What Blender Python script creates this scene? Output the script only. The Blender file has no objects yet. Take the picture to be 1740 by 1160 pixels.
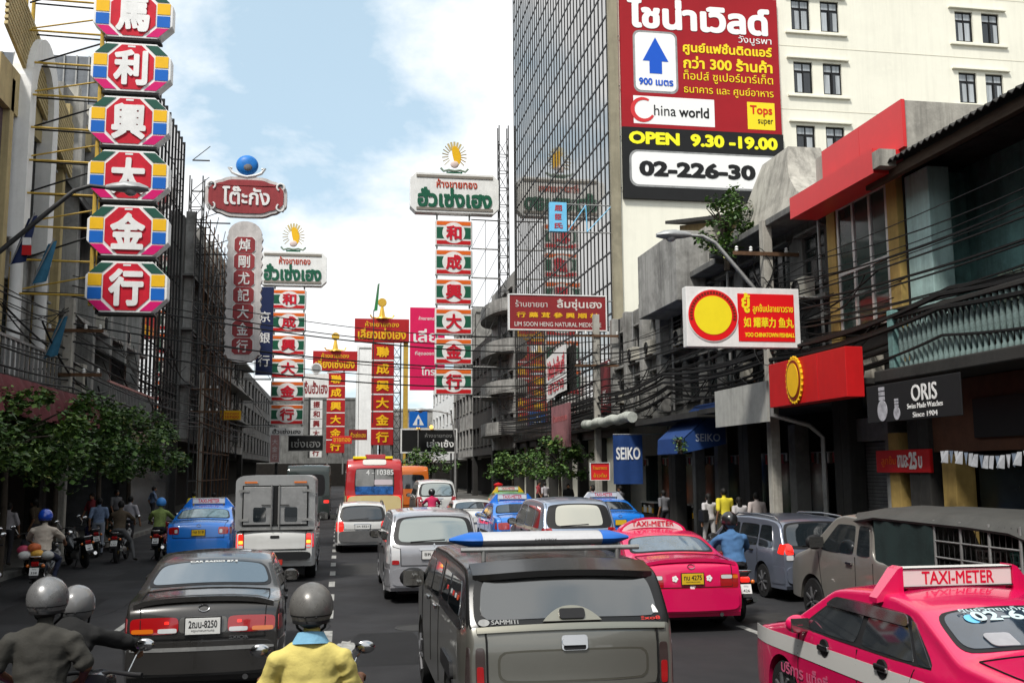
import bpy, bmesh, math, random
import numpy as np
from mathutils import Vector, Matrix
rad = math.radians
random.seed(7)
scene = bpy.context.scene
COL = scene.collection

# ---------------------------------------------------------------- camera
cam_data = bpy.data.cameras.new('camera')
camera = bpy.data.objects.new('camera', cam_data)
COL.objects.link(camera)
scene.camera = camera
cam_data.sensor_width = 36.0
cam_data.lens = 36.0 * 1700 / 1740
cam_data.clip_start = 0.1
cam_data.clip_end = 3000
YAW, PIT, ROLL, EYE = rad(9.7), rad(7.3), rad(0.4), 2.45
fw = Vector((math.sin(YAW) * math.cos(PIT), math.cos(YAW) * math.cos(PIT), math.sin(PIT)))
rt = Vector((math.cos(YAW), -math.sin(YAW), 0))
up = rt.cross(fw)
rt2 = rt * math.cos(ROLL) - up * math.sin(ROLL)
up2 = rt2.cross(fw)
camera.matrix_world = Matrix(((rt2.x, up2.x, -fw.x, 0), (rt2.y, up2.y, -fw.y, 0), (rt2.z, up2.z, -fw.z, EYE), (0, 0, 0, 1)))

# ---------------------------------------------------------------- sky and sun
SUN_EL, SUN_AZ = rad(54), rad(217)          # azimuth clockwise from +Y: behind the camera, a little to its side
world = bpy.data.worlds.new('World')
scene.world = world
world.use_nodes = True
wt = world.node_tree
wt.nodes.clear()
def wn(t, **kw):
    n = wt.nodes.new(t)
    for k, v in kw.items():
        setattr(n, k, v)
    return n
sky_n = wn('ShaderNodeTexSky', sky_type='NISHITA', sun_disc=False, sun_elevation=SUN_EL, sun_rotation=SUN_AZ, air_density=1.0, dust_density=1.2, ozone_density=1.0)
tc = wn('ShaderNodeTexCoord')
sep = wn('ShaderNodeSeparateXYZ')
wt.links.new(tc.outputs['Generated'], sep.inputs[0])
addz = wn('ShaderNodeMath', operation='ADD'); addz.inputs[1].default_value = 0.32
wt.links.new(sep.outputs['Z'], addz.inputs[0])
mx = wn('ShaderNodeMath', operation='MAXIMUM'); mx.inputs[1].default_value = 0.08
wt.links.new(addz.outputs[0], mx.inputs[0])
dx = wn('ShaderNodeMath', operation='DIVIDE'); dy = wn('ShaderNodeMath', operation='DIVIDE')
wt.links.new(sep.outputs['X'], dx.inputs[0]); wt.links.new(mx.outputs[0], dx.inputs[1])
wt.links.new(sep.outputs['Y'], dy.inputs[0]); wt.links.new(mx.outputs[0], dy.inputs[1])
cmb = wn('ShaderNodeCombineXYZ')
wt.links.new(dx.outputs[0], cmb.inputs[0]); wt.links.new(dy.outputs[0], cmb.inputs[1])
mp = wn('ShaderNodeMapping'); mp.inputs['Location'].default_value = (0.9, 2.6, 0)
wt.links.new(cmb.outputs[0], mp.inputs[0])
cn = wn('ShaderNodeTexNoise'); cn.inputs['Scale'].default_value = 1.9; cn.inputs['Detail'].default_value = 9; cn.inputs['Roughness'].default_value = 0.56; cn.inputs['Distortion'].default_value = 0.25
wt.links.new(mp.outputs[0], cn.inputs[0])
cr = wn('ShaderNodeValToRGB')
cr.color_ramp.elements[0].position = 0.375; cr.color_ramp.elements[0].color = (0.08, 0.08, 0.08, 1)
cr.color_ramp.elements[1].position = 0.50; cr.color_ramp.elements[1].color = (1, 1, 1, 1)
wt.links.new(cn.outputs[0], cr.inputs[0])
cn2 = wn('ShaderNodeTexNoise'); cn2.inputs['Scale'].default_value = 3.1; cn2.inputs['Detail'].default_value = 7
wt.links.new(mp.outputs[0], cn2.inputs[0])
cr2 = wn('ShaderNodeValToRGB')
cr2.color_ramp.elements[0].position = 0.3; cr2.color_ramp.elements[0].color = (11.4, 11.7, 12.0, 1)
cr2.color_ramp.elements[1].position = 0.62; cr2.color_ramp.elements[1].color = (13.0, 13.1, 13.2, 1)
wt.links.new(cn2.outputs[0], cr2.inputs[0])
hz = wn('ShaderNodeMix', data_type='RGBA'); hz.inputs['Factor'].default_value = 0.45
wt.links.new(sky_n.outputs[0], hz.inputs[6]); hz.inputs[7].default_value = (9.2, 12.8, 15.0, 1)
mix = wn('ShaderNodeMix', data_type='RGBA')
wt.links.new(cr.outputs[0], mix.inputs['Factor']); wt.links.new(hz.outputs[2], mix.inputs[6]); wt.links.new(cr2.outputs[0], mix.inputs[7])
bg = wn('ShaderNodeBackground'); bg.inputs['Strength'].default_value = 0.075
wt.links.new(mix.outputs[2], bg.inputs['Color'])
wo = wn('ShaderNodeOutputWorld')
wt.links.new(bg.outputs[0], wo.inputs[0])

sun_d = bpy.data.lights.new('sun', 'SUN')
sun_d.energy = 3.2; sun_d.angle = rad(8); sun_d.color = (1.0, 0.96, 0.90)
sun = bpy.data.objects.new('sun', sun_d)
COL.objects.link(sun)
sv = Vector((math.sin(SUN_AZ) * math.cos(SUN_EL), math.cos(SUN_AZ) * math.cos(SUN_EL), math.sin(SUN_EL)))
sun.rotation_euler = sv.to_track_quat('Z', 'Y').to_euler()
sun.location = (0, 0, 60)

scene.render.engine = 'CYCLES'
scene.view_settings.view_transform = 'Standard'
scene.view_settings.look = 'None'
scene.view_settings.exposure = 0.38
scene.view_settings.gamma = 1.0
scene.cycles.max_bounces = 6
scene.cycles.diffuse_bounces = 3
scene.cycles.glossy_bounces = 3
scene.cycles.transparent_max_bounces = 8
scene.cycles.caustics_reflective = False
scene.cycles.caustics_refractive = False

# ---------------------------------------------------------------- materials
MATS = {}
def mat(name, col=(0.5, 0.5, 0.5), rough=0.6, metal=0.0, var=0.0, scale=3.0, bump=0.0, bscale=None, streak=0.0, dirt=0.0, coat=0.0, emit=0.0, spec=0.5, stretch=(1, 1, 1), trans=0.0, rvar=0.0, bdist=0.02):
    if name in MATS:
        return MATS[name]
    if spec == 0.5 and rough >= 0.4: spec = 0.22
    m = bpy.data.materials.new(name)
    m.use_nodes = True
    nt = m.node_tree
    b = nt.nodes['Principled BSDF']
    L = nt.links.new
    b.inputs['Base Color'].default_value = (*col, 1)
    b.inputs['Roughness'].default_value = rough
    b.inputs['Metallic'].default_value = metal
    b.inputs['Coat Weight'].default_value = coat
    b.inputs['Coat Roughness'].default_value = 0.04
    b.inputs['Specular IOR Level'].default_value = spec
    if trans:
        b.inputs['Transmission Weight'].default_value = trans
    if emit:
        b.inputs['Emission Color'].default_value = (*col, 1)
        b.inputs['Emission Strength'].default_value = emit
    tcn = None
    if var or streak or dirt or bump or rvar:
        tcn = nt.nodes.new('ShaderNodeTexCoord')
        mpn = nt.nodes.new('ShaderNodeMapping'); mpn.inputs['Scale'].default_value = stretch
        L(tcn.outputs['Object'], mpn.inputs[0])
    cur = None
    def blend(fac_socket, colr, amount, lo, hi):
        nonlocal cur
        rp = nt.nodes.new('ShaderNodeMapRange')
        rp.inputs[1].default_value = lo; rp.inputs[2].default_value = hi
        rp.inputs[3].default_value = 0.0; rp.inputs[4].default_value = amount
        L(fac_socket, rp.inputs[0])
        mxn = nt.nodes.new('ShaderNodeMix'); mxn.data_type = 'RGBA'
        L(rp.outputs[0], mxn.inputs['Factor'])
        if cur is None:
            mxn.inputs[6].default_value = (*col, 1)
        else:
            L(cur, mxn.inputs[6])
        mxn.inputs[7].default_value = (*colr, 1)
        cur = mxn.outputs[2]
    if var:
        n1 = nt.nodes.new('ShaderNodeTexNoise'); n1.inputs['Scale'].default_value = scale; n1.inputs['Detail'].default_value = 8; n1.inputs['Roughness'].default_value = 0.65
        L(mpn.outputs[0], n1.inputs[0])
        blend(n1.outputs[0], tuple(c * (1 - var) for c in col), 1.0, 0.42, 0.68)
        n1b = nt.nodes.new('ShaderNodeTexNoise'); n1b.inputs['Scale'].default_value = scale * 7; n1b.inputs['Detail'].default_value = 4
        L(mpn.outputs[0], n1b.inputs[0])
        blend(n1b.outputs[0], tuple(min(1, c * (1 + var * 0.5)) for c in col), 0.7, 0.5, 0.8)
    if streak:
        mp2 = nt.nodes.new('ShaderNodeMapping'); mp2.inputs['Scale'].default_value = (2.6, 2.6, 0.16)
        L(tcn.outputs['Object'], mp2.inputs[0])
        n2 = nt.nodes.new('ShaderNodeTexNoise'); n2.inputs['Scale'].default_value = 1.4; n2.inputs['Detail'].default_value = 7; n2.inputs['Roughness'].default_value = 0.7
        L(mp2.outputs[0], n2.inputs[0])
        blend(n2.outputs[0], tuple(c * 0.16 + 0.012 for c in col), streak, 0.46, 0.74)
    if dirt:
        n3 = nt.nodes.new('ShaderNodeTexNoise'); n3.inputs['Scale'].default_value = 0.8; n3.inputs['Detail'].default_value = 9; n3.inputs['Roughness'].default_value = 0.75
        L(mpn.outputs[0], n3.inputs[0])
        blend(n3.outputs[0], (0.035, 0.032, 0.028), dirt, 0.46, 0.72)
    if cur is not None:
        L(cur, b.inputs['Base Color'])
    if bump:
        nb = nt.nodes.new('ShaderNodeTexNoise'); nb.inputs['Scale'].default_value = bscale or scale * 12; nb.inputs['Detail'].default_value = 5
        L(mpn.outputs[0], nb.inputs[0])
        bp = nt.nodes.new('ShaderNodeBump'); bp.inputs['Strength'].default_value = bump; bp.inputs['Distance'].default_value = bdist
        L(nb.outputs[0], bp.inputs['Height']); L(bp.outputs[0], b.inputs['Normal'])
    if rvar:
        nr = nt.nodes.new('ShaderNodeTexNoise'); nr.inputs['Scale'].default_value = scale * 2; nr.inputs['Detail'].default_value = 6
        L(mpn.outputs[0], nr.inputs[0])
        rr = nt.nodes.new('ShaderNodeMapRange'); rr.inputs[1].default_value = 0.35; rr.inputs[2].default_value = 0.7; rr.inputs[3].default_value = max(0.02, rough - rvar); rr.inputs[4].default_value = min(1, rough + rvar)
        L(nr.outputs[0], rr.inputs[0]); L(rr.outputs[0], b.inputs['Roughness'])
    MATS[name] = m
    return m

M_WHITE = mat('white paint', (0.74, 0.74, 0.72), 0.5, var=0.12, scale=1.5, streak=0.15)
M_WHITE_CLEAN = mat('white enamel', (0.78, 0.78, 0.76), 0.45, var=0.14, scale=1.6, streak=0.12)
M_CREAM = mat('cream render', (0.80, 0.78, 0.66), 0.75, var=0.06, scale=0.5, streak=0.10, bump=0.1, bscale=20)
M_GREYWALL = mat('grey render', (0.16, 0.16, 0.152), 0.85, var=0.3, scale=0.8, streak=0.65, dirt=0.4, bump=0.2, bscale=18)
M_PALEWALL = mat('pale render', (0.33, 0.325, 0.305), 0.85, var=0.3, scale=0.8, streak=0.75, dirt=0.5, bump=0.2, bscale=18)
M_DARKWALL = mat('sooty shaded render', (0.036, 0.035, 0.033), 0.9, var=0.4, scale=1.0, streak=0.6, dirt=0.5, bump=0.2, bscale=18)  # grimy wall, darkened further so its colour carries the shade under the canopies
M_CONC = mat('stained concrete', (0.42, 0.40, 0.35), 0.9, var=0.35, scale=1.2, streak=0.75, dirt=0.35, bump=0.3, bscale=25)
M_TEAL = mat('peeling teal render', (0.17, 0.32, 0.305), 0.8, var=0.35, scale=1.2, streak=0.75, dirt=0.75, bump=0.2, bscale=22)
M_OCHRE = mat('ochre render', (0.45, 0.31, 0.10), 0.8, var=0.25, scale=1.0, streak=0.4, dirt=0.2)
M_YELLOWWALL = mat('yellow render', (0.46, 0.37, 0.19), 0.8, var=0.2, scale=1.0, streak=0.5, dirt=0.25)
M_BROWN = mat('brown shop front', (0.10, 0.045, 0.025), 0.7, var=0.3, dirt=0.3)
M_RED = mat('red panel', (0.52, 0.012, 0.014), 0.42, var=0.12, scale=0.7, streak=0.12)
M_REDTOP = mat('red fascia', (0.62, 0.018, 0.02), 0.38, var=0.1, scale=0.7)
M_SIGNRED = mat('sign red', (0.56, 0.012, 0.03), 0.45, var=0.25, scale=1.4, streak=0.25)
M_MAROON = mat('maroon panel', (0.22, 0.02, 0.022), 0.5, var=0.12, scale=0.8, streak=0.15)
M_BBRED = mat('billboard red', (0.33, 0.008, 0.014), 0.5, var=0.15, scale=0.25)
M_ORANGE = mat('orange stripe', (0.72, 0.13, 0.015), 0.45, var=0.1)
M_GREEN = mat('sign green', (0.012, 0.10, 0.055), 0.45, var=0.1)
M_DGREEN = mat('deep green', (0.018, 0.085, 0.06), 0.45, var=0.1)
M_YELLOW = mat('sign yellow', (0.80, 0.46, 0.015), 0.42, var=0.08)
M_BRIGHTYEL = mat('bright yellow', (0.88, 0.72, 0.02), 0.45, var=0.05)
M_BLUE = mat('sign blue', (0.008, 0.12, 0.48), 0.42, var=0.08)
M_LBLUE = mat('light blue', (0.16, 0.50, 0.75), 0.45, var=0.12, streak=0.15)
M_NAVY = mat('navy vinyl', (0.012, 0.022, 0.075), 0.55, var=0.2, scale=1.2)
M_SEIKO = mat('blue awning cloth', (0.014, 0.045, 0.16), 0.75, var=0.25, scale=1.5, bump=0.2, bscale=3)
M_MAGENTA = mat('magenta', (0.60, 0.006, 0.14), 0.45, var=0.1)
M_PINKBAN = mat('crimson banner', (0.62, 0.01, 0.09), 0.6, var=0.12, scale=0.6)
M_BLACK = mat('black paint', (0.012, 0.012, 0.012), 0.45, var=0.2)
M_GOLD = mat('gold leaf', (0.72, 0.44, 0.06), 0.35, metal=0.6, var=0.15)
M_GOLDP = mat('gold paint', (0.70, 0.40, 0.015), 0.5, var=0.15)
M_STEEL = mat('dark steel', (0.055, 0.055, 0.055), 0.55, metal=0.5, var=0.4, scale=4)
M_GALV = mat('galvanised steel', (0.34, 0.34, 0.33), 0.5, metal=0.6, var=0.3, scale=4, streak=0.3)
M_RUST = mat('rusty steel', (0.12, 0.065, 0.035), 0.8, var=0.5, scale=5)
M_YPIPE = mat('yellow pipe', (0.50, 0.33, 0.06), 0.5, var=0.3, scale=5)
M_CABLE = mat('cable sheath', (0.010, 0.010, 0.010), 0.6)
M_GLASS = mat('window glass', (0.012, 0.016, 0.018), 0.08, spec=0.55, rvar=0.04, scale=0.4)
M_DARKGLASS = mat('dim glass', (0.015, 0.022, 0.022), 0.16, spec=0.25, var=0.4, scale=0.6)
M_TOWERGLASS = mat('mirror glass', (0.40, 0.385, 0.36), 0.035, metal=0.92, rvar=0.015, scale=0.3)
M_CURTAIN = mat('net curtain', (0.42, 0.45, 0.47), 0.9, var=0.45, scale=1.0, stretch=(9, 9, 0.3))
M_ALU = mat('window aluminium', (0.62, 0.62, 0.60), 0.4, metal=0.3, var=0.2)
M_WOOD = mat('old timber', (0.07, 0.05, 0.035), 0.85, var=0.4, scale=3, stretch=(1, 1, 6))
M_ROOF = mat('corrugated roof', (0.05, 0.048, 0.045), 0.85, var=0.5, scale=3, dirt=0.4)
M_LAMP = mat('lamp housing', (0.34, 0.35, 0.35), 0.45, metal=0.3, var=0.2)
M_LAMPGLASS = mat('lamp diffuser', (0.30, 0.31, 0.32), 0.2)
M_SHUTTER = mat('roller shutter', (0.20, 0.20, 0.195), 0.5, metal=0.5, var=0.3, streak=0.4)
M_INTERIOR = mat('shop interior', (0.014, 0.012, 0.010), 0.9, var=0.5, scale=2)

# ---------------------------------------------------------------- mesh helpers
class B:
    def __init__(s):
        s.v = []; s.f = []; s.m = []
    def add(s, vs, fs, m=0):
        o = len(s.v)
        s.v.extend([tuple(p) for p in vs])
        for f in fs:
            s.f.append(tuple(i + o for i in f)); s.m.append(m)
        return s
    def box(s, x0, x1, y0, y1, z0, z1, m=0):
        if x0 > x1: x0, x1 = x1, x0
        if y0 > y1: y0, y1 = y1, y0
        vs = [(x0, y0, z0), (x1, y0, z0), (x1, y1, z0), (x0, y1, z0), (x0, y0, z1), (x1, y0, z1), (x1, y1, z1), (x0, y1, z1)]
        return s.add(vs, [(0, 3, 2, 1), (4, 5, 6, 7), (0, 1, 5, 4), (1, 2, 6, 5), (2, 3, 7, 6), (3, 0, 4, 7)], m)
    def obox(s, c, ex, ey, ez, m=0):        # oriented box: centre and three half-axis vectors
        c, ex, ey, ez = Vector(c), Vector(ex), Vector(ey), Vector(ez)
        vs = [c + ex * a + ey * b + ez * d for d in (-1, 1) for a, b in ((-1, -1), (1, -1), (1, 1), (-1, 1))]
        return s.add(vs, [(0, 3, 2, 1), (4, 5, 6, 7), (0, 1, 5, 4), (1, 2, 6, 5), (2, 3, 7, 6), (3, 0, 4, 7)], m)
    def bar(s, p, q, w, h=None, m=0):
        p, q = Vector(p), Vector(q); d = q - p
        if d.length < 1e-6: return s
        t = d.normalized(); a = Vector((0, 0, 1)) if abs(t.z) < 0.9 else Vector((0, 1, 0))
        e1 = t.cross(a).normalized(); e2 = e1.cross(t)
        return s.obox((p + q) / 2, d / 2, e1 * (w / 2), e2 * ((h or w) / 2), m)
    def tube(s, pts, r, n=8, m=0, cap=True):
        pts = [Vector(p) for p in pts]; N = len(pts)
        rs = r if isinstance(r, (list, tuple)) else [r] * N
        vs = []; prev = None
        for i, p in enumerate(pts):
            t = (pts[min(i + 1, N - 1)] - pts[max(i - 1, 0)]).normalized()
            if prev is None:
                a = Vector((0, 0, 1)) if abs(t.z) < 0.9 else Vector((0, 1, 0))
                e1 = t.cross(a).normalized()
            else:
                e1 = (prev - t * prev.dot(t)).normalized()
            prev = e1; e2 = t.cross(e1)
            for k in range(n):
                a = 2 * math.pi * k / n
                vs.append(p + (e1 * math.cos(a) + e2 * math.sin(a)) * rs[i])
        fs = [(i * n + k, i * n + (k + 1) % n, (i + 1) * n + (k + 1) % n, (i + 1) * n + k) for i in range(N - 1) for k in range(n)]
        if cap:
            fs.append(tuple(reversed(range(n)))); fs.append(tuple((N - 1) * n + k for k in range(n)))
        return s.add(vs, fs, m)
    def lathe(s, prof, origin=(0, 0, 0), axis='z', n=20, m=0):   # prof: (radius, height)
        o = Vector(origin); vs = []
        for (r, h) in prof:
            for k in range(n):
                a = 2 * math.pi * k / n; c, d = r * math.cos(a), r * math.sin(a)
                vs.append(o + (Vector((c, d, h)) if axis == 'z' else Vector((h, c, d)) if axis == 'x' else Vector((d, h, c))))
        N = len(prof)
        fs = [(i * n + k, i * n + (k + 1) % n, (i + 1) * n + (k + 1) % n, (i + 1) * n + k) for i in range(N - 1) for k in range(n)]
        fs.append(tuple(reversed(range(n)))); fs.append(tuple((N - 1) * n + k for k in range(n)))
        return s.add(vs, fs, m)
    def ball(s, c, rx, ry=None, rz=None, nu=14, nv=9, m=0):
        ry = ry or rx; rz = rz or rx; c = Vector(c); vs = [c + Vector((0, 0, -rz))]
        for j in range(1, nv):
            t = math.pi * j / nv - math.pi / 2
            for k in range(nu):
                a = 2 * math.pi * k / nu
                vs.append(c + Vector((rx * math.cos(t) * math.cos(a), ry * math.cos(t) * math.sin(a), rz * math.sin(t))))
        vs.append(c + Vector((0, 0, rz)))
        fs = [(0, 1 + (k + 1) % nu, 1 + k) for k in range(nu)]
        for j in range(nv - 2):
            fs += [(1 + j * nu + k, 1 + j * nu + (k + 1) % nu, 1 + (j + 1) * nu + (k + 1) % nu, 1 + (j + 1) * nu + k) for k in range(nu)]
        e = len(vs) - 1; b = 1 + (nv - 2) * nu
        fs += [(b + k, b + (k + 1) % nu, e) for k in range(nu)]
        return s.add(vs, fs, m)
    def prism(s, poly, o, ex, ey, depth, m=0):    # polygon in the plane (o, ex, ey), extruded backwards from its face by depth
        o, ex, ey = Vector(o), Vector(ex), Vector(ey); nrm = ex.cross(ey).normalized(); n = len(poly)
        fr = [o + ex * a + ey * b for a, b in poly]; bk = [p - nrm * depth for p in fr]
        fs = [tuple(range(n)), tuple(reversed(range(n, 2 * n)))] + [(i, n + i, n + (i + 1) % n, (i + 1) % n) for i in range(n)]
        return s.add(fr + bk, fs, m)
    def grid(s, rows, m=0, closed=False):
        nr, nc = len(rows), len(rows[0]); vs = [p for r in rows for p in r]
        fs = []
        for i in range(nr - 1):
            for j in range(nc if closed else nc - 1):
                fs.append((i * nc + j, i * nc + (j + 1) % nc, (i + 1) * nc + (j + 1) % nc, (i + 1) * nc + j))
        return s.add(vs, fs, m)
    def slab(s, front, back, m=0):               # two matching point grids joined round the rim
        nr, nc = len(front), len(front[0]); vs = [p for r in front for p in r] + [p for r in back for p in r]; h = nr * nc
        fs = []
        for i in range(nr - 1):
            for j in range(nc - 1):
                a, b, c, d = i * nc + j, i * nc + j + 1, (i + 1) * nc + j + 1, (i + 1) * nc + j
                fs.append((a, b, c, d)); fs.append((h + d, h + c, h + b, h + a))
        rim = [(0, j) for j in range(nc)] + [(i, nc - 1) for i in range(1, nr)] + [(nr - 1, j) for j in range(nc - 2, -1, -1)] + [(i, 0) for i in range(nr - 2, 0, -1)]
        ids = [i * nc + j for i, j in rim]
        for k in range(len(ids)):
            a, b = ids[k], ids[(k + 1) % len(ids)]
            fs.append((b, a, h + a, h + b))
        return s.add(vs, fs, m)
    def mesh(s, name, mats, smooth=None, normals=True):
        me = bpy.data.meshes.new(name)
        me.from_pydata(s.v, [], s.f)
        if not isinstance(mats, (list, tuple)): mats = [mats]
        for m_ in mats: me.materials.append(m_)
        if len(mats) > 1: me.polygons.foreach_set('material_index', s.m)
        if normals:
            bm = bmesh.new(); bm.from_mesh(me)
            bmesh.ops.recalc_face_normals(bm, faces=bm.faces)
            bm.to_mesh(me); bm.free()
        if smooth is not None:
            me.polygons.foreach_set('use_smooth', [True] * len(me.polygons))
            me.set_sharp_from_angle(angle=rad(smooth))
        me.update()
        return me
    def obj(s, name, mats, parent=None, smooth=None, bevel=0, normals=True, loc=None):
        return put(name, s.mesh(name, mats, smooth, normals), parent, loc, bevel)

def put(name, me, parent=None, loc=None, bevel=0, rot=None):
    o = bpy.data.objects.new(name, me); COL.objects.link(o)
    if parent: o.parent = parent
    if loc: o.location = loc
    if rot: o.rotation_euler = rot
    if bevel:
        bv = o.modifiers.new('bevel', 'BEVEL'); bv.width = bevel; bv.segments = 2; bv.limit_method = 'ANGLE'; bv.angle_limit = rad(40)
    return o
def tag(o, label=None, cat=None, group=None, kind=None):
    if label: o['label'] = label
    if cat: o['category'] = cat
    if group: o['group'] = group
    if kind: o['kind'] = kind
    return o
def thing(name, label, cat, loc=(0, 0, 0), rz=0, group=None):
    o = bpy.data.objects.new(name, None); COL.objects.link(o)
    o.location = loc; o.rotation_euler = (0, 0, rz); o.empty_display_size = 0.2
    return tag(o, label, cat, group)
def copy_tree(o, parent=None):
    c = o.copy(); COL.objects.link(c)
    if parent: c.parent = parent
    for ch in list(o.children):
        copy_tree(ch, c)
    return c
def part(name, parent, m, *boxes, bevel=0):
    b = B()
    for bx in boxes: b.box(*bx)
    return b.obj(name, m, parent, bevel=bevel)

# ---------------------------------------------------------------- lettering: outline -> distance field -> clean solid letters
TEXT_CACHE = {}
def text_shape(body, bold, res):
    key = (body, bold, res)
    if key in TEXT_CACHE: return TEXT_CACHE[key]
    c = bpy.data.curves.new('lettering', 'FONT'); c.body = body; c.fill_mode = 'NONE'; c.resolution_u = 3
    o = bpy.data.objects.new('lettering', c)
    me = o.to_mesh()
    n = len(me.vertices); co = np.empty(n * 3); me.vertices.foreach_get('co', co); co = co.reshape(-1, 3)[:, :2]
    ne = len(me.edges); ed = np.empty(ne * 2, dtype=int); me.edges.foreach_get('vertices', ed); ed = ed.reshape(-1, 2)
    o.to_mesh_clear(); bpy.data.objects.remove(o); bpy.data.curves.remove(c)
    root = list(range(n))
    def find(i):
        while root[i] != i:
            root[i] = root[root[i]]; i = root[i]
        return i
    for a, b in ed: root[find(a)] = find(b)
    loops = {}
    for i in range(n): loops.setdefault(find(i), []).append(i)
    loops = [co[ix] for ix in loops.values() if len(ix) > 2]
    loops.sort(key=lambda l: l[:, 0].min())
    clusters = []
    for l in loops:
        a, b = l[:, 0].min(), l[:, 0].max()
        if clusters and a < clusters[-1][1] + 2 * bold:
            clusters[-1][2].append(l); clusters[-1][1] = max(b, clusters[-1][1])
        else: clusters.append([a, b, [l]])
    V, Fc = [], []; SEG = []
    h = 1.0 / res
    for a, b, ls in clusters:
        P = np.concatenate(ls); Q = np.concatenate([np.roll(l, -1, 0) for l in ls])
        lo = P.min(0) - bold - 2 * h; hi = P.max(0) + bold + 2 * h
        nx, ny = int((hi[0] - lo[0]) / h) + 2, int((hi[1] - lo[1]) / h) + 2
        gx = lo[0] + np.arange(nx) * h; gy = lo[1] + np.arange(ny) * h
        G = np.stack(np.meshgrid(gx, gy), -1).reshape(-1, 1, 2)
        d = Q - P; dd = (d ** 2).sum(-1) + 1e-12
        t = np.clip(((G - P) * d).sum(-1) / dd, 0, 1)
        dist = np.sqrt((((P + t[..., None] * d) - G) ** 2).sum(-1).min(1))
        upx = (P[:, 1] <= G[..., 1]) & (Q[:, 1] > G[..., 1]); dn = (P[:, 1] > G[..., 1]) & (Q[:, 1] <= G[..., 1])
        cr_ = d[:, 0] * (G[..., 1] - P[:, 1]) - d[:, 1] * (G[..., 0] - P[:, 0])
        wn_ = (upx & (cr_ > 0)).sum(1) - (dn & (cr_ < 0)).sum(1)
        phi = (np.where(wn_ != 0, dist, -dist) + bold).reshape(ny, nx)
        phi[np.abs(phi) < 1e-5] = 1e-5
        ins = phi > 0
        cnt = ins[:-1, :-1].astype(int) + ins[1:, :-1] + ins[:-1, 1:] + ins[1:, 1:]
        for j in range(ny - 1):
            i = 0; row = cnt[j]
            while i < nx - 1:
                if row[i] == 4:
                    k = i
                    while k < nx - 1 and row[k] == 4: k += 1
                    o_ = len(V); V += [(gx[i], gy[j]), (gx[k], gy[j]), (gx[k], gy[j + 1]), (gx[i], gy[j + 1])]
                    Fc.append((o_, o_ + 1, o_ + 2, o_ + 3)); i = k
                elif row[i] > 0:
                    cs = [(gx[i], gy[j], phi[j, i]), (gx[i + 1], gy[j], phi[j, i + 1]), (gx[i + 1], gy[j + 1], phi[j + 1, i + 1]), (gx[i], gy[j + 1], phi[j + 1, i])]
                    poly = []; cross = []
                    for q in range(4):
                        A, C = cs[q], cs[(q + 1) % 4]
                        if A[2] > 0: poly.append((A[0], A[1]))
                        if (A[2] > 0) != (C[2] > 0):
                            tt = A[2] / (A[2] - C[2]); pt = (A[0] + (C[0] - A[0]) * tt, A[1] + (C[1] - A[1]) * tt)
                            poly.append(pt); cross.append((pt, A[2] > 0))
                    if len(poly) >= 3:
                        o_ = len(V); V += poly; Fc.append(tuple(range(o_, o_ + len(poly))))
                    for q in range(0, len(cross) - 1, 2):
                        SEG.append((cross[q][0], cross[q + 1][0]))
                    i += 1
                else: i += 1
    V2 = np.array(V)
    r = (V2, Fc, SEG)
    TEXT_CACHE[key] = r
    return r

def letters(parent, body, centre, w, h, m, ex=(1, 0, 0), ey=(0, 0, 1), depth=0.03, bold=0.0, res=36, name='lettering', skew=0.0):
    """solid letters filling a w x h rectangle whose face lies in the plane (centre, ex, ey)"""
    V, Fc, SEG = text_shape(body, bold, res)
    lo, hi = V.min(0), V.max(0); sc = np.array([w, h]) / (hi - lo); mid = (lo + hi) / 2
    ex, ey, c = Vector(ex), Vector(ey), Vector(centre); nrm = ex.cross(ey).normalized()
    def pt(p, dz):
        x = (p[0] - mid[0]) * sc[0]; y = (p[1] - mid[1]) * sc[1]
        return c + ex * (x + skew * y) + ey * y + nrm * dz
    b = B()
    b.add([pt(p, depth) for p in V], Fc)
    for p, q in SEG:
        b.add([pt(p, depth), pt(q, depth), pt(q, 0), pt(p, 0)], [(0, 1, 2, 3)])
    return b.obj(name, m, parent, normals=False)

def rounded(w, h, r, n=5):
    out = []
    for cx, cy, a0 in ((w / 2 - r, h / 2 - r, 0), (-w / 2 + r, h / 2 - r, 90), (-w / 2 + r, -h / 2 + r, 180), (w / 2 - r, -h / 2 + r, 270)):
        for k in range(n + 1):
            a = rad(a0 + 90 * k / n); out.append((cx + r * math.cos(a), cy + r * math.sin(a)))
    return out
def octagon(w, h, c):
    return [(w / 2, h / 2 - c), (w / 2 - c, h / 2), (-w / 2 + c, h / 2), (-w / 2, h / 2 - c), (-w / 2, -h / 2 + c), (-w / 2 + c, -h / 2), (w / 2 - c, -h / 2), (w / 2, -h / 2 + c)]
def disc(r, n=28, ry=None):
    return [(r * math.cos(2 * math.pi * k / n), (ry or r) * math.sin(2 * math.pi * k / n)) for k in range(n)]
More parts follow.
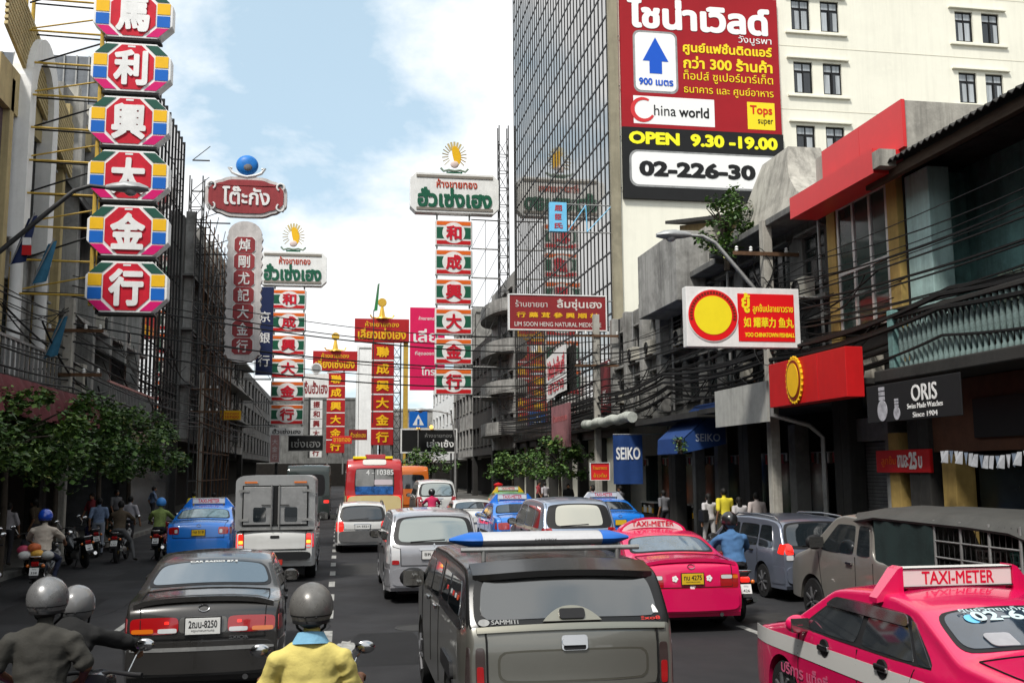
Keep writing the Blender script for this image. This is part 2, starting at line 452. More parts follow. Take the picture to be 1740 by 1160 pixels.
# ================================================================ the setting
M_ASPH = mat('asphalt', (0.026, 0.026, 0.028), 0.82, var=0.3, scale=0.35, bump=0.35, bscale=140, dirt=0.25, rvar=0.12)
M_PAVE = mat('paving', (0.09, 0.087, 0.08), 0.85, var=0.3, scale=1.2, bump=0.2)
M_KERB = mat('kerb stone', (0.20, 0.195, 0.18), 0.85, var=0.3, scale=3, dirt=0.3)
M_MARK = mat('road paint', (0.36, 0.36, 0.34), 0.75, var=0.6, scale=9, dirt=0.55)
M_EARTH = mat('ground', (0.10, 0.095, 0.085), 0.9, var=0.3, scale=0.2)
tag(B().box(-1200, 1200, -400, 1600, -0.4, -0.02).obj('ground', M_EARTH), kind='structure')
road = tag(B().box(-7.6, 9.7, -30, 175, -0.015, 0.0).obj('road', M_ASPH), kind='structure')
def marking(x, y0, y1, w):
    B().box(x - w / 2, x + w / 2, y0, y1, 0.002, 0.005).obj('lane_marking', M_MARK, road)
for k in range(-1, 22): marking(-0.15, 17.5 + k * 2.35, 18.5 + k * 2.35, 0.13)
for k in range(-1, 10): marking(3.15, 12.4 + k * 6.0, 14.4 + k * 6.0, 0.11)
for k in range(0, 10): marking(6.2, 13.5 + k * 5.0, 15.3 + k * 5.0, 0.12)
for k in range(0, 8): marking(-3.4, 16.5 + k * 6.0, 18.5 + k * 6.0, 0.11)
bp_ = B()
rs_ = random.Random(5)
bp_.add([(0.08 + (0.10 + 0.07 * rs_.random()) * math.cos(t) + 0.04 * math.sin(t), 14.5 + (0.55 + 0.35 * rs_.random()) * math.sin(t), 0.004) for t in [i * math.pi / 11 for i in range(22)]], [tuple(range(22))])
bp_.obj('paint_splash', M_MARK, road, normals=False)
bm_ = B().lathe([(0.33, -0.004), (0.33, 0.006), (0.29, 0.008), (0.29, 0.004), (0.0, 0.005)], (1.2, 16.2, 0.0), n=24)
bm_.obj('manhole_cover', mat('cast iron', (0.06, 0.058, 0.055), 0.6, metal=0.6, var=0.3), road, smooth=30)
M_PATCH = [mat('asphalt repair dark', (0.016, 0.016, 0.017), 0.85, var=0.3, scale=2, bump=0.3, bscale=120), mat('asphalt repair pale', (0.038, 0.037, 0.036), 0.85, var=0.3, scale=2, bump=0.3, bscale=120)]
rp = random.Random(8)
for k, (x, y, w_, l_) in enumerate(((0.7, 13.2, 0.9, 2.6), (-0.9, 17.2, 1.1, 1.8), (3.6, 15.5, 1.2, 3.4), (0.5, 24.5, 1.0, 3.0), (-5.2, 18.0, 1.6, 3.2), (7.0, 12.5, 0.8, 4.0), (-4.6, 24.5, 1.2, 2.5), (3.9, 24.0, 0.8, 4.0), (6.7, 20, 0.7, 3.0))):
    pts = [(x - w_ / 2 + rp.uniform(-0.05, 0.05), y + l_ * i / 6, 0.0015) for i in range(7)] + [(x + w_ / 2 + rp.uniform(-0.05, 0.05), y + l_ * (6 - i) / 6, 0.0015) for i in range(7)]
    B().add(pts, [tuple(range(14))]).obj('asphalt_patch', M_PATCH[k % 2], road, normals=False)
for k in range(9):                                      # tarred cracks
    x, y = rp.uniform(-6, 7), rp.uniform(11.5, 30); L_ = []; R_ = []
    for i in range(14):
        x += rp.uniform(-0.10, 0.10); w_ = rp.uniform(0.008, 0.022); L_.append((x - w_, y + i * 0.28, 0.0025)); R_.append((x + w_, y + i * 0.28, 0.0025))
    B().grid([L_, R_]).obj('tarred_crack', M_PATCH[0], road, normals=False)
pave_r = tag(B().box(9.95, 12.3, -30, 175, -0.1, 0.14).obj('pavement_right', M_PAVE), kind='structure')
pave_l = tag(B().box(-9.4, -7.85, -30, 175, -0.1, 0.14).obj('pavement_left', M_PAVE), kind='structure')
kb = B().box(-0.12, 0.12, -0.48, 0.48, -0.1, 0.145).mesh('kerb_stone', M_KERB)
for k in range(60):
    put('kerb_stone', kb, pave_r, (9.83, 10 + k, 0), 0.015)
    put('kerb_stone', kb, pave_l, (-7.73, 10 + k, 0), 0.015)
for s_, x in ((1, 9.83), (-1, -7.73)):
    o = B().box(x - 0.12, x + 0.12, 70, 175, -0.1, 0.145).obj('kerb_run', M_KERB, pave_r if s_ > 0 else pave_l)
    B().box(x - 0.12, x + 0.12, -30, 9.5, -0.1, 0.145).obj('kerb_run', M_KERB, pave_r if s_ > 0 else pave_l)

# ---------------------------------------------------------------- buildings
class Side:
    """maps (a along the street, d into the building, z) to the world for a row with its front at X = xf"""
    def __init__(s, xf, sgn): s.xf, s.sgn = xf, sgn
    def p(s, a, d, z): return (s.xf + s.sgn * d, a, z)
    def box(s, b, a0, a1, d0, d1, z0, z1, m=0): return b.box(s.xf + s.sgn * d0, s.xf + s.sgn * d1, a0, a1, z0, z1, m)
RS, LS = Side(12.0, 1), Side(-9.0, -1)
FX = lambda S: ((0, -1, 0) if S.sgn > 0 else (0, 1, 0))     # reading direction of lettering on that side's fronts

def holed(b, S, a0, a1, z0, z1, d0, d1, holes):
    """wall sheet from d0 to d1 with rectangular openings (a0,a1,z0,z1)"""
    As = sorted({a0, a1} | {min(max(h[i], a0), a1) for h in holes for i in (0, 1)})
    Zs = sorted({z0, z1} | {min(max(h[i], z0), z1) for h in holes for i in (2, 3)})
    for j in range(len(Zs) - 1):
        run = None
        for i in range(len(As) - 1):
            ca, cz = (As[i] + As[i + 1]) / 2, (Zs[j] + Zs[j + 1]) / 2
            solid = not any(h[0] < ca < h[1] and h[2] < cz < h[3] for h in holes)
            if solid and run is None: run = As[i]
            if not solid and run is not None:
                S.box(b, run, As[i], d0, d1, Zs[j], Zs[j + 1]); run = None
        if run is not None: S.box(b, run, a1, d0, d1, Zs[j], Zs[j + 1])
    return b

def window(root, S, a0, a1, z0, z1, frame=M_STEEL, glass=M_GLASS, nx=2, trans=0.3, d=0.12, t=0.05):
    b = B()
    for i in range(nx + 1):
        a = a0 + (a1 - a0) * i / nx; lo, hi = (a, a + t) if i == 0 else (a - t, a) if i == nx else (a - t / 2, a + t / 2)
        S.box(b, lo, hi, d - 0.03, d + 0.05, z0, z1)
    zs = [z0, z1 - t] + ([z1 - (z1 - z0) * trans] if trans else [])
    for z in zs: S.box(b, a0 + t, a1 - t, d - 0.028, d + 0.048, z, z + t)
    w = b.obj('window', frame, root)
    for i in range(nx):
        lo = a0 + (a1 - a0) * i / nx + t; hi = a0 + (a1 - a0) * (i + 1) / nx - t
        cuts = [z0 + t, z1 - t] if not trans else [z0 + t, z1 - (z1 - z0) * trans, z1 - (z1 - z0) * trans + t, z1 - t]
        for k in range(0, len(cuts), 2):
            pb = B(); S.box(pb, lo, hi, d, d + 0.012, cuts[k], cuts[k + 1]); pb.obj('pane', glass, w)
    return w

def shophouse(name, label, S, a0, a1, H, wall, floors=3, nwin=3, win=(1.0, 1.5), ground=3.7, depth=9.0, glass=M_GLASS, frame=M_STEEL, sill=True, ledge=None, roof=M_ROOF, parapet=0.5, shopback=M_INTERIOR, cols=True, group='shophouses along the street', nx=2):
    root = thing(name, label, 'building', S.p((a0 + a1) / 2, depth / 2, 0), 0, group)
    off = Vector(root.location)
    class T(Side):
        pass
    L = T(S.xf - off.x, S.sgn)
    oy = off.y
    a0, a1 = a0 - oy + 0.004, a1 - oy - 0.004
    fh = (H - parapet - ground) / max(1, floors - 1)
    holes, wins = [], []
    for f in range(floors - 1):
        zb = ground + f * fh
        for i in range(nwin):
            c = a0 + (a1 - a0) * (i + 0.5) / nwin
            h_ = (c - win[0] / 2, c + win[0] / 2, zb + fh * 0.28, min(zb + fh * 0.28 + win[1], zb + fh - 0.25))
            holes.append(h_); wins.append(h_)
    b = holed(B(), L, a0, a1, ground, H, 0, 0.25, holes)
    L.box(b, a0, a1, 0.32, depth, ground, H - parapet)
    L.box(b, a0, a0 + 0.2, 0.25, depth, H - parapet, H); L.box(b, a1 - 0.2, a1, 0.25, depth, H - parapet, H)
    b.obj('wall', wall, root)
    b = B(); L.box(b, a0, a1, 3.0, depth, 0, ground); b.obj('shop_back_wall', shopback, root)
    b = B(); L.box(b, a0 - 0.05, a1 + 0.05, 0.3, depth - 0.1, H - parapet + 0.01, H - parapet + 0.16); b.obj('roof', roof, root)
    if cols:
        for a in (a0, a1 - 0.38):
            b = B(); L.box(b, a, a + 0.38, -0.02, 0.40, 0, ground - 0.01); b.obj('column', M_DARKWALL, root, bevel=0.02)  # darker than the wall above: canopy shade put into the colour
    for h_ in wins:
        w = window(root, L, *h_, frame=frame, glass=glass, nx=nx)
        if sill:
            b = B(); L.box(b, h_[0] - 0.12, h_[1] + 0.12, -0.10, 0.02, h_[2] - 0.09, h_[2] - 0.01); b.obj('sill', wall, w, bevel=0.01)
            b = B(); L.box(b, h_[0] - 0.15, h_[1] + 0.15, -0.16, 0.02, h_[3] + 0.02, h_[3] + 0.09); b.obj('lintel', wall, w, bevel=0.01)
    for (z, dd, t) in (ledge or []):
        b = B(); L.box(b, a0 + 0.01, a1 - 0.01, -dd, 0.02, z, z + t); b.obj('ledge', wall, root, bevel=0.02)
    return root, L, oy

def ac_unit(loc, rz, label, w=0.85, h=0.6, dpt=0.32):
    r = thing('air_conditioner', label, 'air conditioner', loc, rz, 'air conditioners on the fronts')
    B().box(-w / 2, w / 2, 0, dpt, 0, h).obj('casing', mat('ac casing', (0.44, 0.42, 0.36), 0.6, var=0.2, streak=0.4), r, bevel=0.015)
    g = B()
    for k in range(5): g.lathe([(0.05 + k * 0.045, -0.012), (0.056 + k * 0.045, -0.02), (0.062 + k * 0.045, -0.012)], (-w * 0.12, 0, h / 2), 'y', 20)
    g.bar((-w * 0.12 - 0.24, -0.016, h / 2), (-w * 0.12 + 0.24, -0.016, h / 2), 0.012); g.bar((-w * 0.12, -0.016, h / 2 - 0.24), (-w * 0.12, -0.016, h / 2 + 0.24), 0.012)
    g.obj('fan_grille', M_STEEL, r, smooth=40)
    B().lathe([(0.0, 0.0), (0.24, 0.0), (0.24, -0.004), (0.0, -0.004)], (-w * 0.12, -0.002, h / 2), 'y', 24).obj('fan_opening', M_BLACK, r)
    for s_ in (-1, 1): B().bar((s_ * w * 0.36, 0.02, -0.02), (s_ * w * 0.36, dpt + 0.1, -0.02), 0.035).obj('bracket', M_RUST, r)
    return r

# ---- unseen shophouses past the camera, added so the rows darken the street
for k, (S_, y0, y1, h_, m_) in enumerate(((RS, 2, 11, 11, M_GREYWALL), (RS, -10, 2, 12, M_PALEWALL), (RS, -26, -10, 11, M_DARKWALL), (LS, 12, 24, 14, M_PALEWALL), (LS, 0, 12, 13, M_GREYWALL), (LS, -26, 0, 15, M_DARKWALL))):
    shophouse('unseen_shophouse', ('unseen grey three-storey shophouse next before the teal house', 'unseen pale three-storey shophouse two doors before the teal house', 'unseen sooty shophouse at the start of the teal house row', 'unseen pale shophouse next before the arched house', 'unseen grey shophouse two doors before the arched house', 'unseen sooty shophouse at the start of the arched house row')[k], S_, y0, y1, h_, m_, floors=3, nwin=4, win=(1.3, 1.5), glass=M_DARKGLASS, ledge=[(4.0, 1.4, 0.18)])
# ---- the mirror-glass tower with the cream flank wall
tw = thing('glass_tower', 'tall office block with dark mirrored glass front and cream painted flank wall', 'building', (26, 56, 0))
TX, TY0, TY1, TH = 12.0, 42.75, 69.0, 46.0
ox, oy = -26, -56
flank = []                                              # paired window openings in the cream flank
rows = [24.05 + k * 3.15 for k in range(-2, 7)]
for zc in rows:
    for xc in (21.5, 23.0, 30.15, 31.6, 39.0, 40.4):
        flank.append((xc - 0.48, xc + 0.48, zc - 0.78, zc + 0.78))
class Flank:                                            # a runs along X, d into the block along +Y
    sgn = 1
    def box(s, b, a0, a1, d0, d1, z0, z1, m=0): return b.box(a0 + ox, a1 + ox, TY0 + d0 + oy, TY0 + d1 + oy, z0, z1, m)
FL = Flank()
b = holed(B(), FL, TX + 0.35, 46, 4.5, TH, 0, 0.3, flank)
b.box(TX + 0.5 + ox, 46 + ox, TY0 + 0.36 + oy, TY1 + oy, 0, TH)
b.obj('wall', M_CREAM, tw)
M_OFFICEGLASS = mat('office window glass', (0.03, 0.035, 0.04), 0.1)
for i, h_ in enumerate(flank):
    if h_[3] > 31: continue
    w = window(tw, FL, *h_, frame=M_BLACK, glass=M_OFFICEGLASS, nx=2, trans=0.3, d=0.13, t=0.07)
    cb = B()                                            # drawn curtains just behind the panes
    for k in range(2):
        if (i * 7 + k * 3) % 5 == 0: continue
        a = h_[0] + 0.1 + k * 0.46; x0 = a + (0.0 if (i + k) % 2 else 0.12); n = 9
        FL.box(cb, x0, x0 + 0.27, 0.105, 0.117, h_[2] + 0.09, h_[3] - 0.55)
    FL.box(cb, h_[0] + 0.09, h_[1] - 0.09, 0.106, 0.116, h_[3] - 0.40, h_[3] - 0.09)
    cb.obj('curtain', M_CURTAIN, w)
    if i % 2 == 0:
        n_ = flank[i + 1]
        FL.box(B(), 0, 1, 0, 1, 0, 1)
        for nm, z0, z1, dd in (('lintel', h_[3] + 0.13, h_[3] + 0.20, 0.16), ('sill', h_[2] - 0.20, h_[2] - 0.12, 0.13)):
            lb = B(); FL.box(lb, h_[0] - 0.35, n_[1] + 0.35, -dd, 0.02, z0, z1); lb.obj(nm, M_CREAM, tw)
for zc in rows:
    gb = B(); FL.box(gb, 12.6, 45.8, -0.012, 0.01, zc - 1.62, zc - 1.59); gb.obj('expansion_joint', mat('joint', (0.68, 0.65, 0.53), 0.8), tw)
# curtain wall: panes, mullions, transoms
NCOL, FLH, ZB = 36, 1.42, 5.2
dyc = (TY1 - TY0) / NCOL
NROW = 29
pane_small = B()
b = B().box(0, 0.03, -dyc / 2 + 0.035, dyc / 2 - 0.035, -FLH / 2 + 0.05, FLH / 2 - 0.05)
pane_me = b.mesh('pane', M_TOWERGLASS)
rng = random.Random(3)
singles = set((c, r) for c in range(20) for r in range(15))          # the ones that show largest
for c in range(NCOL):
    for r in range(NROW):
        yc = TY0 + dyc * (c + 0.5) + oy; zc = ZB + FLH * (r + 0.5)
        if (c, r) in singles:
            o = put('pane', pane_me, tw, (TX + 0.05 + ox, yc, zc)); o.rotation_euler = (0, rad(rng.uniform(-0.22, 0.22)), rad(rng.uniform(-0.22, 0.22)))
        else:
            pane_small.box(TX + 0.05 + ox, TX + 0.08 + ox, yc - dyc / 2 + 0.035, yc + dyc / 2 - 0.035, zc - FLH / 2 + 0.05, zc + FLH / 2 - 0.05)
tag(pane_small.obj('upper_panes', M_TOWERGLASS, tw), kind='stuff')
for c in range(NCOL + 1):
    y = TY0 + dyc * c + oy
    B().box(TX + 0.02 + ox, TX + 0.12 + ox, y - 0.026, y + 0.026, ZB, ZB + NROW * FLH).obj('mullion', M_BLACK, tw)
for r in range(NROW + 1):
    z = ZB + FLH * r
    B().box(TX + 0.022 + ox, TX + 0.11 + ox, TY0 + oy + 0.02, TY1 + oy - 0.02, z - 0.04, z + 0.04).obj('transom', M_BLACK, tw)
B().box(TX - 0.1 + ox, TX + 0.34 + ox, TY0 - 0.12 + oy, TY0 + 0.10 + oy, 4.5, TH).obj('corner_column', mat('tan column', (0.30, 0.27, 0.19), 0.7, var=0.3, scale=0.5, streak=0.4), tw)
B().box(TX + 0.13 + ox, TX + 0.5 + ox, TY0 + 0.31 + oy, TY1 + oy, 3.9, TH).obj('glass_backing', M_BLACK, tw)
B().box(TX - 0.15 + ox, TX + 0.9 + ox, TY0 + oy + 0.05, TY1 + oy, 4.3, 5.1).obj('spandrel', M_DARKWALL, tw)
for k in range(8):
    y = TY0 + 0.3 + k * (TY1 - TY0 - 0.7) / 7 + oy
    B().box(TX + ox, TX + 0.5 + ox, y - 0.2, y + 0.2, 0, 4.3).obj('column', M_DARKWALL, tw)
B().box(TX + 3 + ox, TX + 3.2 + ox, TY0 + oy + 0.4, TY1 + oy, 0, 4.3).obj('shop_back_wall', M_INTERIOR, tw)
for k in range(18):                                     # dim shop windows on the lower storey below the mirrored glass
    y = TY0 + 0.6 + k * 1.42 + oy
    B().box(TX - 0.16 + ox, TX - 0.12 + ox, y, y + 1.3, 4.42, 5.0).obj('fanlight', M_DARKGLASS, tw)

# ---- teal veranda house, nearest on that side
tr, TL, to = shophouse('teal_house', 'peeling teal shophouse with veranda and baluster railing under rusty corrugated roof', RS, 11.0, 19.45, 8.9, M_TEAL, floors=2, nwin=1, win=(0.1, 0.1), ground=4.6, parapet=0.02, cols=True, sill=False, shopback=M_BROWN)
for c in list(tr.children):
    if c.name.split('.')[0] in ('wall', 'window'):
        for g in list(c.children): bpy.data.objects.remove(g)
        bpy.data.objects.remove(c)
def lb(S, name, m, root, *bxs, bevel=0):
    b = B()
    for q in bxs: S.box(b, *q)
    return b.obj(name, m, root, bevel=bevel)
A = lambda y: y - to
b = holed(B(), TL, A(11), A(19.44), 4.6, 8.9, 1.3, 1.5, [(A(12.2), A(14.6), 4.7, 7.6), (A(15.6), A(17.2), 4.7, 7.6)])
TL.box(b, A(11), A(19.44), 1.6, 9, 4.6, 8.9)
b.obj('wall', M_TEAL, tr)
lb(TL, 'pillar', mat('pale teal render', (0.45, 0.64, 0.61), 0.8, var=0.2, scale=1.5, streak=0.45, dirt=0.25), tr, (A(18.55), A(19.42), 0.0, 0.5, 4.6, 8.7), bevel=0.02)
lb(TL, 'pillar', M_TEAL, tr, (A(15.0), A(15.35), 0.0, 0.4, 4.6, 8.7), bevel=0.02)
lb(TL, 'floor_slab', M_DARKWALL, tr, (A(11), A(19.43), -0.95, 1.45, 4.2, 4.45), bevel=0.03)
lb(TL, 'side_wall', M_TEAL, tr, (A(19.2), A(19.43), 0.5, 1.3, 4.6, 8.8))
for y0, y1 in ((12.2, 14.6), (15.6, 17.2)):
    window(tr, TL, A(y0), A(y1), 4.7, 7.6, frame=M_WOOD, glass=M_DARKGLASS, nx=3, trans=0.25, d=1.38, t=0.08)
bal = B().lathe([(0.055, 0), (0.055, 0.08), (0.035, 0.12), (0.05, 0.32), (0.062, 0.5), (0.04, 0.78), (0.03, 0.86), (0.055, 0.92), (0.055, 1.0)], n=10).mesh('baluster', mat('baluster', (0.15, 0.21, 0.20), 0.75, var=0.5, scale=5, dirt=0.7), 40)
for k in range(34): put('baluster', bal, tr, (TL.xf - 0.80, A(13.0 + k * 0.168), 4.45))
lb(TL, 'handrail', M_DARKWALL, tr, (A(12.9), A(18.75), -0.88, -0.72, 5.45, 5.55), bevel=0.02)
lb(TL, 'rail_post', M_TEAL, tr, (A(18.7), A(18.9), -0.9, -0.7, 4.45, 5.65), bevel=0.02)
# corrugated eave
rows_ = []
for k in range(86):
    y = A(10.8) + k * 0.1035; h_ = 0.03 * math.sin(k * math.pi)
    w_ = 0.035 * (1 if k % 2 else -1)
    rows_.append([(TL.xf - 0.95, y, 8.72 + w_), (TL.xf + 1.5, y, 9.75 + w_), (TL.xf + 4.5, y, 10.95 + w_)])
bk_ = [[(p[0], p[1], p[2] - 0.02) for p in r_] for r_ in rows_]
B().slab(rows_, bk_).obj('corrugated_eave', M_ROOF, tr)
lb(TL, 'eave_beam', M_WOOD, tr, (A(10.9), A(19.7), -0.75, -0.60, 8.45, 8.66))
for k in range(9): B().bar((TL.xf - 0.68, A(11.4 + k), 8.56), (TL.xf + 1.4, A(11.4 + k), 9.52), 0.08, 0.12).obj('rafter', M_WOOD, tr)
b = B()
for k in range(8): TL.box(b, A(17.25) + k * 0.13, A(17.25) + k * 0.13 + 0.09, 1.22 + 0.03 * (k % 2), 1.26 + 0.03 * (k % 2), 5.2, 6.35)
b.obj('slatted_screen', mat('pale green slats', (0.34, 0.40, 0.30), 0.8, var=0.4), tr)
lb(TL, 'shop_lintel', M_BROWN, tr, (A(11), A(19.4), 0.1, 0.4, 2.75, 4.18))
lb(TL, 'shop_sign_board', M_BLACK, tr, (A(13.2), A(17.6), 0.04, 0.09, 3.0, 3.75))
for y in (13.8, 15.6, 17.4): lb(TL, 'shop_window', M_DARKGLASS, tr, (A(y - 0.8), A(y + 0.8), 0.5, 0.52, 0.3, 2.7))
lb(TL, 'pier', M_OCHRE, tr, (A(18.3), A(18.75), 0.05, 0.5, 0, 2.7), bevel=0.02)

for k, (y, w_, h_, m_) in enumerate(((13.6, 0.7, 0.8, M_GREYWALL), (14.5, 0.5, 0.6, M_WOOD), (16.4, 0.6, 0.75, M_LBLUE), (17.2, 0.5, 0.9, M_WHITE))):
    cw_ = B(); TL.box(cw_, A(y), A(y + w_), -0.72, -0.695, 5.52 - h_ + 0.02 * k, 5.56); cw_.obj('cloth_on_rail', mat('washing %d' % k, ((0.10, 0.10, 0.11), (0.08, 0.05, 0.04), (0.06, 0.12, 0.16), (0.26, 0.26, 0.25))[k], 0.9, var=0.4), tr)
lb(TL, 'junk_board', M_WOOD, tr, (A(15.5), A(16.3), -0.5, -0.3, 4.46, 5.2))
# ---- red-topped house
rr_, RL, ro = shophouse('red_topped_house', 'narrow shophouse with plain red fascia over tall white-framed glazing and ochre pilasters', RS, 19.45, 22.75, 9.0, M_DARKWALL, floors=2, nwin=1, win=(2.3, 3.6), ground=4.3, parapet=0.02, glass=M_DARKGLASS, frame=M_ALU, sill=False, cols=True)
for c in list(rr_.children):
    if c.name.split('.')[0] == 'window':
        for g in list(c.children): bpy.data.objects.remove(g)
        bpy.data.objects.remove(c)
A = lambda y: y - ro
window(rr_, RL, A(19.95), A(22.25), 5.62, 8.75, frame=M_ALU, glass=mat('greenish glass', (0.03, 0.055, 0.048), 0.12, var=0.3, scale=0.6), nx=3, trans=0.55, d=-0.10, t=0.09)
for y0, y1 in ((19.5, 19.92), (22.28, 22.70)): lb(RL, 'pilaster', M_OCHRE, rr_, (A(y0), A(y1), -0.16, 0.05, 4.35, 9.0), bevel=0.015)
for k in range(2): lb(RL, 'fascia_panel', M_REDTOP, rr_, (A(18.55 + k * 1.78), A(20.32 + k * 1.78), -0.5, -0.42, 9.09, 10.12))
lb(RL, 'fascia_ledge', M_REDTOP, rr_, (A(18.75), A(22.7), -1.1, -0.40, 8.55, 9.08))
lb(RL, 'parapet', M_CONC, rr_, (A(18.56), A(18.8), -0.41, 3.5, 9.05, 10.1), (A(19.46), A(22.6), -0.41, -0.1, 9.09, 10.08))
lb(RL, 'ledge_end', M_CONC, rr_, (A(18.45), A(18.74), -1.12, -0.75, 8.62, 8.98))
lb(RL, 'gutter', M_GALV, rr_, (A(19.0), A(22.7), 0.0, 4.0, 10.12, 10.26))
lb(RL, 'canopy', M_DARKWALL, rr_, (A(19.46), A(22.74), -1.55, 0.0, 4.2, 4.32))
b = B()
for k in range(34): RL.box(b, A(21.0), A(22.6), 0.42 + (0.02 if k % 2 else 0), 0.46, 0.15 + k * 0.085, 0.15 + k * 0.085 + 0.075)
b.obj('roller_shutter', M_SHUTTER, rr_)
lb(RL, 'shutter_post', M_PALEWALL, rr_, (A(20.75), A(20.95), 0.1, 0.5, 0.1, 3.2))
lb(RL, 'shutter_box', M_SHUTTER, rr_, (A(20.98), A(22.7), 0.2, 0.7, 3.06, 3.6))
lb(RL, 'pier', M_OCHRE, rr_, (A(20.3), A(20.72), 0.05, 0.5, 0.1, 3.2))
lb(RL, 'shop_window', M_DARKGLASS, rr_, (A(19.5), A(20.28), 0.5, 0.52, 0.5, 2.6))

# ---- house with the concrete hump, and its neighbours up to the tower
r3, L3, o3 = shophouse('concrete_house', 'sooty grey shophouse under a tall stained concrete hump with jutting ledge', RS, 22.75, 28.8, 9.3, M_GREYWALL, floors=3, nwin=3, win=(1.25, 1.35), ground=4.2, glass=M_DARKGLASS, ledge=[(8.85, 0.9, 0.18), (6.65, 0.25, 0.12)])
A = lambda y: y - o3
zs = [9.3, 9.7, 10.3, 10.9, 11.3]; lo_, hi_ = [23.2, 24.1, 24.75, 25.05, 25.2], [28.7, 28.3, 27.6, 27.15, 26.95]
rowsf = [[(L3.xf - 0.35 + 0.12 * i + w * 0.0, A(lo_[i] + (hi_[i] - lo_[i]) * w), zs[i]) for w in (0, 0.25, 0.5, 0.75, 1)] for i in range(5)]
rowsb = [[(p[0] + 1.6 - 0.16 * i, p[1], p[2]) for p in rowsf[i]] for i in range(5)]
B().slab(rowsf, rowsb).obj('concrete_hump', M_CONC, r3)
b = holed(B(), L3, A(23.6), A(27.15), 3.6, 4.62, -1.5, -1.44, []); b.obj('canopy_fascia', mat('pale metal fascia', (0.40, 0.40, 0.37), 0.6, var=0.2, streak=0.35), r3)
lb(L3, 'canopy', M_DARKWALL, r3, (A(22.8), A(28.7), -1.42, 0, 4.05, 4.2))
B().tube([(L3.xf - 1.45, A(23.45), 4.5), (L3.xf - 1.45, A(23.45), 3.75), (L3.xf - 0.5, A(23.4), 3.5), (L3.xf - 0.15, A(23.4), 3.2), (L3.xf - 0.15, A(23.4), 0.15)], 0.06, 8).obj('drain_pipe', M_GALV, r3, smooth=40)
for y in (24.2, 26.2, 28.2): lb(L3, 'shop_window', M_DARKGLASS, r3, (A(y - 0.7), A(y + 0.7), 1.0, 1.03, 0.3, 2.9))
lb(L3, 'pier', M_GREYWALL, r3, (A(25.3), A(25.7), 0.0, 0.4, 0.1, 3.6))
lb(L3, 'awning_ledge', M_CONC, r3, (A(27.3), A(28.7), -0.75, 0.0, 6.0, 6.14))

r4, L4, o4 = shophouse('tan_gabled_house', 'old grey shophouse with tan gable and lean-to roof behind a leafy ledge', RS, 28.8, 35.5, 9.2, M_GREYWALL, floors=3, nwin=4, win=(1.1, 1.4), ground=4.2, glass=M_DARKGLASS, ledge=[(8.7, 0.7, 0.2), (6.6, 0.3, 0.12)])
A = lambda y: y - o4
b = B().prism([(-3.2, 0), (3.2, 0), (3.2, 1.0), (-3.2, 2.35)], (L4.xf + 0.5, 0, 9.2), (0, -1, 0), (0, 0, 1), 0.25); b.obj('gable', mat('tan render', (0.36, 0.27, 0.13), 0.85, var=0.3, streak=0.4), r4)
B().obox((L4.xf + 1.4, 0, 10.98), (1.4, 0, 0.0), (0, 3.4, 0.72), (0, -0.008, 0.06)).obj('lean_to_roof', M_ROOF, r4)
lb(L4, 'canopy', M_DARKWALL, r4, (A(28.9), A(35.4), -1.4, 0, 4.0, 4.18))
for y in (30, 32.2, 34.3): lb(L4, 'shop_window', M_DARKGLASS, r4, (A(y - 0.8), A(y + 0.8), 1.0, 1.03, 0.3, 2.9))
for y in (31.1, 33.2): lb(L4, 'pier', M_GREYWALL, r4, (A(y - 0.15), A(y + 0.15), 0.0, 0.35, 0.1, 4.0))
lb(L4, 'box_bay', M_PALEWALL, r4, (A(31.1), A(35.45), -1.15, 0.0, 7.95, 10.3), bevel=0.02)
lb(L4, 'bay_roof', M_CONC, r4, (A(31.0), A(35.48), 0.02, 3.0, 9.3, 10.55))
r5, L5, o5 = shophouse('pale_house', 'pale stained shophouse with tall pilasters wedged against the glass tower', RS, 35.5, 42.7, 9.0, M_PALEWALL, floors=3, nwin=3, win=(1.3, 1.7), ground=4.4, glass=M_DARKGLASS, ledge=[(6.7, 0.3, 0.12)])
A = lambda y: y - o5
for y in (35.7, 37.9, 40.2, 42.3): lb(L5, 'pilaster', M_PALEWALL, r5, (A(y - 0.22), A(y + 0.22), -0.35, 0.02, 4.5, 8.98), bevel=0.02)
B().tube([(L5.xf - 1.5, A(y), 4.35 + 0.04 * math.sin(y * 3)) for y in np.linspace(35.4, 42.6, 12)], 0.2, 10).obj('rolled_awning', mat('pale canvas roll', (0.45, 0.47, 0.42), 0.8, var=0.4, streak=0.3), r5, smooth=50)
lb(L5, 'canopy', M_DARKWALL, r5, (A(35.6), A(42.6), -1.4, 0, 4.15, 4.3))
for y in (36.8, 39, 41.2): lb(L5, 'shop_window', M_DARKGLASS, r5, (A(y - 0.8), A(y + 0.8), 1.0, 1.03, 0.3, 3.0))

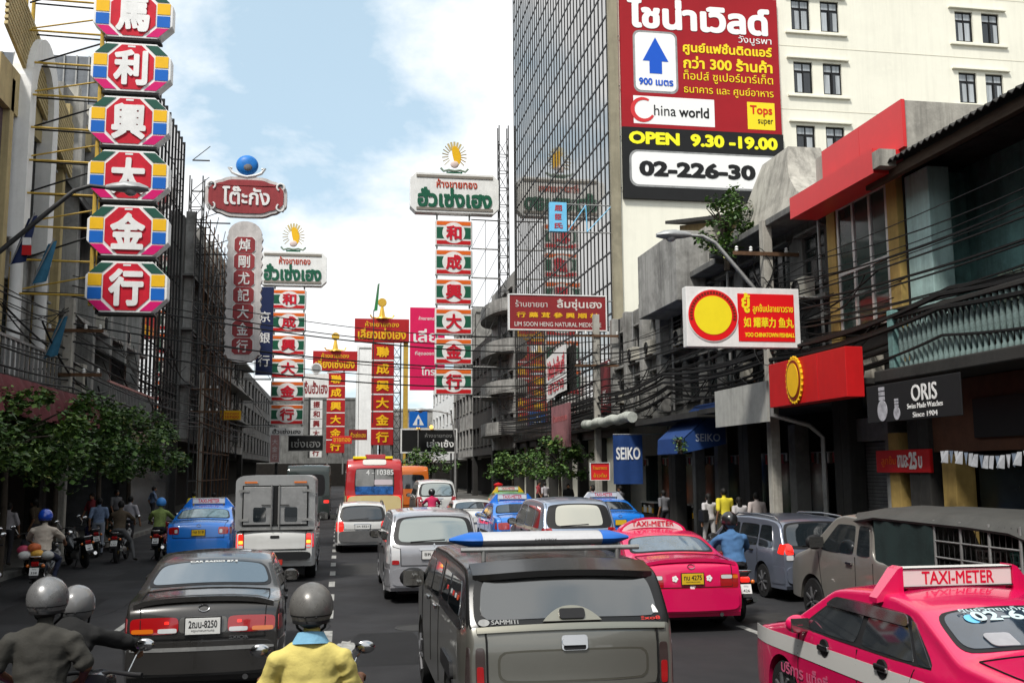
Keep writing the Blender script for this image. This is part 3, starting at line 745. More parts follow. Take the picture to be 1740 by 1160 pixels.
# ---- beyond the tower, right row
r6, L6, o6 = shophouse('curved_balcony_house', 'white weathered block with rounded balcony fronts past the mirrored tower', RS, 69.2, 80, 16.5, M_PALEWALL, floors=5, nwin=4, win=(1.4, 1.6), ground=4.0, glass=M_DARKGLASS)
A = lambda y: y - o6
for k in range(4):
    z = 5.0 + k * 2.95
    prof = [(L6.xf - 1.5 * math.sin(t), A(74.6) - 5.2 * math.cos(t)) for t in np.linspace(0, math.pi, 15)]
    f_ = [[(x, y, z) for x, y in prof], [(x, y, z + 0.85) for x, y in prof]]; k_ = [[(x + 0.12, y, z) for x, y in prof], [(x + 0.12, y, z + 0.85) for x, y in prof]]
    B().slab(f_, k_).obj('balcony_front', M_PALEWALL, r6, smooth=40)
    B().prism([(y, -x) for x, y in [(p[0] - L6.xf, p[1]) for p in prof]], (L6.xf, 0, z + 0.06), (0, 1, 0), (-1, 0, 0), 0.12).obj('balcony_floor', M_PALEWALL, r6)
shophouse('dark_corner_house', 'dark mid-height block with shuttered windows behind the big white and green sign', RS, 80, 92, 13.5, M_DARKWALL, floors=4, nwin=5, win=(1.3, 1.5), glass=M_DARKGLASS)
shophouse('pale_far_house', 'pale four-storey block with dark pitched cap beyond the crimson banner', RS, 92, 108, 17.5, M_PALEWALL, floors=5, nwin=6, win=(1.4, 1.6))
shophouse('white_far_house', 'white far block standing past the crimson banner', Side(13.5, 1), 108, 150, 15, M_WHITE, floors=4, nwin=9, win=(1.6, 1.5))

# ---- left row
l1, A1, q1 = shophouse('arched_house', 'ornate yellow shophouse with white arch, ribbed hood and yellow piers', LS, 24.0, 33.0, 13.0, M_PALEWALL, floors=3, nwin=3, win=(1.3, 2.0), ground=4.4, glass=M_DARKGLASS, frame=M_WOOD, parapet=0.3)
A = lambda y: y - q1
arch = []
n_ = 18
yc_, zc_, ro_, ri_ = A(29.3), 12.9, 1.35, 0.85
poly = [(-ro_ - 0.0, -4.2)] + [(-ro_ * math.cos(t), ro_ * 1.35 * math.sin(t)) for t in np.linspace(0, math.pi, n_)] + [(ro_, -4.2), (ri_, -4.2)] + [(ri_ * math.cos(t), ri_ * 1.35 * math.sin(t)) for t in np.linspace(0, math.pi, n_)] + [(-ri_, -4.2)]
fr = [(A1.xf + 0.55, yc_ + a_, zc_ + z_) for a_, z_ in poly]
half = n_ + 2
bq = B()
out_ = poly[:half]; inn = poly[half:][::-1]
bq.slab([[(A1.xf + 0.55, yc_ + a_, zc_ + z_) for a_, z_ in out_], [(A1.xf + 0.55, yc_ + a_, zc_ + z_) for a_, z_ in inn]], [[(A1.xf + 0.02, yc_ + a_, zc_ + z_) for a_, z_ in out_], [(A1.xf + 0.02, yc_ + a_, zc_ + z_) for a_, z_ in inn]])
bq.obj('arch', M_WHITE, l1)
B().prism([(-a_, z_) for a_, z_ in inn], (A1.xf + 0.12, yc_, zc_), (0, -1, 0), (0, 0, 1), -0.06).obj('arch_niche', M_BLACK, l1)
for y in (28.2, 30.5):
    B().lathe([(0.26, 4.4), (0.26, 4.7), (0.19, 4.8), (0.17, 8.3), (0.24, 8.45), (0.26, 8.7)], (A1.xf + 0.35, A(y), 0), n=14).obj('column_shaft', M_WHITE, l1, smooth=40)
for y in (27.5, 31.2, 32.7): lb(A1, 'pier', M_YELLOWWALL, l1, (A(y - 0.14), A(y + 0.14), -0.25, 0.05, 4.4, 12.9), bevel=0.02)
for k in range(11):                                      # ribbed sloping hood
    B().bar((A1.xf + 0.32, A(26.4), 15.6 - k * 0.16), (A1.xf + 0.36, A(32.95), 13.4 - k * 0.16), 0.09, 0.11).obj('hood_rib', M_YELLOWWALL, l1)
lb(A1, 'hood_back', M_YELLOWWALL, l1, (A(26.4), A(32.9), -0.25, 0.3, 12.0, 13.2))
lb(A1, 'mosaic_panel', mat('purple mosaic', (0.10, 0.07, 0.085), 0.5, var=0.7, scale=9), l1, (A(24.1), A(28.0), -0.06, 0.0, 5.0, 12.8))
b = B()
for k in range(22): A1.box(b, A(24.3) + k * 0.17, A(24.3) + k * 0.17 + 0.06, -0.9, -0.84, 5.0, 6.0)
for k in range(22):
    q = B(); A1.box(q, A(24.3) + k * 0.39, A(24.3) + k * 0.39 + 0.07, -0.9, -0.83, 4.75, 5.75); q.obj('railing_bar', M_GALV, l1)
lb(A1, 'railing_top', M_GALV, l1, (A(24.2), A(32.9), -0.92, -0.81, 5.75, 5.82))
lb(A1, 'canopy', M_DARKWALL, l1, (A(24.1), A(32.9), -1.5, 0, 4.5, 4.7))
rowsf, rowsb = [], []
for k in range(46):
    y = A(22.5) + k * 0.22; w_ = 0.07 * math.sin(k * 1.9) + 0.03 * math.sin(k * 0.8)
    rowsf.append([(A1.xf + 1.55 + w_ * 0.3, y, 4.65), (A1.xf + 1.75 + w_, y, 4.2), (A1.xf + 1.85 + w_ * 1.5, y, 3.72 + 0.04 * math.sin(k))])
    rowsb.append([(p[0] - 0.012, p[1], p[2]) for p in rowsf[-1]])
B().slab(rowsf, rowsb).obj('awning', mat('faded plum awning cloth', (0.13, 0.035, 0.04), 0.85, var=0.4, scale=2, dirt=0.3), l1, smooth=60)
l2, A2, q2 = shophouse('white_left_house', 'white stained block with balcony rail and roof-top air conditioners behind the octagon sign', LS, 33.0, 46.0, 15.0, M_PALEWALL, floors=4, nwin=5, win=(1.3, 2.1), ground=4.4, glass=M_DARKGLASS, frame=M_WOOD, ledge=[(7.4, 0.5, 0.14)])
A = lambda y: y - q2
for y in (33.6, 36.2, 38.8, 41.4, 44.0): lb(A2, 'fin', M_PALEWALL, l2, (A(y - 0.18), A(y + 0.18), -0.55, 0.0, 4.5, 14.6), bevel=0.02)
lb(A2, 'cream_band', M_YELLOWWALL, l2, (A(33.1), A(46), -0.2, -0.02, 13.6, 14.3))
rows_ = [[(A2.xf + 0.02, A(33.2), 12.0), (A2.xf + 0.02, A(36.4), 12.0)], [(A2.xf + 1.3, A(33.4), 10.2), (A2.xf + 1.3, A(36.3), 10.2)]]
B().slab(rows_, [[(p[0], p[1], p[2] - 0.08) for p in r_] for r_ in rows_]).obj('window_hood', M_DARKWALL, l2)
rows_ = [[(A2.xf + 0.02, A(38), 7.0), (A2.xf + 0.02, A(43), 7.0)], [(A2.xf + 1.2, A(38), 6.4), (A2.xf + 1.2, A(43), 6.4)]]
B().slab(rows_, [[(p[0], p[1], p[2] - 0.08) for p in r_] for r_ in rows_]).obj('window_hood', M_DARKWALL, l2)
lb(A2, 'balcony_slab', M_PALEWALL, l2, (A(37), A(45.5), -0.95, 0, 4.6, 4.75))
for k in range(30):
    q = B(); A2.box(q, A(37.1) + k * 0.28, A(37.1) + k * 0.28 + 0.05, -0.92, -0.87, 4.75, 5.6); q.obj('railing_bar', M_GALV, l2)
lb(A2, 'railing_top', mat('pink rail', (0.45, 0.22, 0.2), 0.6, var=0.3), l2, (A(37), A(45.5), -0.94, -0.85, 5.6, 5.68))
lb(A2, 'canopy', M_DARKWALL, l2, (A(33.1), A(45.9), -1.4, 0, 4.2, 4.4))
l3 = thing('glass_left_block', 'dark ribbed glass block rising behind the octagon sign', 'building', (-14, 52, 0))
GX = -9.0 + 14
B().box(-6, GX - 0.25, -5.9, 5.9, 0, 21.2).obj('wall', mat('grey glass cladding', (0.20, 0.21, 0.22), 0.15, metal=0.6, var=0.3, streak=0.3), l3)
for k in range(13):
    B().box(GX - 0.2, GX - 0.04, -5.9 + k * 0.98 - 0.05, -5.9 + k * 0.98 + 0.05, 4.5, 21.2).obj('mullion', M_BLACK, l3)
for r in range(8):
    for k in range(12):
        B().box(GX - 0.12, GX - 0.09, -5.9 + k * 0.98 + 0.06, -5.9 + (k + 1) * 0.98 - 0.06, 4.6 + r * 2.05, 4.6 + r * 2.05 + 1.95).obj('pane', M_TOWERGLASS, l3)
for k in range(20):
    B().box(-5.5 + k * 0.53, -5.5 + k * 0.53 + 0.06, -6.0, -5.88, 4.5, 21.2).obj('flank_rib', M_GALV, l3)
l4, A4, q4 = shophouse('grey_left_house', 'plain grey concrete block with open lattice mast past the dark glass block', LS, 58.1, 74, 17.0, M_GREYWALL, floors=5, nwin=5, win=(1.5, 1.6), ground=4.2, glass=M_DARKGLASS, ledge=[(13.5, 0.6, 0.14), (10.4, 0.6, 0.14), (7.3, 0.6, 0.14)])
A = lambda y: y - q4
for y in (59, 63, 67, 71): lb(A4, 'fin', M_PALEWALL, l4, (A(y - 0.25), A(y + 0.25), -0.5, 0.0, 4.3, 17.4), bevel=0.02)
l5, A5, q5 = shophouse('balcony_left_house', 'grey block with stacked railed balconies behind the scalloped maroon sign', LS, 74, 96, 18.5, M_PALEWALL, floors=6, nwin=7, win=(1.5, 1.6), ground=4.0, glass=M_DARKGLASS, ledge=[(6.5, 0.9, 0.14), (9.0, 0.9, 0.14), (11.6, 0.9, 0.14), (14.2, 0.9, 0.14)])
shophouse('far_left_house', 'dim far block down the street past the white and green sign', LS, 96, 150, 12, M_GREYWALL, floors=4, nwin=14, win=(1.6, 1.5), glass=M_DARKGLASS)
shophouse('white_slab_block', 'tall bare white slab between the two red and gold signs', Side(2.2, 1), 150, 160, 21, M_WHITE, floors=2, nwin=1, win=(0.5, 0.5), depth=2.2, cols=False)
shophouse('far_end_house', 'far grey block closing the end of the street', Side(-26, 1), 168, 178, 14.5, M_GREYWALL, floors=4, nwin=3, depth=32, glass=M_DARKGLASS)
shophouse('far_end_pale_house', 'far pale block closing the end of the street', Side(6.5, 1), 165, 178, 12.5, M_PALEWALL, floors=4, nwin=3, depth=26, glass=M_DARKGLASS)

# ---- steel scaffold clinging to the grey block on the other side
sc = thing('steel_scaffold', 'rusty grid scaffold clinging to the plain grey concrete block', 'scaffold', (-8.4, 66, 0.14))
for i in range(9):
    B().bar((0, -7.5 + i * 1.9, 0), (0, -7.5 + i * 1.9, 17.2), 0.07).obj('upright', M_STEEL, sc)
    B().bar((0.55, -7.5 + i * 1.9, 0), (0.55, -7.5 + i * 1.9, 17.2), 0.06).obj('upright', M_RUST, sc)
for j in range(10):
    z = 1.8 + j * 1.65
    B().bar((0, -7.5, z), (0, 7.7, z), 0.06).obj('ledger', M_STEEL, sc); B().bar((0.55, -7.5, z), (0.55, 7.7, z), 0.05).obj('ledger', M_RUST, sc)
    for i in range(8):
        if (i + j) % 2: B().bar((0.55, -7.5 + i * 1.9, z), (0.55, -5.6 + i * 1.9, z + 1.65), 0.04).obj('brace', M_STEEL, sc)
    for i in range(9): B().bar((0, -7.5 + i * 1.9, z + 0.06), (0.55, -7.5 + i * 1.9, z + 0.06), 0.05).obj('transom_tube', M_STEEL, sc)
rg_ = random.Random(31)
for S_, ys, lab in ((RS, [(23.9, 6.75), (26.4, 6.75), (30.2, 6.75), (33.4, 6.75), (36.9, 6.8), (39.2, 6.8), (41.2, 5.2), (28.0, 5.0)], 'small air conditioner on the sooty ledges above the awnings'), (LS, [(47.5, 5.2), (60.5, 7.5), (64, 10.6), (68, 7.5), (70, 13.7), (76, 6.7), (79, 9.2), (82, 6.7), (38.5, 7.6), (42.5, 7.6)], 'small air conditioner on the dim fronts behind the cables')):
    for (y, z) in ys: ac_unit((S_.xf - S_.sgn * 0.42, y, z), -math.pi / 2 * S_.sgn, lab, 0.8, 0.55, 0.3)
for S_, root, yo, ys, zt in ((RS, r3, o3, (23.1, 26.1), 8.8), (RS, r4, o4, (29.2, 31.0, 34.6), 8.6), (RS, r5, o5, (36.4, 39.6, 41.6), 8.9), (LS, l2, q2, (34.6, 37.4, 40.1, 42.8, 45.3), 14), (LS, l4, q4, (60, 65, 69, 73), 16.5)):
    for y in ys:
        x = S_.xf - S_.sgn * 0.16 - root.location.x
        B().tube([(x, y - yo, 4.5), (x, y - yo, zt)], 0.045, 7).obj('drain_pipe', M_GALV if rg_.random() < 0.5 else M_STEEL, root, smooth=40)
# glass cases and stock in the shop mouths
for k, (y, w_) in enumerate(((24.4, 1.6), (27.4, 1.5), (30.0, 1.7), (32.6, 1.5), (34.6, 1.3), (37.0, 1.6), (40.6, 1.8))):
    dc = thing('display_case', 'glazed shop counter set in a dark shop mouth under the awnings', 'counter', (12.9, y, 0.0), 0, 'shop counters')
    B().box(-0.3, 0.3, -w_ / 2, w_ / 2, 0.0, 0.6).obj('base', M_WOOD, dc, bevel=0.01); B().box(-0.28, 0.28, -w_ / 2 + 0.02, w_ / 2 - 0.02, 0.601, 1.05).obj('glass_box', M_DARKGLASS, dc); B().box(-0.3, 0.3, -w_ / 2, w_ / 2, 1.051, 1.09).obj('top', M_ALU, dc)
    for q in range(7): B().box(-0.32, -0.29, -w_ / 2 + 0.1 + q * w_ / 8, -w_ / 2 + 0.22 + q * w_ / 8, 0.66, 0.86 + 0.05 * (q % 3)).obj('price_card', M_WHITE if q % 3 else M_GOLDP, dc)
    hg = thing('hanging_stock', 'row of small packets hanging from a rail in the shop mouths', 'goods', (12.4, y, 2.35), 0, 'hanging shop stock')
    B().tube([(0, -w_ / 2, 0.5), (0, w_ / 2, 0.5)], 0.015, 6).obj('rail', M_GALV, hg)
    for q in range(11):
        z = 0.12 * rg_.random(); B().box(-0.02, 0.02, -w_ / 2 + q * w_ / 11, -w_ / 2 + q * w_ / 11 + 0.09, 0.18 + z, 0.49).obj('packet', (M_GALV, M_WOOD, M_MAROON, M_STEEL)[q * 7 % 4], hg)
# ================================================================ signs over the street (they face the traffic, normal -Y)
def rect(b, x0, x1, z0, z1, y0, y1): return b.box(x0, x1, y0, y1, z0, z1)
def lattice(root, x, y, z0, z1, w=0.45, step=0.9, m=M_STEEL, t=0.05):
    """square lattice mast, each member its own part"""
    cs = [(x - w / 2, y - w / 2), (x + w / 2, y - w / 2), (x + w / 2, y + w / 2), (x - w / 2, y + w / 2)]
    for cx, cy in cs: B().bar((cx, cy, z0), (cx, cy, z1), t).obj('mast_leg', m, root)
    n = int((z1 - z0) / step)
    for k in range(n):
        za, zb = z0 + k * step, z0 + (k + 1) * step
        b = B()
        for i in range(4):
            p, q = cs[i], cs[(i + 1) % 4]
            b.bar((*p, za), (*q, za), t * 0.6); b.bar((*p, za), (*q, zb), t * 0.5)
        b.obj('lattice_bay', m, root)
def strut(root, p, q, w, m, name='strut'): return B().tube([p, q], w / 2, 6).obj(name, m, root, smooth=40)

# ---- octagon gold-shop sign with its yellow pipe frame
OY = 28.0
s1 = thing('octagon_shop_sign', 'tall column of red octagon panels with white brush characters and coloured tile corners', 'sign', (-5.86, OY, 6.7))
oc = [(z, x) for z, x in ((15.17, -5.90), (13.61, -5.90), (12.06, -5.89), (10.52, -5.85), (8.97, -5.80), (7.42, -5.78))]
for (z, x), ch in zip(oc, '馬利興大金行'):
    X, Z = x + 5.86, z - 6.7
    p = B().prism(octagon(2.12, 1.40, 0.40), (X, 0, Z), (1, 0, 0), (0, 0, 1), 0.42).obj('panel', M_WHITE_CLEAN, s1, bevel=0.015)
    def tile(poly, m, name='tile'): B().prism([(a_, b_) for a_, b_ in poly], (X, -0.016, Z), (1, 0, 0), (0, 0, 1), 0.014).obj(name, m, p)
    tile(octagon(1.20, 1.28, 0.34), M_SIGNRED, 'red_field')
    for sx in (-1, 1):
        tile([(sx * 0.64, 0.025), (sx * 0.99, 0.025), (sx * 0.99, 0.345), (sx * 0.64, 0.345)], M_YELLOW)
        tile([(sx * 0.64, -0.345), (sx * 0.99, -0.345), (sx * 0.99, -0.025), (sx * 0.64, -0.025)], M_BLUE)
        tile([(sx * 0.64, 0.385), (sx * 0.965, 0.385), (sx * 0.69, 0.65), (sx * 0.365, 0.65)], M_DGREEN)
        tile([(sx * 0.64, -0.385), (sx * 0.965, -0.385), (sx * 0.69, -0.65), (sx * 0.365, -0.65)], M_MAGENTA)
    letters(p, ch, (X, -0.016, Z - 0.02), 0.90, 1.02, M_WHITE_CLEAN, depth=0.04, bold=0.042, res=48, name='character')
    B().box(X - 0.10, X + 0.10, -0.022, -0.018, Z + 0.57, Z + 0.62).obj('maker_plate', M_WHITE, p)
    B().box(X - 0.75, X + 0.75, 0.02, 0.40, Z - 0.76, Z - 0.705).obj('panel_tray', M_BLACK, p)
for x, z0 in ((-8.75, 4.5), (-6.72, 6.9)):
    for yy in (0.12, 0.75):
        B().tube([(x + 5.86, yy, z0 - 6.7), (x + 5.86, yy, 17.0 - 6.7)], 0.055, 8).obj('frame_pipe', M_YPIPE, s1, smooth=40)
zz = 7.2
k = 0
while zz < 17:
    strut(s1, (-2.89, 0.12, zz - 6.7), (-0.86, 0.12, zz - 6.72), 0.06, M_YPIPE, 'frame_rail'); strut(s1, (-2.89, 0.75, zz - 6.55), (-0.86, 0.75, zz - 6.6), 0.05, M_BLACK, 'frame_rail')
    if k % 2: strut(s1, (-2.89, 0.4, zz - 6.7), (-0.86, 0.4, zz - 5.9), 0.05, M_BLACK)
    else: strut(s1, (-2.89, 0.3, zz - 6.6), (-0.86, 0.3, zz - 6.15), 0.045, M_YPIPE)
    strut(s1, (-0.86, 0.75, zz - 6.7), (-0.86, 0.12, zz - 6.2), 0.04, M_YPIPE)
    zz += 0.92; k += 1
B().tube([(-0.72, 0.3, 0.0), (-0.72, 0.3, 10.3)], 0.05, 6).obj('frame_pipe', M_BLACK, s1)

# ---- white-and-green gold-shop signs (two of one design)
def crown_emblem(root, x, y, z, s=1.0):
    e = B()
    for k in range(17):
        a = rad(-38 + 256 * k / 16); c_, d_ = math.cos(a), math.sin(a)
        e.bar((x + 0.42 * s * c_, y, z + 1.30 * s + 0.46 * s * d_), (x + 0.86 * s * c_, y, z + 1.30 * s + 1.04 * s * d_), 0.15 * s, 0.04)
    em = e.obj('emblem', mat('pale gold', (0.55, 0.45, 0.22), 0.45, metal=0.4), root)
    B().prism([(0.52 * s * math.sin(t) * (1 - 0.35 * (t / math.pi) ** 2), -0.75 * s * math.cos(t) * 1.0) for t in np.linspace(0, 2 * math.pi, 25)[:-1]], (x, y - 0.06, z + 1.28 * s), (1, 0, 0), (0, 0, 1), 0.1).obj('gold_flame', M_YELLOW, em)
    B().ball((x, y - 0.1, z + 0.68 * s), 0.30 * s, 0.1, 0.26 * s).obj('medallion', mat('pale pink enamel', (0.62, 0.50, 0.46), 0.5), em, smooth=60)
    for sx in (-1, 1):
        B().tube([(x, y - 0.05, z + 0.24 * s), (x + sx * 0.4 * s, y - 0.05, z + 0.30 * s), (x + sx * 0.75 * s, y - 0.05, z + 0.20 * s), (x + sx * 0.95 * s, y - 0.05, z + 0.42 * s)], 0.085 * s, 6).obj('scroll', mat('grey green enamel', (0.22, 0.28, 0.22), 0.5), em, smooth=50)
    B().box(x - 0.55 * s, x + 0.55 * s, y - 0.06, y + 0.06, z, z + 0.18 * s).obj('plinth', M_GREEN, em)
def green_sign(name_label, Y, xh0, xh1, zh0, zh1, xc0, xc1, zc0, zc1, arm_to, base=False):
    r = thing('gold_shop_sign', name_label, 'sign', ((xc0 + xc1) / 2, Y, zc0), 0, 'white and green gold-shop signs')
    ox_, oz_ = (xc0 + xc1) / 2, zc0
    hx, hz, w, h = (xh0 + xh1) / 2 - ox_, (zh0 + zh1) / 2 - oz_, xh1 - xh0, zh1 - zh0
    hd = B().prism(octagon(w, h, 0.42), (hx, -0.2, hz), (1, 0, 0), (0, 0, 1), 0.9).obj('header', M_WHITE_CLEAN, r, bevel=0.03)
    for sz in (-1, 1): B().box(hx - w / 2 + 0.45, hx + w / 2 - 0.45, -0.255, -0.202, hz + sz * (h / 2 - 0.28) - 0.11, hz + sz * (h / 2 - 0.28) + 0.11).obj('moulding', mat('grey brown moulding', (0.22, 0.20, 0.17), 0.6, var=0.2), hd, bevel=0.02)
    letters(hd, 'ห้างขายทอง', (hx + 0.15, -0.2, hz + h * 0.235), w * 0.46, h * 0.22, mat('brick red letters', (0.42, 0.05, 0.02), 0.5), depth=0.05, bold=0.02, res=34)
    letters(hd, 'ฮั่วเซ่งเฮง', (hx, -0.2, hz - h * 0.12), w * 0.84, h * 0.50, M_GREEN, depth=0.07, bold=0.042, res=40)
    crown_emblem(r, hx, 0.1, zh1 - oz_, 1.08)
    n = 6; ph = (zc1 - zc0) / n
    cw = xc1 - xc0
    for k, ch in enumerate('行金大興成和'):
        z = ph * (k + 0.5); hh = ph * 0.86
        p = B().box(-cw / 2, cw / 2, -0.1, 0.45, z - hh / 2, z + hh / 2).obj('panel', M_WHITE, r, bevel=0.03)
        F = lambda a0, a1, b0, b1, m, nm: B().box(a0, a1, -0.116, -0.101, z + b0, z + b1).obj(nm, m, p)
        F(-cw * 0.47, cw * 0.47, hh * 0.30, hh * 0.45, M_ORANGE, 'orange_stripe')
        F(-cw * 0.47, cw * 0.47, -hh * 0.46, -hh * 0.31, M_RED, 'red_stripe')
        F(-cw * 0.47, -cw * 0.24, -hh * 0.23, hh * 0.22, M_GREEN, 'green_block'); F(cw * 0.24, cw * 0.47, -hh * 0.23, hh * 0.22, M_GREEN, 'green_block')
        B().prism(disc(cw * 0.315, 30, hh * 0.415), (0, -0.122, z), (1, 0, 0), (0, 0, 1), 0.02).obj('white_disc', M_WHITE_CLEAN, p)
        letters(p, ch, (0, -0.122, z), cw * 0.43, hh * 0.58, M_SIGNRED, depth=0.05, bold=0.035, res=40, name='character')
        B().box(cw / 2, cw / 2 + 0.05, -0.06, 0.4, z - hh / 2 + 0.1, z + hh / 2 - 0.1).obj('panel_flank', M_GALV, p)
    d = 1 if arm_to > ox_ else -1
    for k in range(n + 1):
        z = min(ph * k, zc1 - zc0)
        strut(r, (d * cw / 2, 0.1, z), (arm_to - ox_, 0.25, z), 0.10, M_GALV, 'bracket_arm'); strut(r, (d * cw / 2, 0.5, z + 0.12), (arm_to - ox_, 0.6, z + 0.12), 0.06, M_STEEL, 'bracket_arm')
        if k < n:
            xm = (d * cw / 2 + arm_to - ox_) / 2
            strut(r, (d * cw / 2, 0.3, z), (xm, 0.3, z + ph), 0.04, M_STEEL); strut(r, (xm, 0.3, z), (arm_to - ox_, 0.3, z + ph), 0.04, M_STEEL); strut(r, (xm, 0.3, z), (xm, 0.3, z + ph), 0.04, M_STEEL)
    for sx in (-1, 1): strut(r, (sx * cw * 0.45, 0.3, 0), (sx * cw * 0.45, 0.3, zh0 - oz_ + 0.2), 0.14, M_GALV, 'post')
    if base:
        bb = B().box(-cw / 2, cw / 2, -0.1, 0.2, -0.75, -0.1).obj('name_board', M_WHITE, r)
        letters(bb, 'ฮั่วเซ่งเฮง', (0, -0.1, -0.42), cw * 0.85, 0.42, M_BLACK, depth=0.02, bold=0.02, res=24)
    lattice(r, arm_to - ox_ + d * 0.3, 0.45, -2.5, zh1 - oz_ + 4.0 * (d > 0), 0.7, 1.3, M_STEEL, 0.08)
    return r
green_sign('white gold-shop sign with green lettering on brackets from the mirrored glass tower', 72.0, 4.76, 11.35, 21.27, 24.29, 6.64, 9.33, 7.72, 20.9, 11.5)
green_sign('white gold-shop sign with green lettering partly behind the scalloped maroon sign', 85.0, -7.04, -1.39, 17.94, 20.83, -5.80, -3.10, 6.15, 17.75, -8.6, True)

# ---- maroon scalloped sign with the globe
r = thing('maroon_gold_sign', 'maroon scalloped shop sign with white script and a blue globe on top', 'sign', (-5.78, 60, 8.9))
def scallop(w, h, n=96, amp=0.17):
    pts = []
    for k in range(n):
        t = 2 * math.pi * k / n; c_, s_ = math.cos(t), math.sin(t)
        e = 0.34; x = math.copysign(abs(c_) ** e, c_) * w / 2; y = math.copysign(abs(s_) ** e, s_) * h / 2
        f = 1 + amp * math.cos(4 * t) * (0.5 if abs(c_) > 0.7 else 1) + 0.05 * math.cos(12 * t)
        pts.append((x * (0.97 + 0.03 * math.cos(8 * t)), y * f))
    return pts
M_SHIELD = mat('faded maroon', (0.30, 0.045, 0.05), 0.55, var=0.2, scale=1.2, streak=0.3)
hd = B().prism(scallop(4.75, 2.0), (0, -0.12, 9.79), (1, 0, 0), (0, 0, 1), 0.5).obj('shield_border', mat('chalky white', (0.60, 0.57, 0.55), 0.7, var=0.25, scale=2, streak=0.3), r)
B().prism(scallop(4.35, 1.68), (0, -0.18, 9.79), (1, 0, 0), (0, 0, 1), 0.06).obj('shield_field', M_SHIELD, hd)
letters(hd, 'โต๊ะกัง', (0, -0.18, 9.82), 2.75, 1.12, M_WHITE_CLEAN, depth=0.06, bold=0.022, res=40)
for sx in (-1, 1):
    for sz in (-1, 1):
        B().tube([(sx * (2.0 + 0.22 * math.cos(t)), -0.2, 9.79 + sz * (0.62 + 0.22 * math.sin(t))) for t in np.linspace(-0.6, 4.2, 10)], 0.06, 6).obj('scroll', M_WHITE, hd, smooth=50)
gl = B().ball((0, 0, 11.75), 0.66, 0.3, 0.62, 22, 14).obj('globe', mat('globe blue', (0.02, 0.18, 0.55), 0.4, var=0.3, scale=3), r, smooth=60)
B().ball((0.05, -0.2, 11.6), 0.30, 0.12, 0.26).obj('continent', mat('grey relief', (0.18, 0.17, 0.17), 0.7, var=0.4), gl, smooth=60)
for sx in (-1, 1): B().tube([(0, -0.1, 11.0), (sx * 0.5, -0.1, 11.1), (sx * 0.85, -0.1, 11.25), (sx * 1.05, -0.1, 11.55), (sx * 0.85, -0.1, 11.5)], 0.09, 6).obj('ribbon', M_WHITE, gl, smooth=50)
for sx in (-1, 1): strut(r, (sx * 0.5, 0.1, 10.6), (sx * 0.5, 0.1, 11.1), 0.07, M_STEEL)
colp = [(1.0 * (1 + 0.05 * math.cos(k * 1.0)), -0.0) for k in range(2)]
pts = []
Hc = 8.3
for k in range(30): pts.append((1.0 + 0.05 * math.cos(k * math.pi), 0.3 + (Hc - 1.1) * k / 29))
top = [(0.98 * math.cos(t), Hc - 0.8 + 0.8 * math.sin(t)) for t in np.linspace(0.1, math.pi - 0.1, 12)]
bot = [(-0.9 * math.cos(t), 0.35 - 0.5 * math.sin(t)) for t in np.linspace(0.1, math.pi - 0.1, 8)]
outline = pts + top + [(-x, z) for x, z in reversed(pts)] + bot
cl = B().prism(outline, (0, -0.12, 0), (1, 0, 0), (0, 0, 1), 0.45).obj('column_board', mat('chalky white'), r)
for k, ch in enumerate('行金大記尤剛焯'):
    z = 0.82 + k * 1.005
    p = B().prism(octagon(1.18, 0.96, 0.17), (0, -0.17, z), (1, 0, 0), (0, 0, 1), 0.05).obj('plaque', M_SHIELD, r)
    B().prism(octagon(1.27, 1.0, 0.17), (0, -0.145, z), (1, 0, 0), (0, 0, 1), 0.02).obj('plaque_rim', M_WHITE, p)
    letters(p, ch, (0, -0.17, z), 0.66, 0.74, M_WHITE, depth=0.03, bold=0.014, res=36, name='character')
for k in range(7):
    z = 0.6 + k * 1.9
    strut(r, (-3.2, 0.25, z), (-0.9 if z < 8.4 else -2.2, 0.2, z), 0.09, M_STEEL, 'bracket_arm')
    strut(r, (-3.2, 0.25, z), (-1.0 if z < 8.4 else -2.2, 0.25, z + 0.9), 0.05, M_STEEL)
lattice(r, -2.9, 0.4, -3.0, 11.0, 0.75, 1.1, M_STEEL, 0.07)

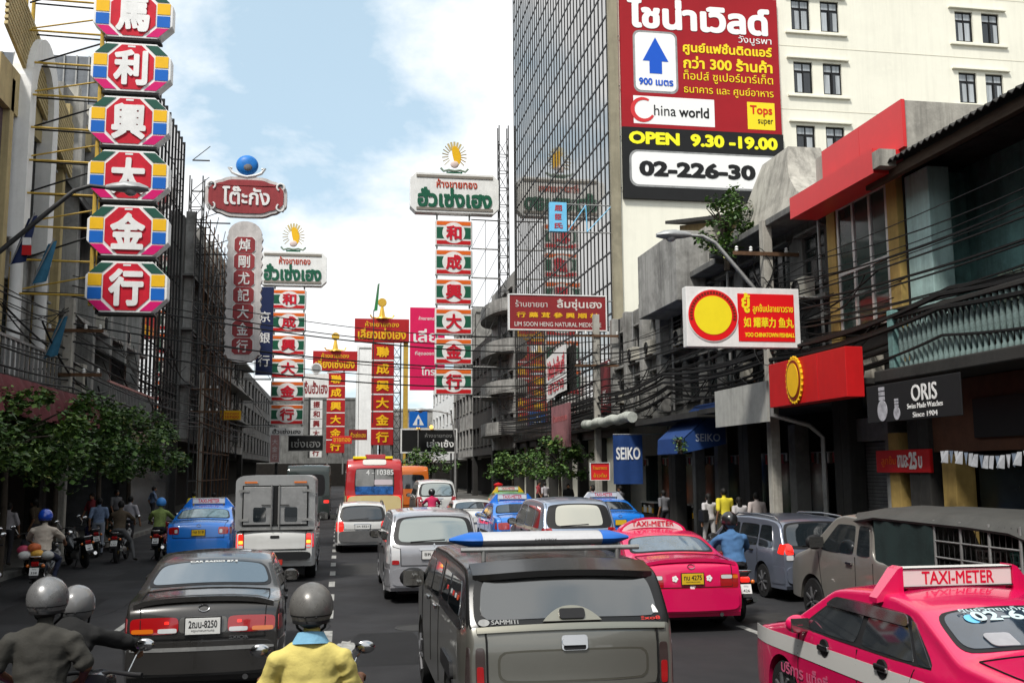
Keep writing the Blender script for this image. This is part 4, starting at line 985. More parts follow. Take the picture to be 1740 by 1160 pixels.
# ---- red and gold signs down the street
def red_sign(label, Y, xh0, xh1, zh0, zh1, xc0, xc1, zc0, zc1, pole=None):
    r = thing('red_gold_sign', label, 'sign', ((xc0 + xc1) / 2, Y, zc0), 0, 'red and gold shop signs')
    ox_, oz_ = (xc0 + xc1) / 2, zc0
    hx, hz, w, h = (xh0 + xh1) / 2 - ox_, (zh0 + zh1) / 2 - oz_, xh1 - xh0, zh1 - zh0
    M_RG = mat('sign scarlet', (0.36, 0.016, 0.018), 0.45, var=0.15, scale=0.8)
    hd = B().box(hx - w / 2, hx + w / 2, -0.15, 0.5, hz - h / 2, hz + h / 2).obj('header', M_RG, r, bevel=0.03)
    letters(hd, 'ห้างขายทอง', (hx, -0.15, hz + h * 0.27), w * 0.62, h * 0.24, M_GOLDP, depth=0.04, bold=0.012, res=24)
    letters(hd, 'เลี่ยงเซ่งเฮง', (hx, -0.15, hz - h * 0.14), w * 0.88, h * 0.48, M_GOLDP, depth=0.06, bold=0.03, res=30)
    n = 6; ph = (zc1 - zc0) / n; cw = xc1 - xc0
    for k, ch in enumerate('行金大興成聯'):
        z = ph * (k + 0.5)
        p = B().box(-cw / 2, cw / 2, -0.12, 0.4, z - ph * 0.46, z + ph * 0.46).obj('panel', M_RG, r, bevel=0.02)
        letters(p, ch, (0, -0.12, z), cw * 0.58, ph * 0.62, M_YELLOW, depth=0.05, bold=0.03, res=30, name='character')
        B().box(-cw / 2, cw / 2 - 0.02, -0.14, -0.06, z + ph * 0.462, z + ph * 0.535).obj('divider', M_WHITE, p)
    c = B().lathe([(0.75, 0), (0.7, 0.12), (0.35, 0.3), (0.28, 0.7), (0.16, 1.35), (0.0, 1.36)], (hx, 0.1, zh1 - oz_), n=16).obj('finial', M_GOLD, r, smooth=40)
    B().lathe([(0.0, -0.12), (0.45, -0.12), (0.5, 0.0), (0.45, 0.12), (0.0, 0.12)], (hx, 0.1, zh1 - oz_ + 1.85), 'y', 20).obj('gold_disc', M_GOLD, c, smooth=40)
    for sx in (-1, 1): B().tube([(hx + sx * 0.5, 0.1, zh1 - oz_ + 0.1), (hx + sx * 1.1, 0.1, zh1 - oz_ + 0.15), (hx + sx * 1.3, 0.1, zh1 - oz_ + 0.45)], 0.1, 6).obj('finial_arm', M_GOLD, c, smooth=50)
    for sx in (-1, 1): strut(r, (sx * cw * 0.42, 0.3, -2.5), (sx * cw * 0.42, 0.3, zh0 - oz_ + 0.3), 0.2, M_GALV, 'post')
    if pole is not None:
        B().box(pole - ox_ - 0.25, pole - ox_ + 0.25, 0.1, 0.6, -5.0, zh0 - oz_).obj('pole', M_YPIPE, r)
        lattice(r, pole - ox_ - 0.95, 0.45, -2.0, zh0 - oz_, 0.8, 1.3, M_STEEL, 0.1)
    return r
red_sign('scarlet gold-shop sign with gold disc finial and a yellow pole', 110, 1.31, 7.26, 16.45, 19.03, 3.20, 5.60, 5.13, 16.3, 6.93)
red_sign('scarlet gold-shop sign with gold disc finial farther down the street', 125, -3.55, 1.87, 14.73, 17.16, -1.79, 0.43, 4.58, 14.5)

# ---- smaller perpendicular signs
def flat_sign(name, label, Y, x0, x1, z0, z1, m, texts, depth=0.25, border=None, arms=(), group=None, armz=None, cat='sign'):
    r = thing(name, label, cat, ((x0 + x1) / 2, Y, z0), 0, group)
    w, h = x1 - x0, z1 - z0
    p = B().box(-w / 2, w / 2, 0, depth, 0, h).obj('panel', m, r, bevel=0.012)
    if border:
        bm, t = border
        for q in ((-w / 2 - t, w / 2 + t, h, h + t), (-w / 2 - t, w / 2 + t, -t, 0), (-w / 2 - t, -w / 2, 0, h), (w / 2, w / 2 + t, 0, h)):
            B().box(q[0], q[1], -0.03, depth, q[2], q[3]).obj('border', bm, r)
    for (t, cx, cz, tw_, th_, tm, bo) in texts:
        letters(p, t, (cx * w / 2, -0.001, h * cz), tw_ * w, th_ * h, tm, depth=0.015, bold=bo, res=30)
    for ax in arms:
        for zz_ in (armz or (0.12 * h, 0.88 * h)):
            strut(r, (w / 2 if ax > 0 else -w / 2, depth / 2, zz_), (ax - (x0 + x1) / 2, depth / 2, zz_), 0.06, M_GALV, 'bracket_arm')
    return r
flat_sign('navy_bank_sign', 'narrow navy vertical sign with white characters behind the maroon scalloped sign', 80, -6.69, -5.40, 9.92, 16.9, M_NAVY, [('銀', 0, 0.42, 0.66, 0.12, M_WHITE, 0.01), ('行', 0, 0.16, 0.70, 0.13, M_WHITE, 0.01), ('京', 0, 0.66, 0.66, 0.12, M_WHITE, 0.01)], arms=(-9.0,))
r7 = flat_sign('white_red_sign', 'white shop sign with dark red lettering over a white character strip', 115, -4.27, -1.47, 10.7, 13.4, M_WHITE, [('จิ้นฮั้วเฮง', 0, 0.42, 0.92, 0.55, mat('oxblood', (0.20, 0.02, 0.02), 0.5), 0.03)])
B().prism(disc(0.62, 24), (0, -0.05, 3.3), (1, 0, 0), (0, 0, 1), 0.2).obj('roundel', M_WHITE, r7); B().prism(disc(0.48, 24), (0, -0.08, 3.3), (1, 0, 0), (0, 0, 1), 0.05).obj('roundel_centre', M_GALV, r7)
for k, ch in enumerate('行金大興和振'):
    p = B().box(-0.55, 0.75, -0.02, 0.25, -6.7 + k * 1.08, -5.7 + k * 1.08).obj('panel', M_WHITE, r7); letters(p, ch, (0.1, -0.02, -6.2 + k * 1.08), 0.75, 0.75, MATS['oxblood'], depth=0.02, bold=0.03, res=24, name='character')
B().box(-0.8, -0.56, 0, 0.2, -6.8, 0).obj('post', M_STEEL, r7)
flat_sign('crimson_banner', 'tall crimson banner with white handwriting behind the white and green sign', 100, 6.69, 10.2, 10.39, 18.77, M_PINKBAN, [('ห้างขายทอง', 0, 0.87, 0.5, 0.045, M_WHITE, 0.01), ('เลี่ย', -0.1, 0.66, 0.7, 0.16, M_WHITE, 0.02), ('ที่สุดของทอง', 0, 0.44, 0.7, 0.06, M_WHITE, 0.01), ('โทร.', 0.1, 0.23, 0.45, 0.10, M_WHITE, 0.02)], depth=0.06, arms=(12.0,), cat='banner')
flat_sign('medicine_shop_sign', 'maroon medicine-shop sign with white Thai line, yellow characters and English line', 43, 7.25, 11.62, 8.60, 10.12, M_MAROON, [('ร้านขายยา', -0.55, 0.75, 0.33, 0.20, mat('dusty white letters', (0.55, 0.50, 0.46), 0.6), 0.0), ('ลิ้มซุ่นเฮง', 0.45, 0.74, 0.47, 0.34, MATS['dusty white letters'], 0.02), ('行 藥 茸 參 興 順 林', 0.0, 0.42, 0.86, 0.16, M_GOLDP, 0.02), ('LIM SOON HENG NATURAL MEDICINE', 0.0, 0.15, 0.90, 0.13, MATS['dusty white letters'], 0.01)], border=(M_WHITE, 0.05), arms=(12.1,))
bs = flat_sign('small_blue_sign', 'small light blue sign with red characters on a blue bracket frame', 43, 9.12, 9.90, 13.05, 14.4, M_LBLUE, [('屈', 0, 0.80, 0.45, 0.2, mat('red brush', (0.35, 0.04, 0.05), 0.5), 0.03), ('臣', 0, 0.50, 0.40, 0.2, MATS['red brush'], 0.03), ('氏', 0, 0.20, 0.5, 0.2, MATS['red brush'], 0.03)], arms=(12.1,), armz=(0.03, 1.3))
for p, q in (((0.45, 0.1, 0.05), (1.3, 0.1, 1.28)), ((1.3, 0.1, 1.28), (1.35, 0.1, 0.05)), ((1.35, 0.1, 0.05), (2.5, 0.1, 1.28))): strut(bs, p, q, 0.05, M_LBLUE)
ys = flat_sign('fishball_shop_sign', 'white-bordered red fishball-shop lightbox with a yellow roundel', 23, 8.24, 11.18, 5.38, 6.86, M_WHITE_CLEAN, [], depth=0.28, arms=(12.0,))
yp = [c for c in ys.children if c.name.startswith('panel')][0]
M_LBRED = mat('lightbox red', (0.74, 0.008, 0.012), 0.35)
fp = B().box(-0.15, 1.32, -0.012, -0.002, 0.15, 1.33).obj('red_field', M_LBRED, ys)
for rr0, mm, dd in ((0.655, M_WHITE_CLEAN, 0.02), (0.63, M_LBRED, 0.028), (0.48, M_BRIGHTYEL, 0.036)):
    B().prism(disc(rr0, 40), (-0.80, -dd, 0.775), (1, 0, 0), (0, 0, 1), 0.012).obj('roundel', mm, ys)
for k in range(26):
    a = rad(-10 + 200 * k / 25); e1 = Vector((-math.sin(a), 0, math.cos(a))); e2 = Vector((math.cos(a), 0, math.sin(a)))
    B().obox(Vector((-0.80 + 0.555 * math.cos(a), -0.030, 0.775 + 0.555 * math.sin(a))), e1 * 0.028, e2 * 0.035, Vector((0, 0.003, 0))).obj('fret_mark', mat('dark ring fret', (0.20, 0.02, 0.01), 0.5), ys)
letters(fp, 'ยู้', (0.06, -0.012, 1.10), 0.22, 0.50, M_BRIGHTYEL, depth=0.01, bold=0.03, res=40)
letters(fp, 'ลูกชิ้นปลาเยาวราช', (0.76, -0.012, 0.95), 1.05, 0.26, M_BRIGHTYEL, depth=0.01, bold=0.012, res=32)
letters(fp, '如 耀華力 鱼丸', (0.64, -0.012, 0.62), 1.30, 0.26, M_BRIGHTYEL, depth=0.01, bold=0.02, res=36)
letters(fp, 'YOO CHINATOWN FISHBALL', (0.66, -0.012, 0.31), 1.30, 0.11, M_BRIGHTYEL, depth=0.01, bold=0.025, res=30)
flat_sign('small_red_shop_sign', 'small red shop sign with tiny yellow lettering beside the blue hanging awning', 37, 9.30, 10.02, 2.05, 2.68, M_REDTOP, [('ร้านอาหาร', 0, 0.72, 0.75, 0.22, M_GOLDP, 0.0), ('ข้าวต้ม', 0, 0.28, 0.7, 0.25, M_GOLDP, 0.0)], depth=0.08, border=(M_WHITE, 0.02))
bk = flat_sign('black_framed_sign', 'black shop sign with white frame and white lettering above the trees', 90, 5.36, 10.2, 4.1, 6.05, M_BLACK, [('ห้างขายทอง', 0.35, 0.75, 0.5, 0.2, M_GALV, 0.0), ('เล่งเซ้ง', 0.42, 0.38, 0.5, 0.36, M_WHITE, 0.02)], border=(M_WHITE, 0.12), depth=0.3)
for x in (-1.0, 0.2): B().ball((x, -0.1, 2.2), 0.16).obj('lit_bulb', mat('amber bulb', (1.0, 0.55, 0.08), 0.4, emit=2.2), bk, smooth=60)
for x in (-2.0, 2.0): strut(bk, (x, 0.2, -4.1), (x, 0.2, 0.0), 0.16, M_STEEL, 'post')
pd = flat_sign('crossing_sign', 'square blue pedestrian sign with white triangle above the black framed sign', 88.5, 5.9, 7.5, 6.2, 7.6, M_BLUE, [], depth=0.06); B().prism([(-0.5, 0.2), (0.5, 0.2), (0, 1.15)], (0, -0.01, 0), (1, 0, 0), (0, 0, 1), 0.01).obj('triangle', M_WHITE, pd); B().box(-0.1, 0.1, -0.03, -0.011, 0.25, 0.75).obj('figure_bar', M_BLUE, pd); strut(pd, (0, 0.1, -6.2), (0, 0.1, 0), 0.1, M_GALV, 'post')
flat_sign('small_yellow_sign', 'small yellow shop sign with red lettering on a bracket over the pavement', 70, -8.12, -6.71, 5.93, 6.56, M_YELLOW, [('ห้างทอง', 0, 0.7, 0.8, 0.3, M_RED, 0.01), ('ขายทอง', 0, 0.3, 0.8, 0.3, M_RED, 0.01)], depth=0.15, arms=(-9.0,))
flat_sign('slim_pink_sign', 'slim faded pink vertical sign under the white and green sign', 84, -5.65, -4.95, 3.2, 5.4, mat('faded pink', (0.45, 0.25, 0.24), 0.7, var=0.3), [('大', 0, 0.75, 0.6, 0.2, M_WHITE, 0.0), ('金', 0, 0.48, 0.6, 0.2, M_WHITE, 0.0), ('行', 0, 0.2, 0.6, 0.2, M_WHITE, 0.0)], border=(M_WHITE, 0.06))
flat_sign('dim_thai_sign', 'dark shop board with grey Thai lettering below the slim pink sign', 92, -4.6, -1.6, 4.3, 5.6, M_BLACK, [('เซ่งเฮง', 0, 0.5, 0.85, 0.6, M_GALV, 0.01)], border=(M_GALV, 0.06))
flat_sign('low_red_sign', 'low red shop sign with yellow letters at the foot of the farther scarlet sign', 104, -0.9, 1.1, 5.2, 6.0, M_REDTOP, [('ขายทอง', 0, 0.5, 0.85, 0.5, M_YELLOW, 0.01)])
flat_sign('dim_red_sign', 'dim maroon shop sign with gold lettering between the two scarlet signs', 118, 0.9, 3.0, 6.0, 7.2, M_MAROON, [('ฮั่วเซ่งเฮง', 0, 0.5, 0.85, 0.5, M_GOLDP, 0.01)])

# ---- billboard on the cream flank wall
bbx, bby = 12.45, 42.7
bb = thing('billboard', 'huge dark red shopping-centre billboard on the cream flank wall', 'billboard', (bbx, bby, 14.6))
W_, H_ = 7.75, 10.0
B().box(0, W_, -0.14, 0.03, 3.35, H_).obj('red_sheet', M_BBRED, bb)
B().box(0, W_ + 0.06, -0.14, 0.03, 0, 3.345).obj('black_sheet', M_BLACK, bb)
def bbp(poly, x, z, dd, m, nm): return B().prism(poly, (x, -0.14 - dd, z), (1, 0, 0), (0, 0, 1), 0.008).obj(nm, m, bb)
def bbt(t, x0, x1, z0, z1, m, bo=0.0, sh=True, res=34):
    letters(bb, t, ((x0 + x1) / 2, -0.15, (z0 + z1) / 2), x1 - x0, z1 - z0, m, depth=0.012, bold=bo, res=res)
M_BBW = mat('printed white', (0.82, 0.82, 0.80), 0.5)
M_BBY = mat('printed yellow', (0.85, 0.66, 0.02), 0.5)
bbt('ไชน่าเวิลด์', 0.35, 7.35, 8.12, 9.62, M_BBW, 0.045, res=44)
bbt('วังบูรพา', 5.75, 7.4, 7.62, 8.08, M_BBW, 0.0)
bbt('ศูนย์แฟชั่นติดแอร์', 3.0, 7.4, 6.95, 7.62, M_BBY, 0.03)
bbt('กว่า 300 ร้านค้า', 3.0, 7.4, 6.3, 6.92, M_BBY, 0.03)
bbt('ท็อปส์ ซูเปอร์มาร์เก็ต', 3.0, 7.4, 5.62, 6.22, M_BBY, 0.0)
bbt('ธนาคาร และ ศูนย์อาหาร', 3.0, 7.4, 5.0, 5.5, M_BBY, 0.0)
bbp(rounded(2.14, 3.0, 0.32), 1.66, 6.52, 0.002, M_GALV, 'arrow_plate_rim'); bbp(rounded(1.95, 2.8, 0.26), 1.66, 6.52, 0.012, M_BBW, 'arrow_plate')
bbp([(-0.30, -0.7), (0.30, -0.7), (0.30, -0.1), (0.62, -0.1), (0, 1.05), (-0.62, -0.1), (-0.30, -0.1)], 1.66, 6.65, 0.022, mat('printed blue', (0.01, 0.09, 0.52), 0.5), 'arrow')
letters(bb, '900 เมตร', (1.66, -0.165, 5.55), 1.65, 0.34, MATS['printed blue'], depth=0.008, bold=0.03)
bbp([(-1.95, -0.72), (1.95, -0.72), (1.95, 0.6), (-1.95, 0.6)], 2.5, 4.25, 0.004, M_BBW, 'logo_plate')
ring = []
bq = B()
for k in range(22):
    t0, t1 = rad(60 + 270 * k / 22), rad(60 + 270 * (k + 1) / 22); wv = 0.05 + 0.05 * math.sin(math.pi * k / 22)
    bq.add([(1.02 + (0.52 + s_ * wv) * math.cos(t), -0.158, 4.2 + (0.52 + s_ * wv) * math.sin(t)) for t, s_ in ((t0, -1), (t1, -1), (t1, 1), (t0, 1))], [(0, 1, 2, 3)])
bq.obj('logo_swirl', M_REDTOP, bb, normals=False)
letters(bb, 'hina', (2.05, -0.152, 4.2), 1.05, 0.5, M_BLACK, depth=0.008); letters(bb, 'world', (3.45, -0.152, 4.18), 1.45, 0.5, M_BLACK, depth=0.008, bold=0.02)
bbp([(-0.68, -0.72), (0.68, -0.72), (0.68, 0.6), (-0.68, 0.6)], 6.75, 4.25, 0.004, M_BBY, 'shop_plate')
letters(bb, 'Tops', (6.75, -0.152, 4.42), 1.1, 0.55, mat('printed red', (0.6, 0.02, 0.01), 0.5), depth=0.008, bold=0.02); letters(bb, 'super', (6.95, -0.152, 3.88), 0.75, 0.3, M_BLACK, depth=0.008)
bbt('OPEN  9.30 -19.00', 0.3, 7.5, 2.55, 3.15, mat('open yellow', (0.85, 0.80, 0.02), 0.5), 0.05)
bbp(rounded(7.6, 1.72, 0.4), 4.1, 1.42, 0.002, M_GALV, 'phone_plate_rim'); bbp(rounded(7.4, 1.54, 0.34), 4.1, 1.42, 0.012, M_BBW, 'phone_plate')
letters(bb, '02-226-30', (3.55, -0.165, 1.42), 5.6, 0.72, M_BLACK, depth=0.008, bold=0.05)
for k in range(5): strut(bb, (-0.05, -0.05, 0.5 + k * 2.4), (-0.5, 0.0, 0.4 + k * 2.4), 0.05, M_STEEL, 'tie')

# ---- signs on the right-hand fronts (normal -X)
def front_sign(name, label, x, y0, y1, z0, z1, m, texts, depth=0.2, cat='sign', th=0.01):
    r = thing(name, label, cat, (x, (y0 + y1) / 2, z0))
    w, h = y1 - y0, z1 - z0
    p = B().box(0, depth, -w / 2, w / 2, 0, h).obj('panel', m, r, bevel=0.01)
    for (t, cy, cz, tw_, th_, tm, bo) in texts:
        letters(p, t, (-0.001, -cy * w / 2, h * cz), tw_ * w, th_ * h, tm, ex=(0, -1, 0), depth=th, bold=bo, res=32)
    return r
fr_ = thing('red_canopy_sign', 'red two-panel canopy box with a yellow oval roundel under the lightbox', 'sign', (10.3, 21.1, 3.9))
for k in range(3): B().box(0, 0.4, -1.9 + k * 1.27, -0.65 + k * 1.27, 0, 1.05).obj('panel', M_RED, fr_, bevel=0.01)
B().prism(disc(0.40, 36, 0.53), (-0.05, 0.45, 0.55), (0, -1, 0), (0, 0, 1), 0.05).obj('roundel_rim', M_YELLOW, fr_)
B().prism(disc(0.35, 36, 0.46), (-0.065, 0.45, 0.55), (0, -1, 0), (0, 0, 1), 0.05).obj('roundel_ring', mat('dark ring fret'), fr_)
B().prism(disc(0.29, 36, 0.39), (-0.08, 0.45, 0.55), (0, -1, 0), (0, 0, 1), 0.05).obj('roundel_field', M_YELLOW, fr_)
for k in range(24):
    a = 2 * math.pi * k / 24; B().ball((-0.03, 0.45 - 0.40 * math.cos(a), 0.55 + 0.53 * math.sin(a)), 0.032, nu=8, nv=5).obj('roundel_bead', M_YELLOW, fr_, smooth=60)
od = front_sign('watch_banner', 'black cloth banner with white watch-brand lettering below the balusters', 10.2, 15.2, 18.25, 3.3, 4.02, mat('black banner cloth', (0.012, 0.012, 0.013), 0.6, bump=0.4, bscale=1.6), [('ORIS', 0.30, 0.66, 0.26, 0.42, M_WHITE_CLEAN, 0.01), ('Swiss Made Watches', 0.30, 0.34, 0.36, 0.13, M_WHITE, 0.0), ('Since 1904', 0.30, 0.12, 0.25, 0.13, M_WHITE, 0.0)], depth=0.03, cat='banner')
for yy, s_ in ((0.95, 1.0), (0.45, 0.62)):
    wt_ = B().prism(disc(0.17 * s_, 20, 0.2 * s_), (-0.012, yy, 0.20 * s_ + 0.02), (0, -1, 0), (0, 0, 1), 0.012).obj('printed_watch', mat('watch grey', (0.42, 0.42, 0.45), 0.5, var=0.5, scale=8), od)
    for k in range(3): B().box(-0.012, -0.001, yy - 0.10 * s_, yy + 0.10 * s_, (0.42 + k * 0.09) * s_, (0.49 + k * 0.09) * s_).obj('printed_link', MATS['watch grey'], wt_)
ps = front_sign('price_sign', 'narrow red shop board reading a bowl price in white numerals', 11.95, 19.0, 21.1, 2.33, 2.82, M_RED, [('ชามละ', 0.05, 0.5, 0.20, 0.55, M_WHITE, 0.01), ('25', 0.42, 0.52, 0.14, 0.75, M_WHITE, 0.04), ('บ', 0.68, 0.45, 0.06, 0.5, M_WHITE, 0.02), ('ลูกชิ้น', -0.5, 0.5, 0.28, 0.5, M_ORANGE, 0.0)], depth=0.08)
# bunting row of small paper flags
bu = thing('paper_flag_bunting', 'string of small grey and white paper flags across the brown shop front', 'bunting', (11.6, 16.4, 2.4))
M_FL = [mat('flag pale', (0.45, 0.47, 0.50), 0.8, var=0.3), mat('flag blue grey', (0.16, 0.20, 0.26), 0.8, var=0.3)]
B().tube([(0, y, 0.30 - 0.06 * math.cos((y) * 2.2)) for y in np.linspace(-1.7, 1.7, 14)], 0.006, 5).obj('string', M_CABLE, bu)
for k in range(22):
    y = -1.6 + k * 0.152; z = 0.30 - 0.06 * math.cos(y * 2.2); tl = 0.05 * math.sin(k * 2.3)
    B().slab([[(-0.01, y - 0.06, z), (-0.01, y + 0.06, z)], [(-0.05 + tl, y - 0.06 + tl, z - 0.24), (-0.03 - tl, y + 0.06 + tl, z - 0.22)]], [[(-0.006, y - 0.06, z), (-0.006, y + 0.06, z)], [(-0.046 + tl, y - 0.06 + tl, z - 0.24), (-0.026 - tl, y + 0.06 + tl, z - 0.22)]]).obj('paper_flag', M_FL[k % 3 == 1], bu)
# hanging blue awnings with the watch-brand name
aw = thing('blue_hanging_awning', 'flat blue hanging awning with white serif brand name over the pavement', 'awning', (10.48, 36, 1.9))
B().slab([[(-0.56 + 1.12 * i / 8, 0.02 * math.sin(i * 1.7), z) for i in range(9)] for z in (0, 0.6, 1.2, 1.8)], [[(-0.56 + 1.12 * i / 8, 0.03 + 0.02 * math.sin(i * 1.7), z) for i in range(9)] for z in (0, 0.6, 1.2, 1.8)]).obj('cloth', M_SEIKO, aw, smooth=50)
letters(aw, 'SEIKO', (0.0, -0.022, 1.12), 0.92, 0.46, M_WHITE_CLEAN, depth=0.006, bold=0.025)
strut(aw, (-0.56, 0.02, 1.82), (1.5, 0.02, 1.82), 0.05, M_GALV, 'rail')
aw = thing('blue_slanted_awning', 'slanted blue shop awning with faded brand name on its hem', 'awning', (11.2, 31, 2.9))
rows_ = [[(0.6 - 0.0, y, 1.65) for y in (-1.3, -0.6, 0, 0.6, 1.3)], [(-0.1, y, 1.05 + 0.02 * math.sin(y * 5)) for y in (-1.3, -0.6, 0, 0.6, 1.3)], [(-0.75, y, 0.5) for y in (-1.3, -0.6, 0, 0.6, 1.3)], [(-0.78, y, 0.02) for y in (-1.3, -0.6, 0, 0.6, 1.3)]]
B().slab(rows_, [[(p[0] + 0.02, p[1], p[2] - 0.02) for p in q] for q in rows_]).obj('cloth', M_SEIKO, aw, smooth=30)
for sy in (-1.3, 1.3): B().prism([(-0.78, 0.02), (-0.75, 0.5), (0.6, 1.65), (0.6, 0.3)], (0, sy, 0), (1, 0, 0), (0, 0, 1), 0.02).obj('side_cloth', M_SEIKO, aw)
letters(aw, 'SEIKO', (0.02, -1.305, 0.5), 0.8, 0.24, mat('faded letters', (0.30, 0.34, 0.42), 0.8), depth=0.006, bold=0.01)
ba = thing('white_cloth_banner', 'white cloth banner with slanting red lettering tied to the tower mullions', 'banner', (11.80, 54.5, 6.3))
rows_ = [[(0.02 * math.sin(k), -2.6 + 5.2 * k / 12, 0.35 + 0.10 * math.sin(k * 0.26) - 0.03 * k + hh) for k in range(13)] for hh in (0.0, 1.2, 2.5)]
B().slab(rows_, [[(p[0] + 0.015, p[1], p[2]) for p in q] for q in rows_]).obj('cloth', mat('banner cloth', (0.72, 0.71, 0.69), 0.8, var=0.12), ba, smooth=50)
letters(ba, 'ให้เช่าพื้นที่', (-0.03, 0, 1.85), 4.4, 1.05, M_SIGNRED, ex=(0, -1, 0.0346), depth=0.01, bold=0.02)
letters(ba, 'เยาวราช', (-0.03, 0, 0.75), 4.0, 0.55, M_SIGNRED, ex=(0, -1, 0.0346), depth=0.01, bold=0.01)
front_sign('dark_red_drink_sign', 'dark red vertical panel with white script fixed below the tower glass', 11.75, 43.0, 44.6, 4.95, 7.3, mat('dull drink red', (0.20, 0.02, 0.025), 0.5, var=0.3), [('Ko', 0.1, 0.3, 0.6, 0.28, M_WHITE, 0.02)], depth=0.1)
front_sign('faded_pink_panel', 'faded pink sheet panel with scalloped top above the street tree', 10.6, 46.2, 50.2, 3.5, 5.6, mat('faded rose sheet', (0.30, 0.13, 0.14), 0.8, var=0.4, scale=1.5, streak=0.4), [('ห้างขายทอง', 0, 0.7, 0.8, 0.18, mat('faint red letters', (0.33, 0.08, 0.08), 0.8), 0.01)], depth=0.1)

# ================================================================ street lamps, poles, cables
def cobra_lamp(name, label, base, top, bend, head, group='street lamps', am=M_GALV):
    r = thing(name, label, 'street lamp', base, 0, group); bx_ = Vector(base)
    P = lambda p: Vector(p) - bx_
    B().tube([(0, 0, 0), P(top)], [0.10, 0.07], 10).obj('post', M_GALV, r, smooth=40)
    pts = [P(top), P(bend), (P(bend) + P(head)) / 2 + Vector((0, 0, 0.08)), P(head)]
    B().tube(pts, [0.06, 0.055, 0.05, 0.045], 8).obj('arm', am, r, smooth=60)
    d = (Vector(head) - Vector(bend)); d.z = 0; d.normalize(); h = P(head)
    e = Vector((-d.y, d.x, 0))
    rows_ = []
    for t, w_, h0, h1 in ((0, 0.05, -0.03, 0.05), (0.15, 0.10, -0.05, 0.08), (0.45, 0.17, -0.07, 0.12), (0.75, 0.17, -0.06, 0.10), (0.95, 0.08, -0.03, 0.04)):
        w_ *= 1.3; h0 *= 1.4; h1 *= 1.4; c = h + d * t; rows_.append([c + e * (w_ * math.cos(a)) + Vector((0, 0, (h1 if math.sin(a) > 0 else -h0) * math.sin(a))) for a in np.linspace(0, 2 * math.pi, 13)[:-1]])
    hb = B().grid(rows_, closed=True); n = 12
    hb.add(rows_[0], [tuple(range(n))]); hb.add(rows_[-1], [tuple(range(n))])
    hd = hb.obj('lamp_head', M_LAMP, r, smooth=50)
    B().ball(h + d * 0.55 + Vector((0, 0, -0.05)), 0.15, 0.15, 0.13).obj('lamp_bowl', M_LAMPGLASS, hd, smooth=60)
    return r
cobra_lamp('street_lamp', 'grey street lamp reaching over the pavement beside the fishball lightbox', (11.35, 25.3, 0.14), (11.35, 25.3, 6.9), (10.05, 25.6, 8.60), (9.40, 25.7, 8.80))
lamp = cobra_lamp('street_lamp', 'dark street lamp whose arm crosses the octagon sign', (-7.9, 24.0, 0.14), (-7.9, 24.0, 7.3), (-6.2, 24.0, 8.95), (-5.5, 24.0, 9.05), am=M_STEEL)
cobra_lamp('street_lamp', 'thin grey lamp post far down the street beside the black framed sign', (7.9, 70, 0.1), (7.9, 70, 4.5), (7.6, 70, 6.3), (6.0, 70, 6.6))
def pole(label, x, y, h, arms=2):
    r = thing('utility_pole', label, 'utility pole', (x, y, 0.14), 0, 'utility poles')
    B().box(-0.13, 0.13, -0.13, 0.13, 0, h).obj('post', M_CONC, r, bevel=0.02)
    for k in range(arms):
        z = h - 1.0 - k * 1.3
        B().box(-1.0, 1.0, -0.19, -0.131, z, z + 0.1).obj('cross_arm', M_RUST, r)
        for xx in (-0.9, -0.5, 0.5, 0.9): B().lathe([(0.04, 0), (0.055, 0.04), (0.03, 0.07), (0.05, 0.1), (0.02, 0.14)], (xx, -0.16, z + 0.1), n=10).obj('insulator', M_WHITE, r, smooth=50)
    return r
pole('square concrete utility pole rising behind the fishball lightbox', 11.15, 24.75, 8.9)
pole('square concrete utility pole at the edge of the medicine-shop sign', 10.9, 42.0, 9.0)
pole('square concrete utility pole between the street trees and the arched house', -7.95, 31.0, 7.4)
pole('square concrete utility pole on the pavement by the grey left block', -8.0, 60, 8.0)

def cable(pts, r=0.014, sag=0.25, grp='overhead cables along the fronts', label='black overhead cable strung along the shop fronts', n=14):
    path = []
    for a, b in zip(pts[:-1], pts[1:]):
        a, b = Vector(a), Vector(b)
        for k in range(n):
            t = k / n; path.append(a.lerp(b, t) - Vector((0, 0, sag * 4 * t * (1 - t))))
    path.append(Vector(pts[-1]))
    o = B().tube([p - path[0] for p in path], r, 5).obj('overhead_cable', M_CABLE, None, smooth=60)
    o.location = path[0]
    return tag(o, label, 'cable', grp)
rc = random.Random(11)
# along the right fronts, pole to pole
for k in range(15):
    z = 5.35 + k * 0.17 + rc.uniform(-0.08, 0.08); x = 11.3 + rc.uniform(0.0, 0.3)
    cable([(x, 9.0, z + rc.uniform(-0.1, 0.2)), (x - 0.1, 24.6, z + 0.1), (11.0 + rc.uniform(-0.3, 0.3), 41.9, z + rc.uniform(-0.2, 0.3)), (11.0, 70, z + 0.4)], rc.choice((0.012, 0.016, 0.022, 0.03)), rc.uniform(0.15, 0.55))
# along the left fronts
for k in range(13):
    z = 4.9 + k * 0.2 + rc.uniform(-0.1, 0.1); x = -7.95 + rc.uniform(-0.35, 0.2)
    cable([(x, 14, z + 0.2), (x, 31, z - 0.1), (x, 60, z), (x, 95, z + 0.3)], rc.choice((0.014, 0.02, 0.028)), rc.uniform(0.2, 0.7), 'overhead cables along the opposite fronts', 'black overhead cable strung along the fronts above the pavement trees')
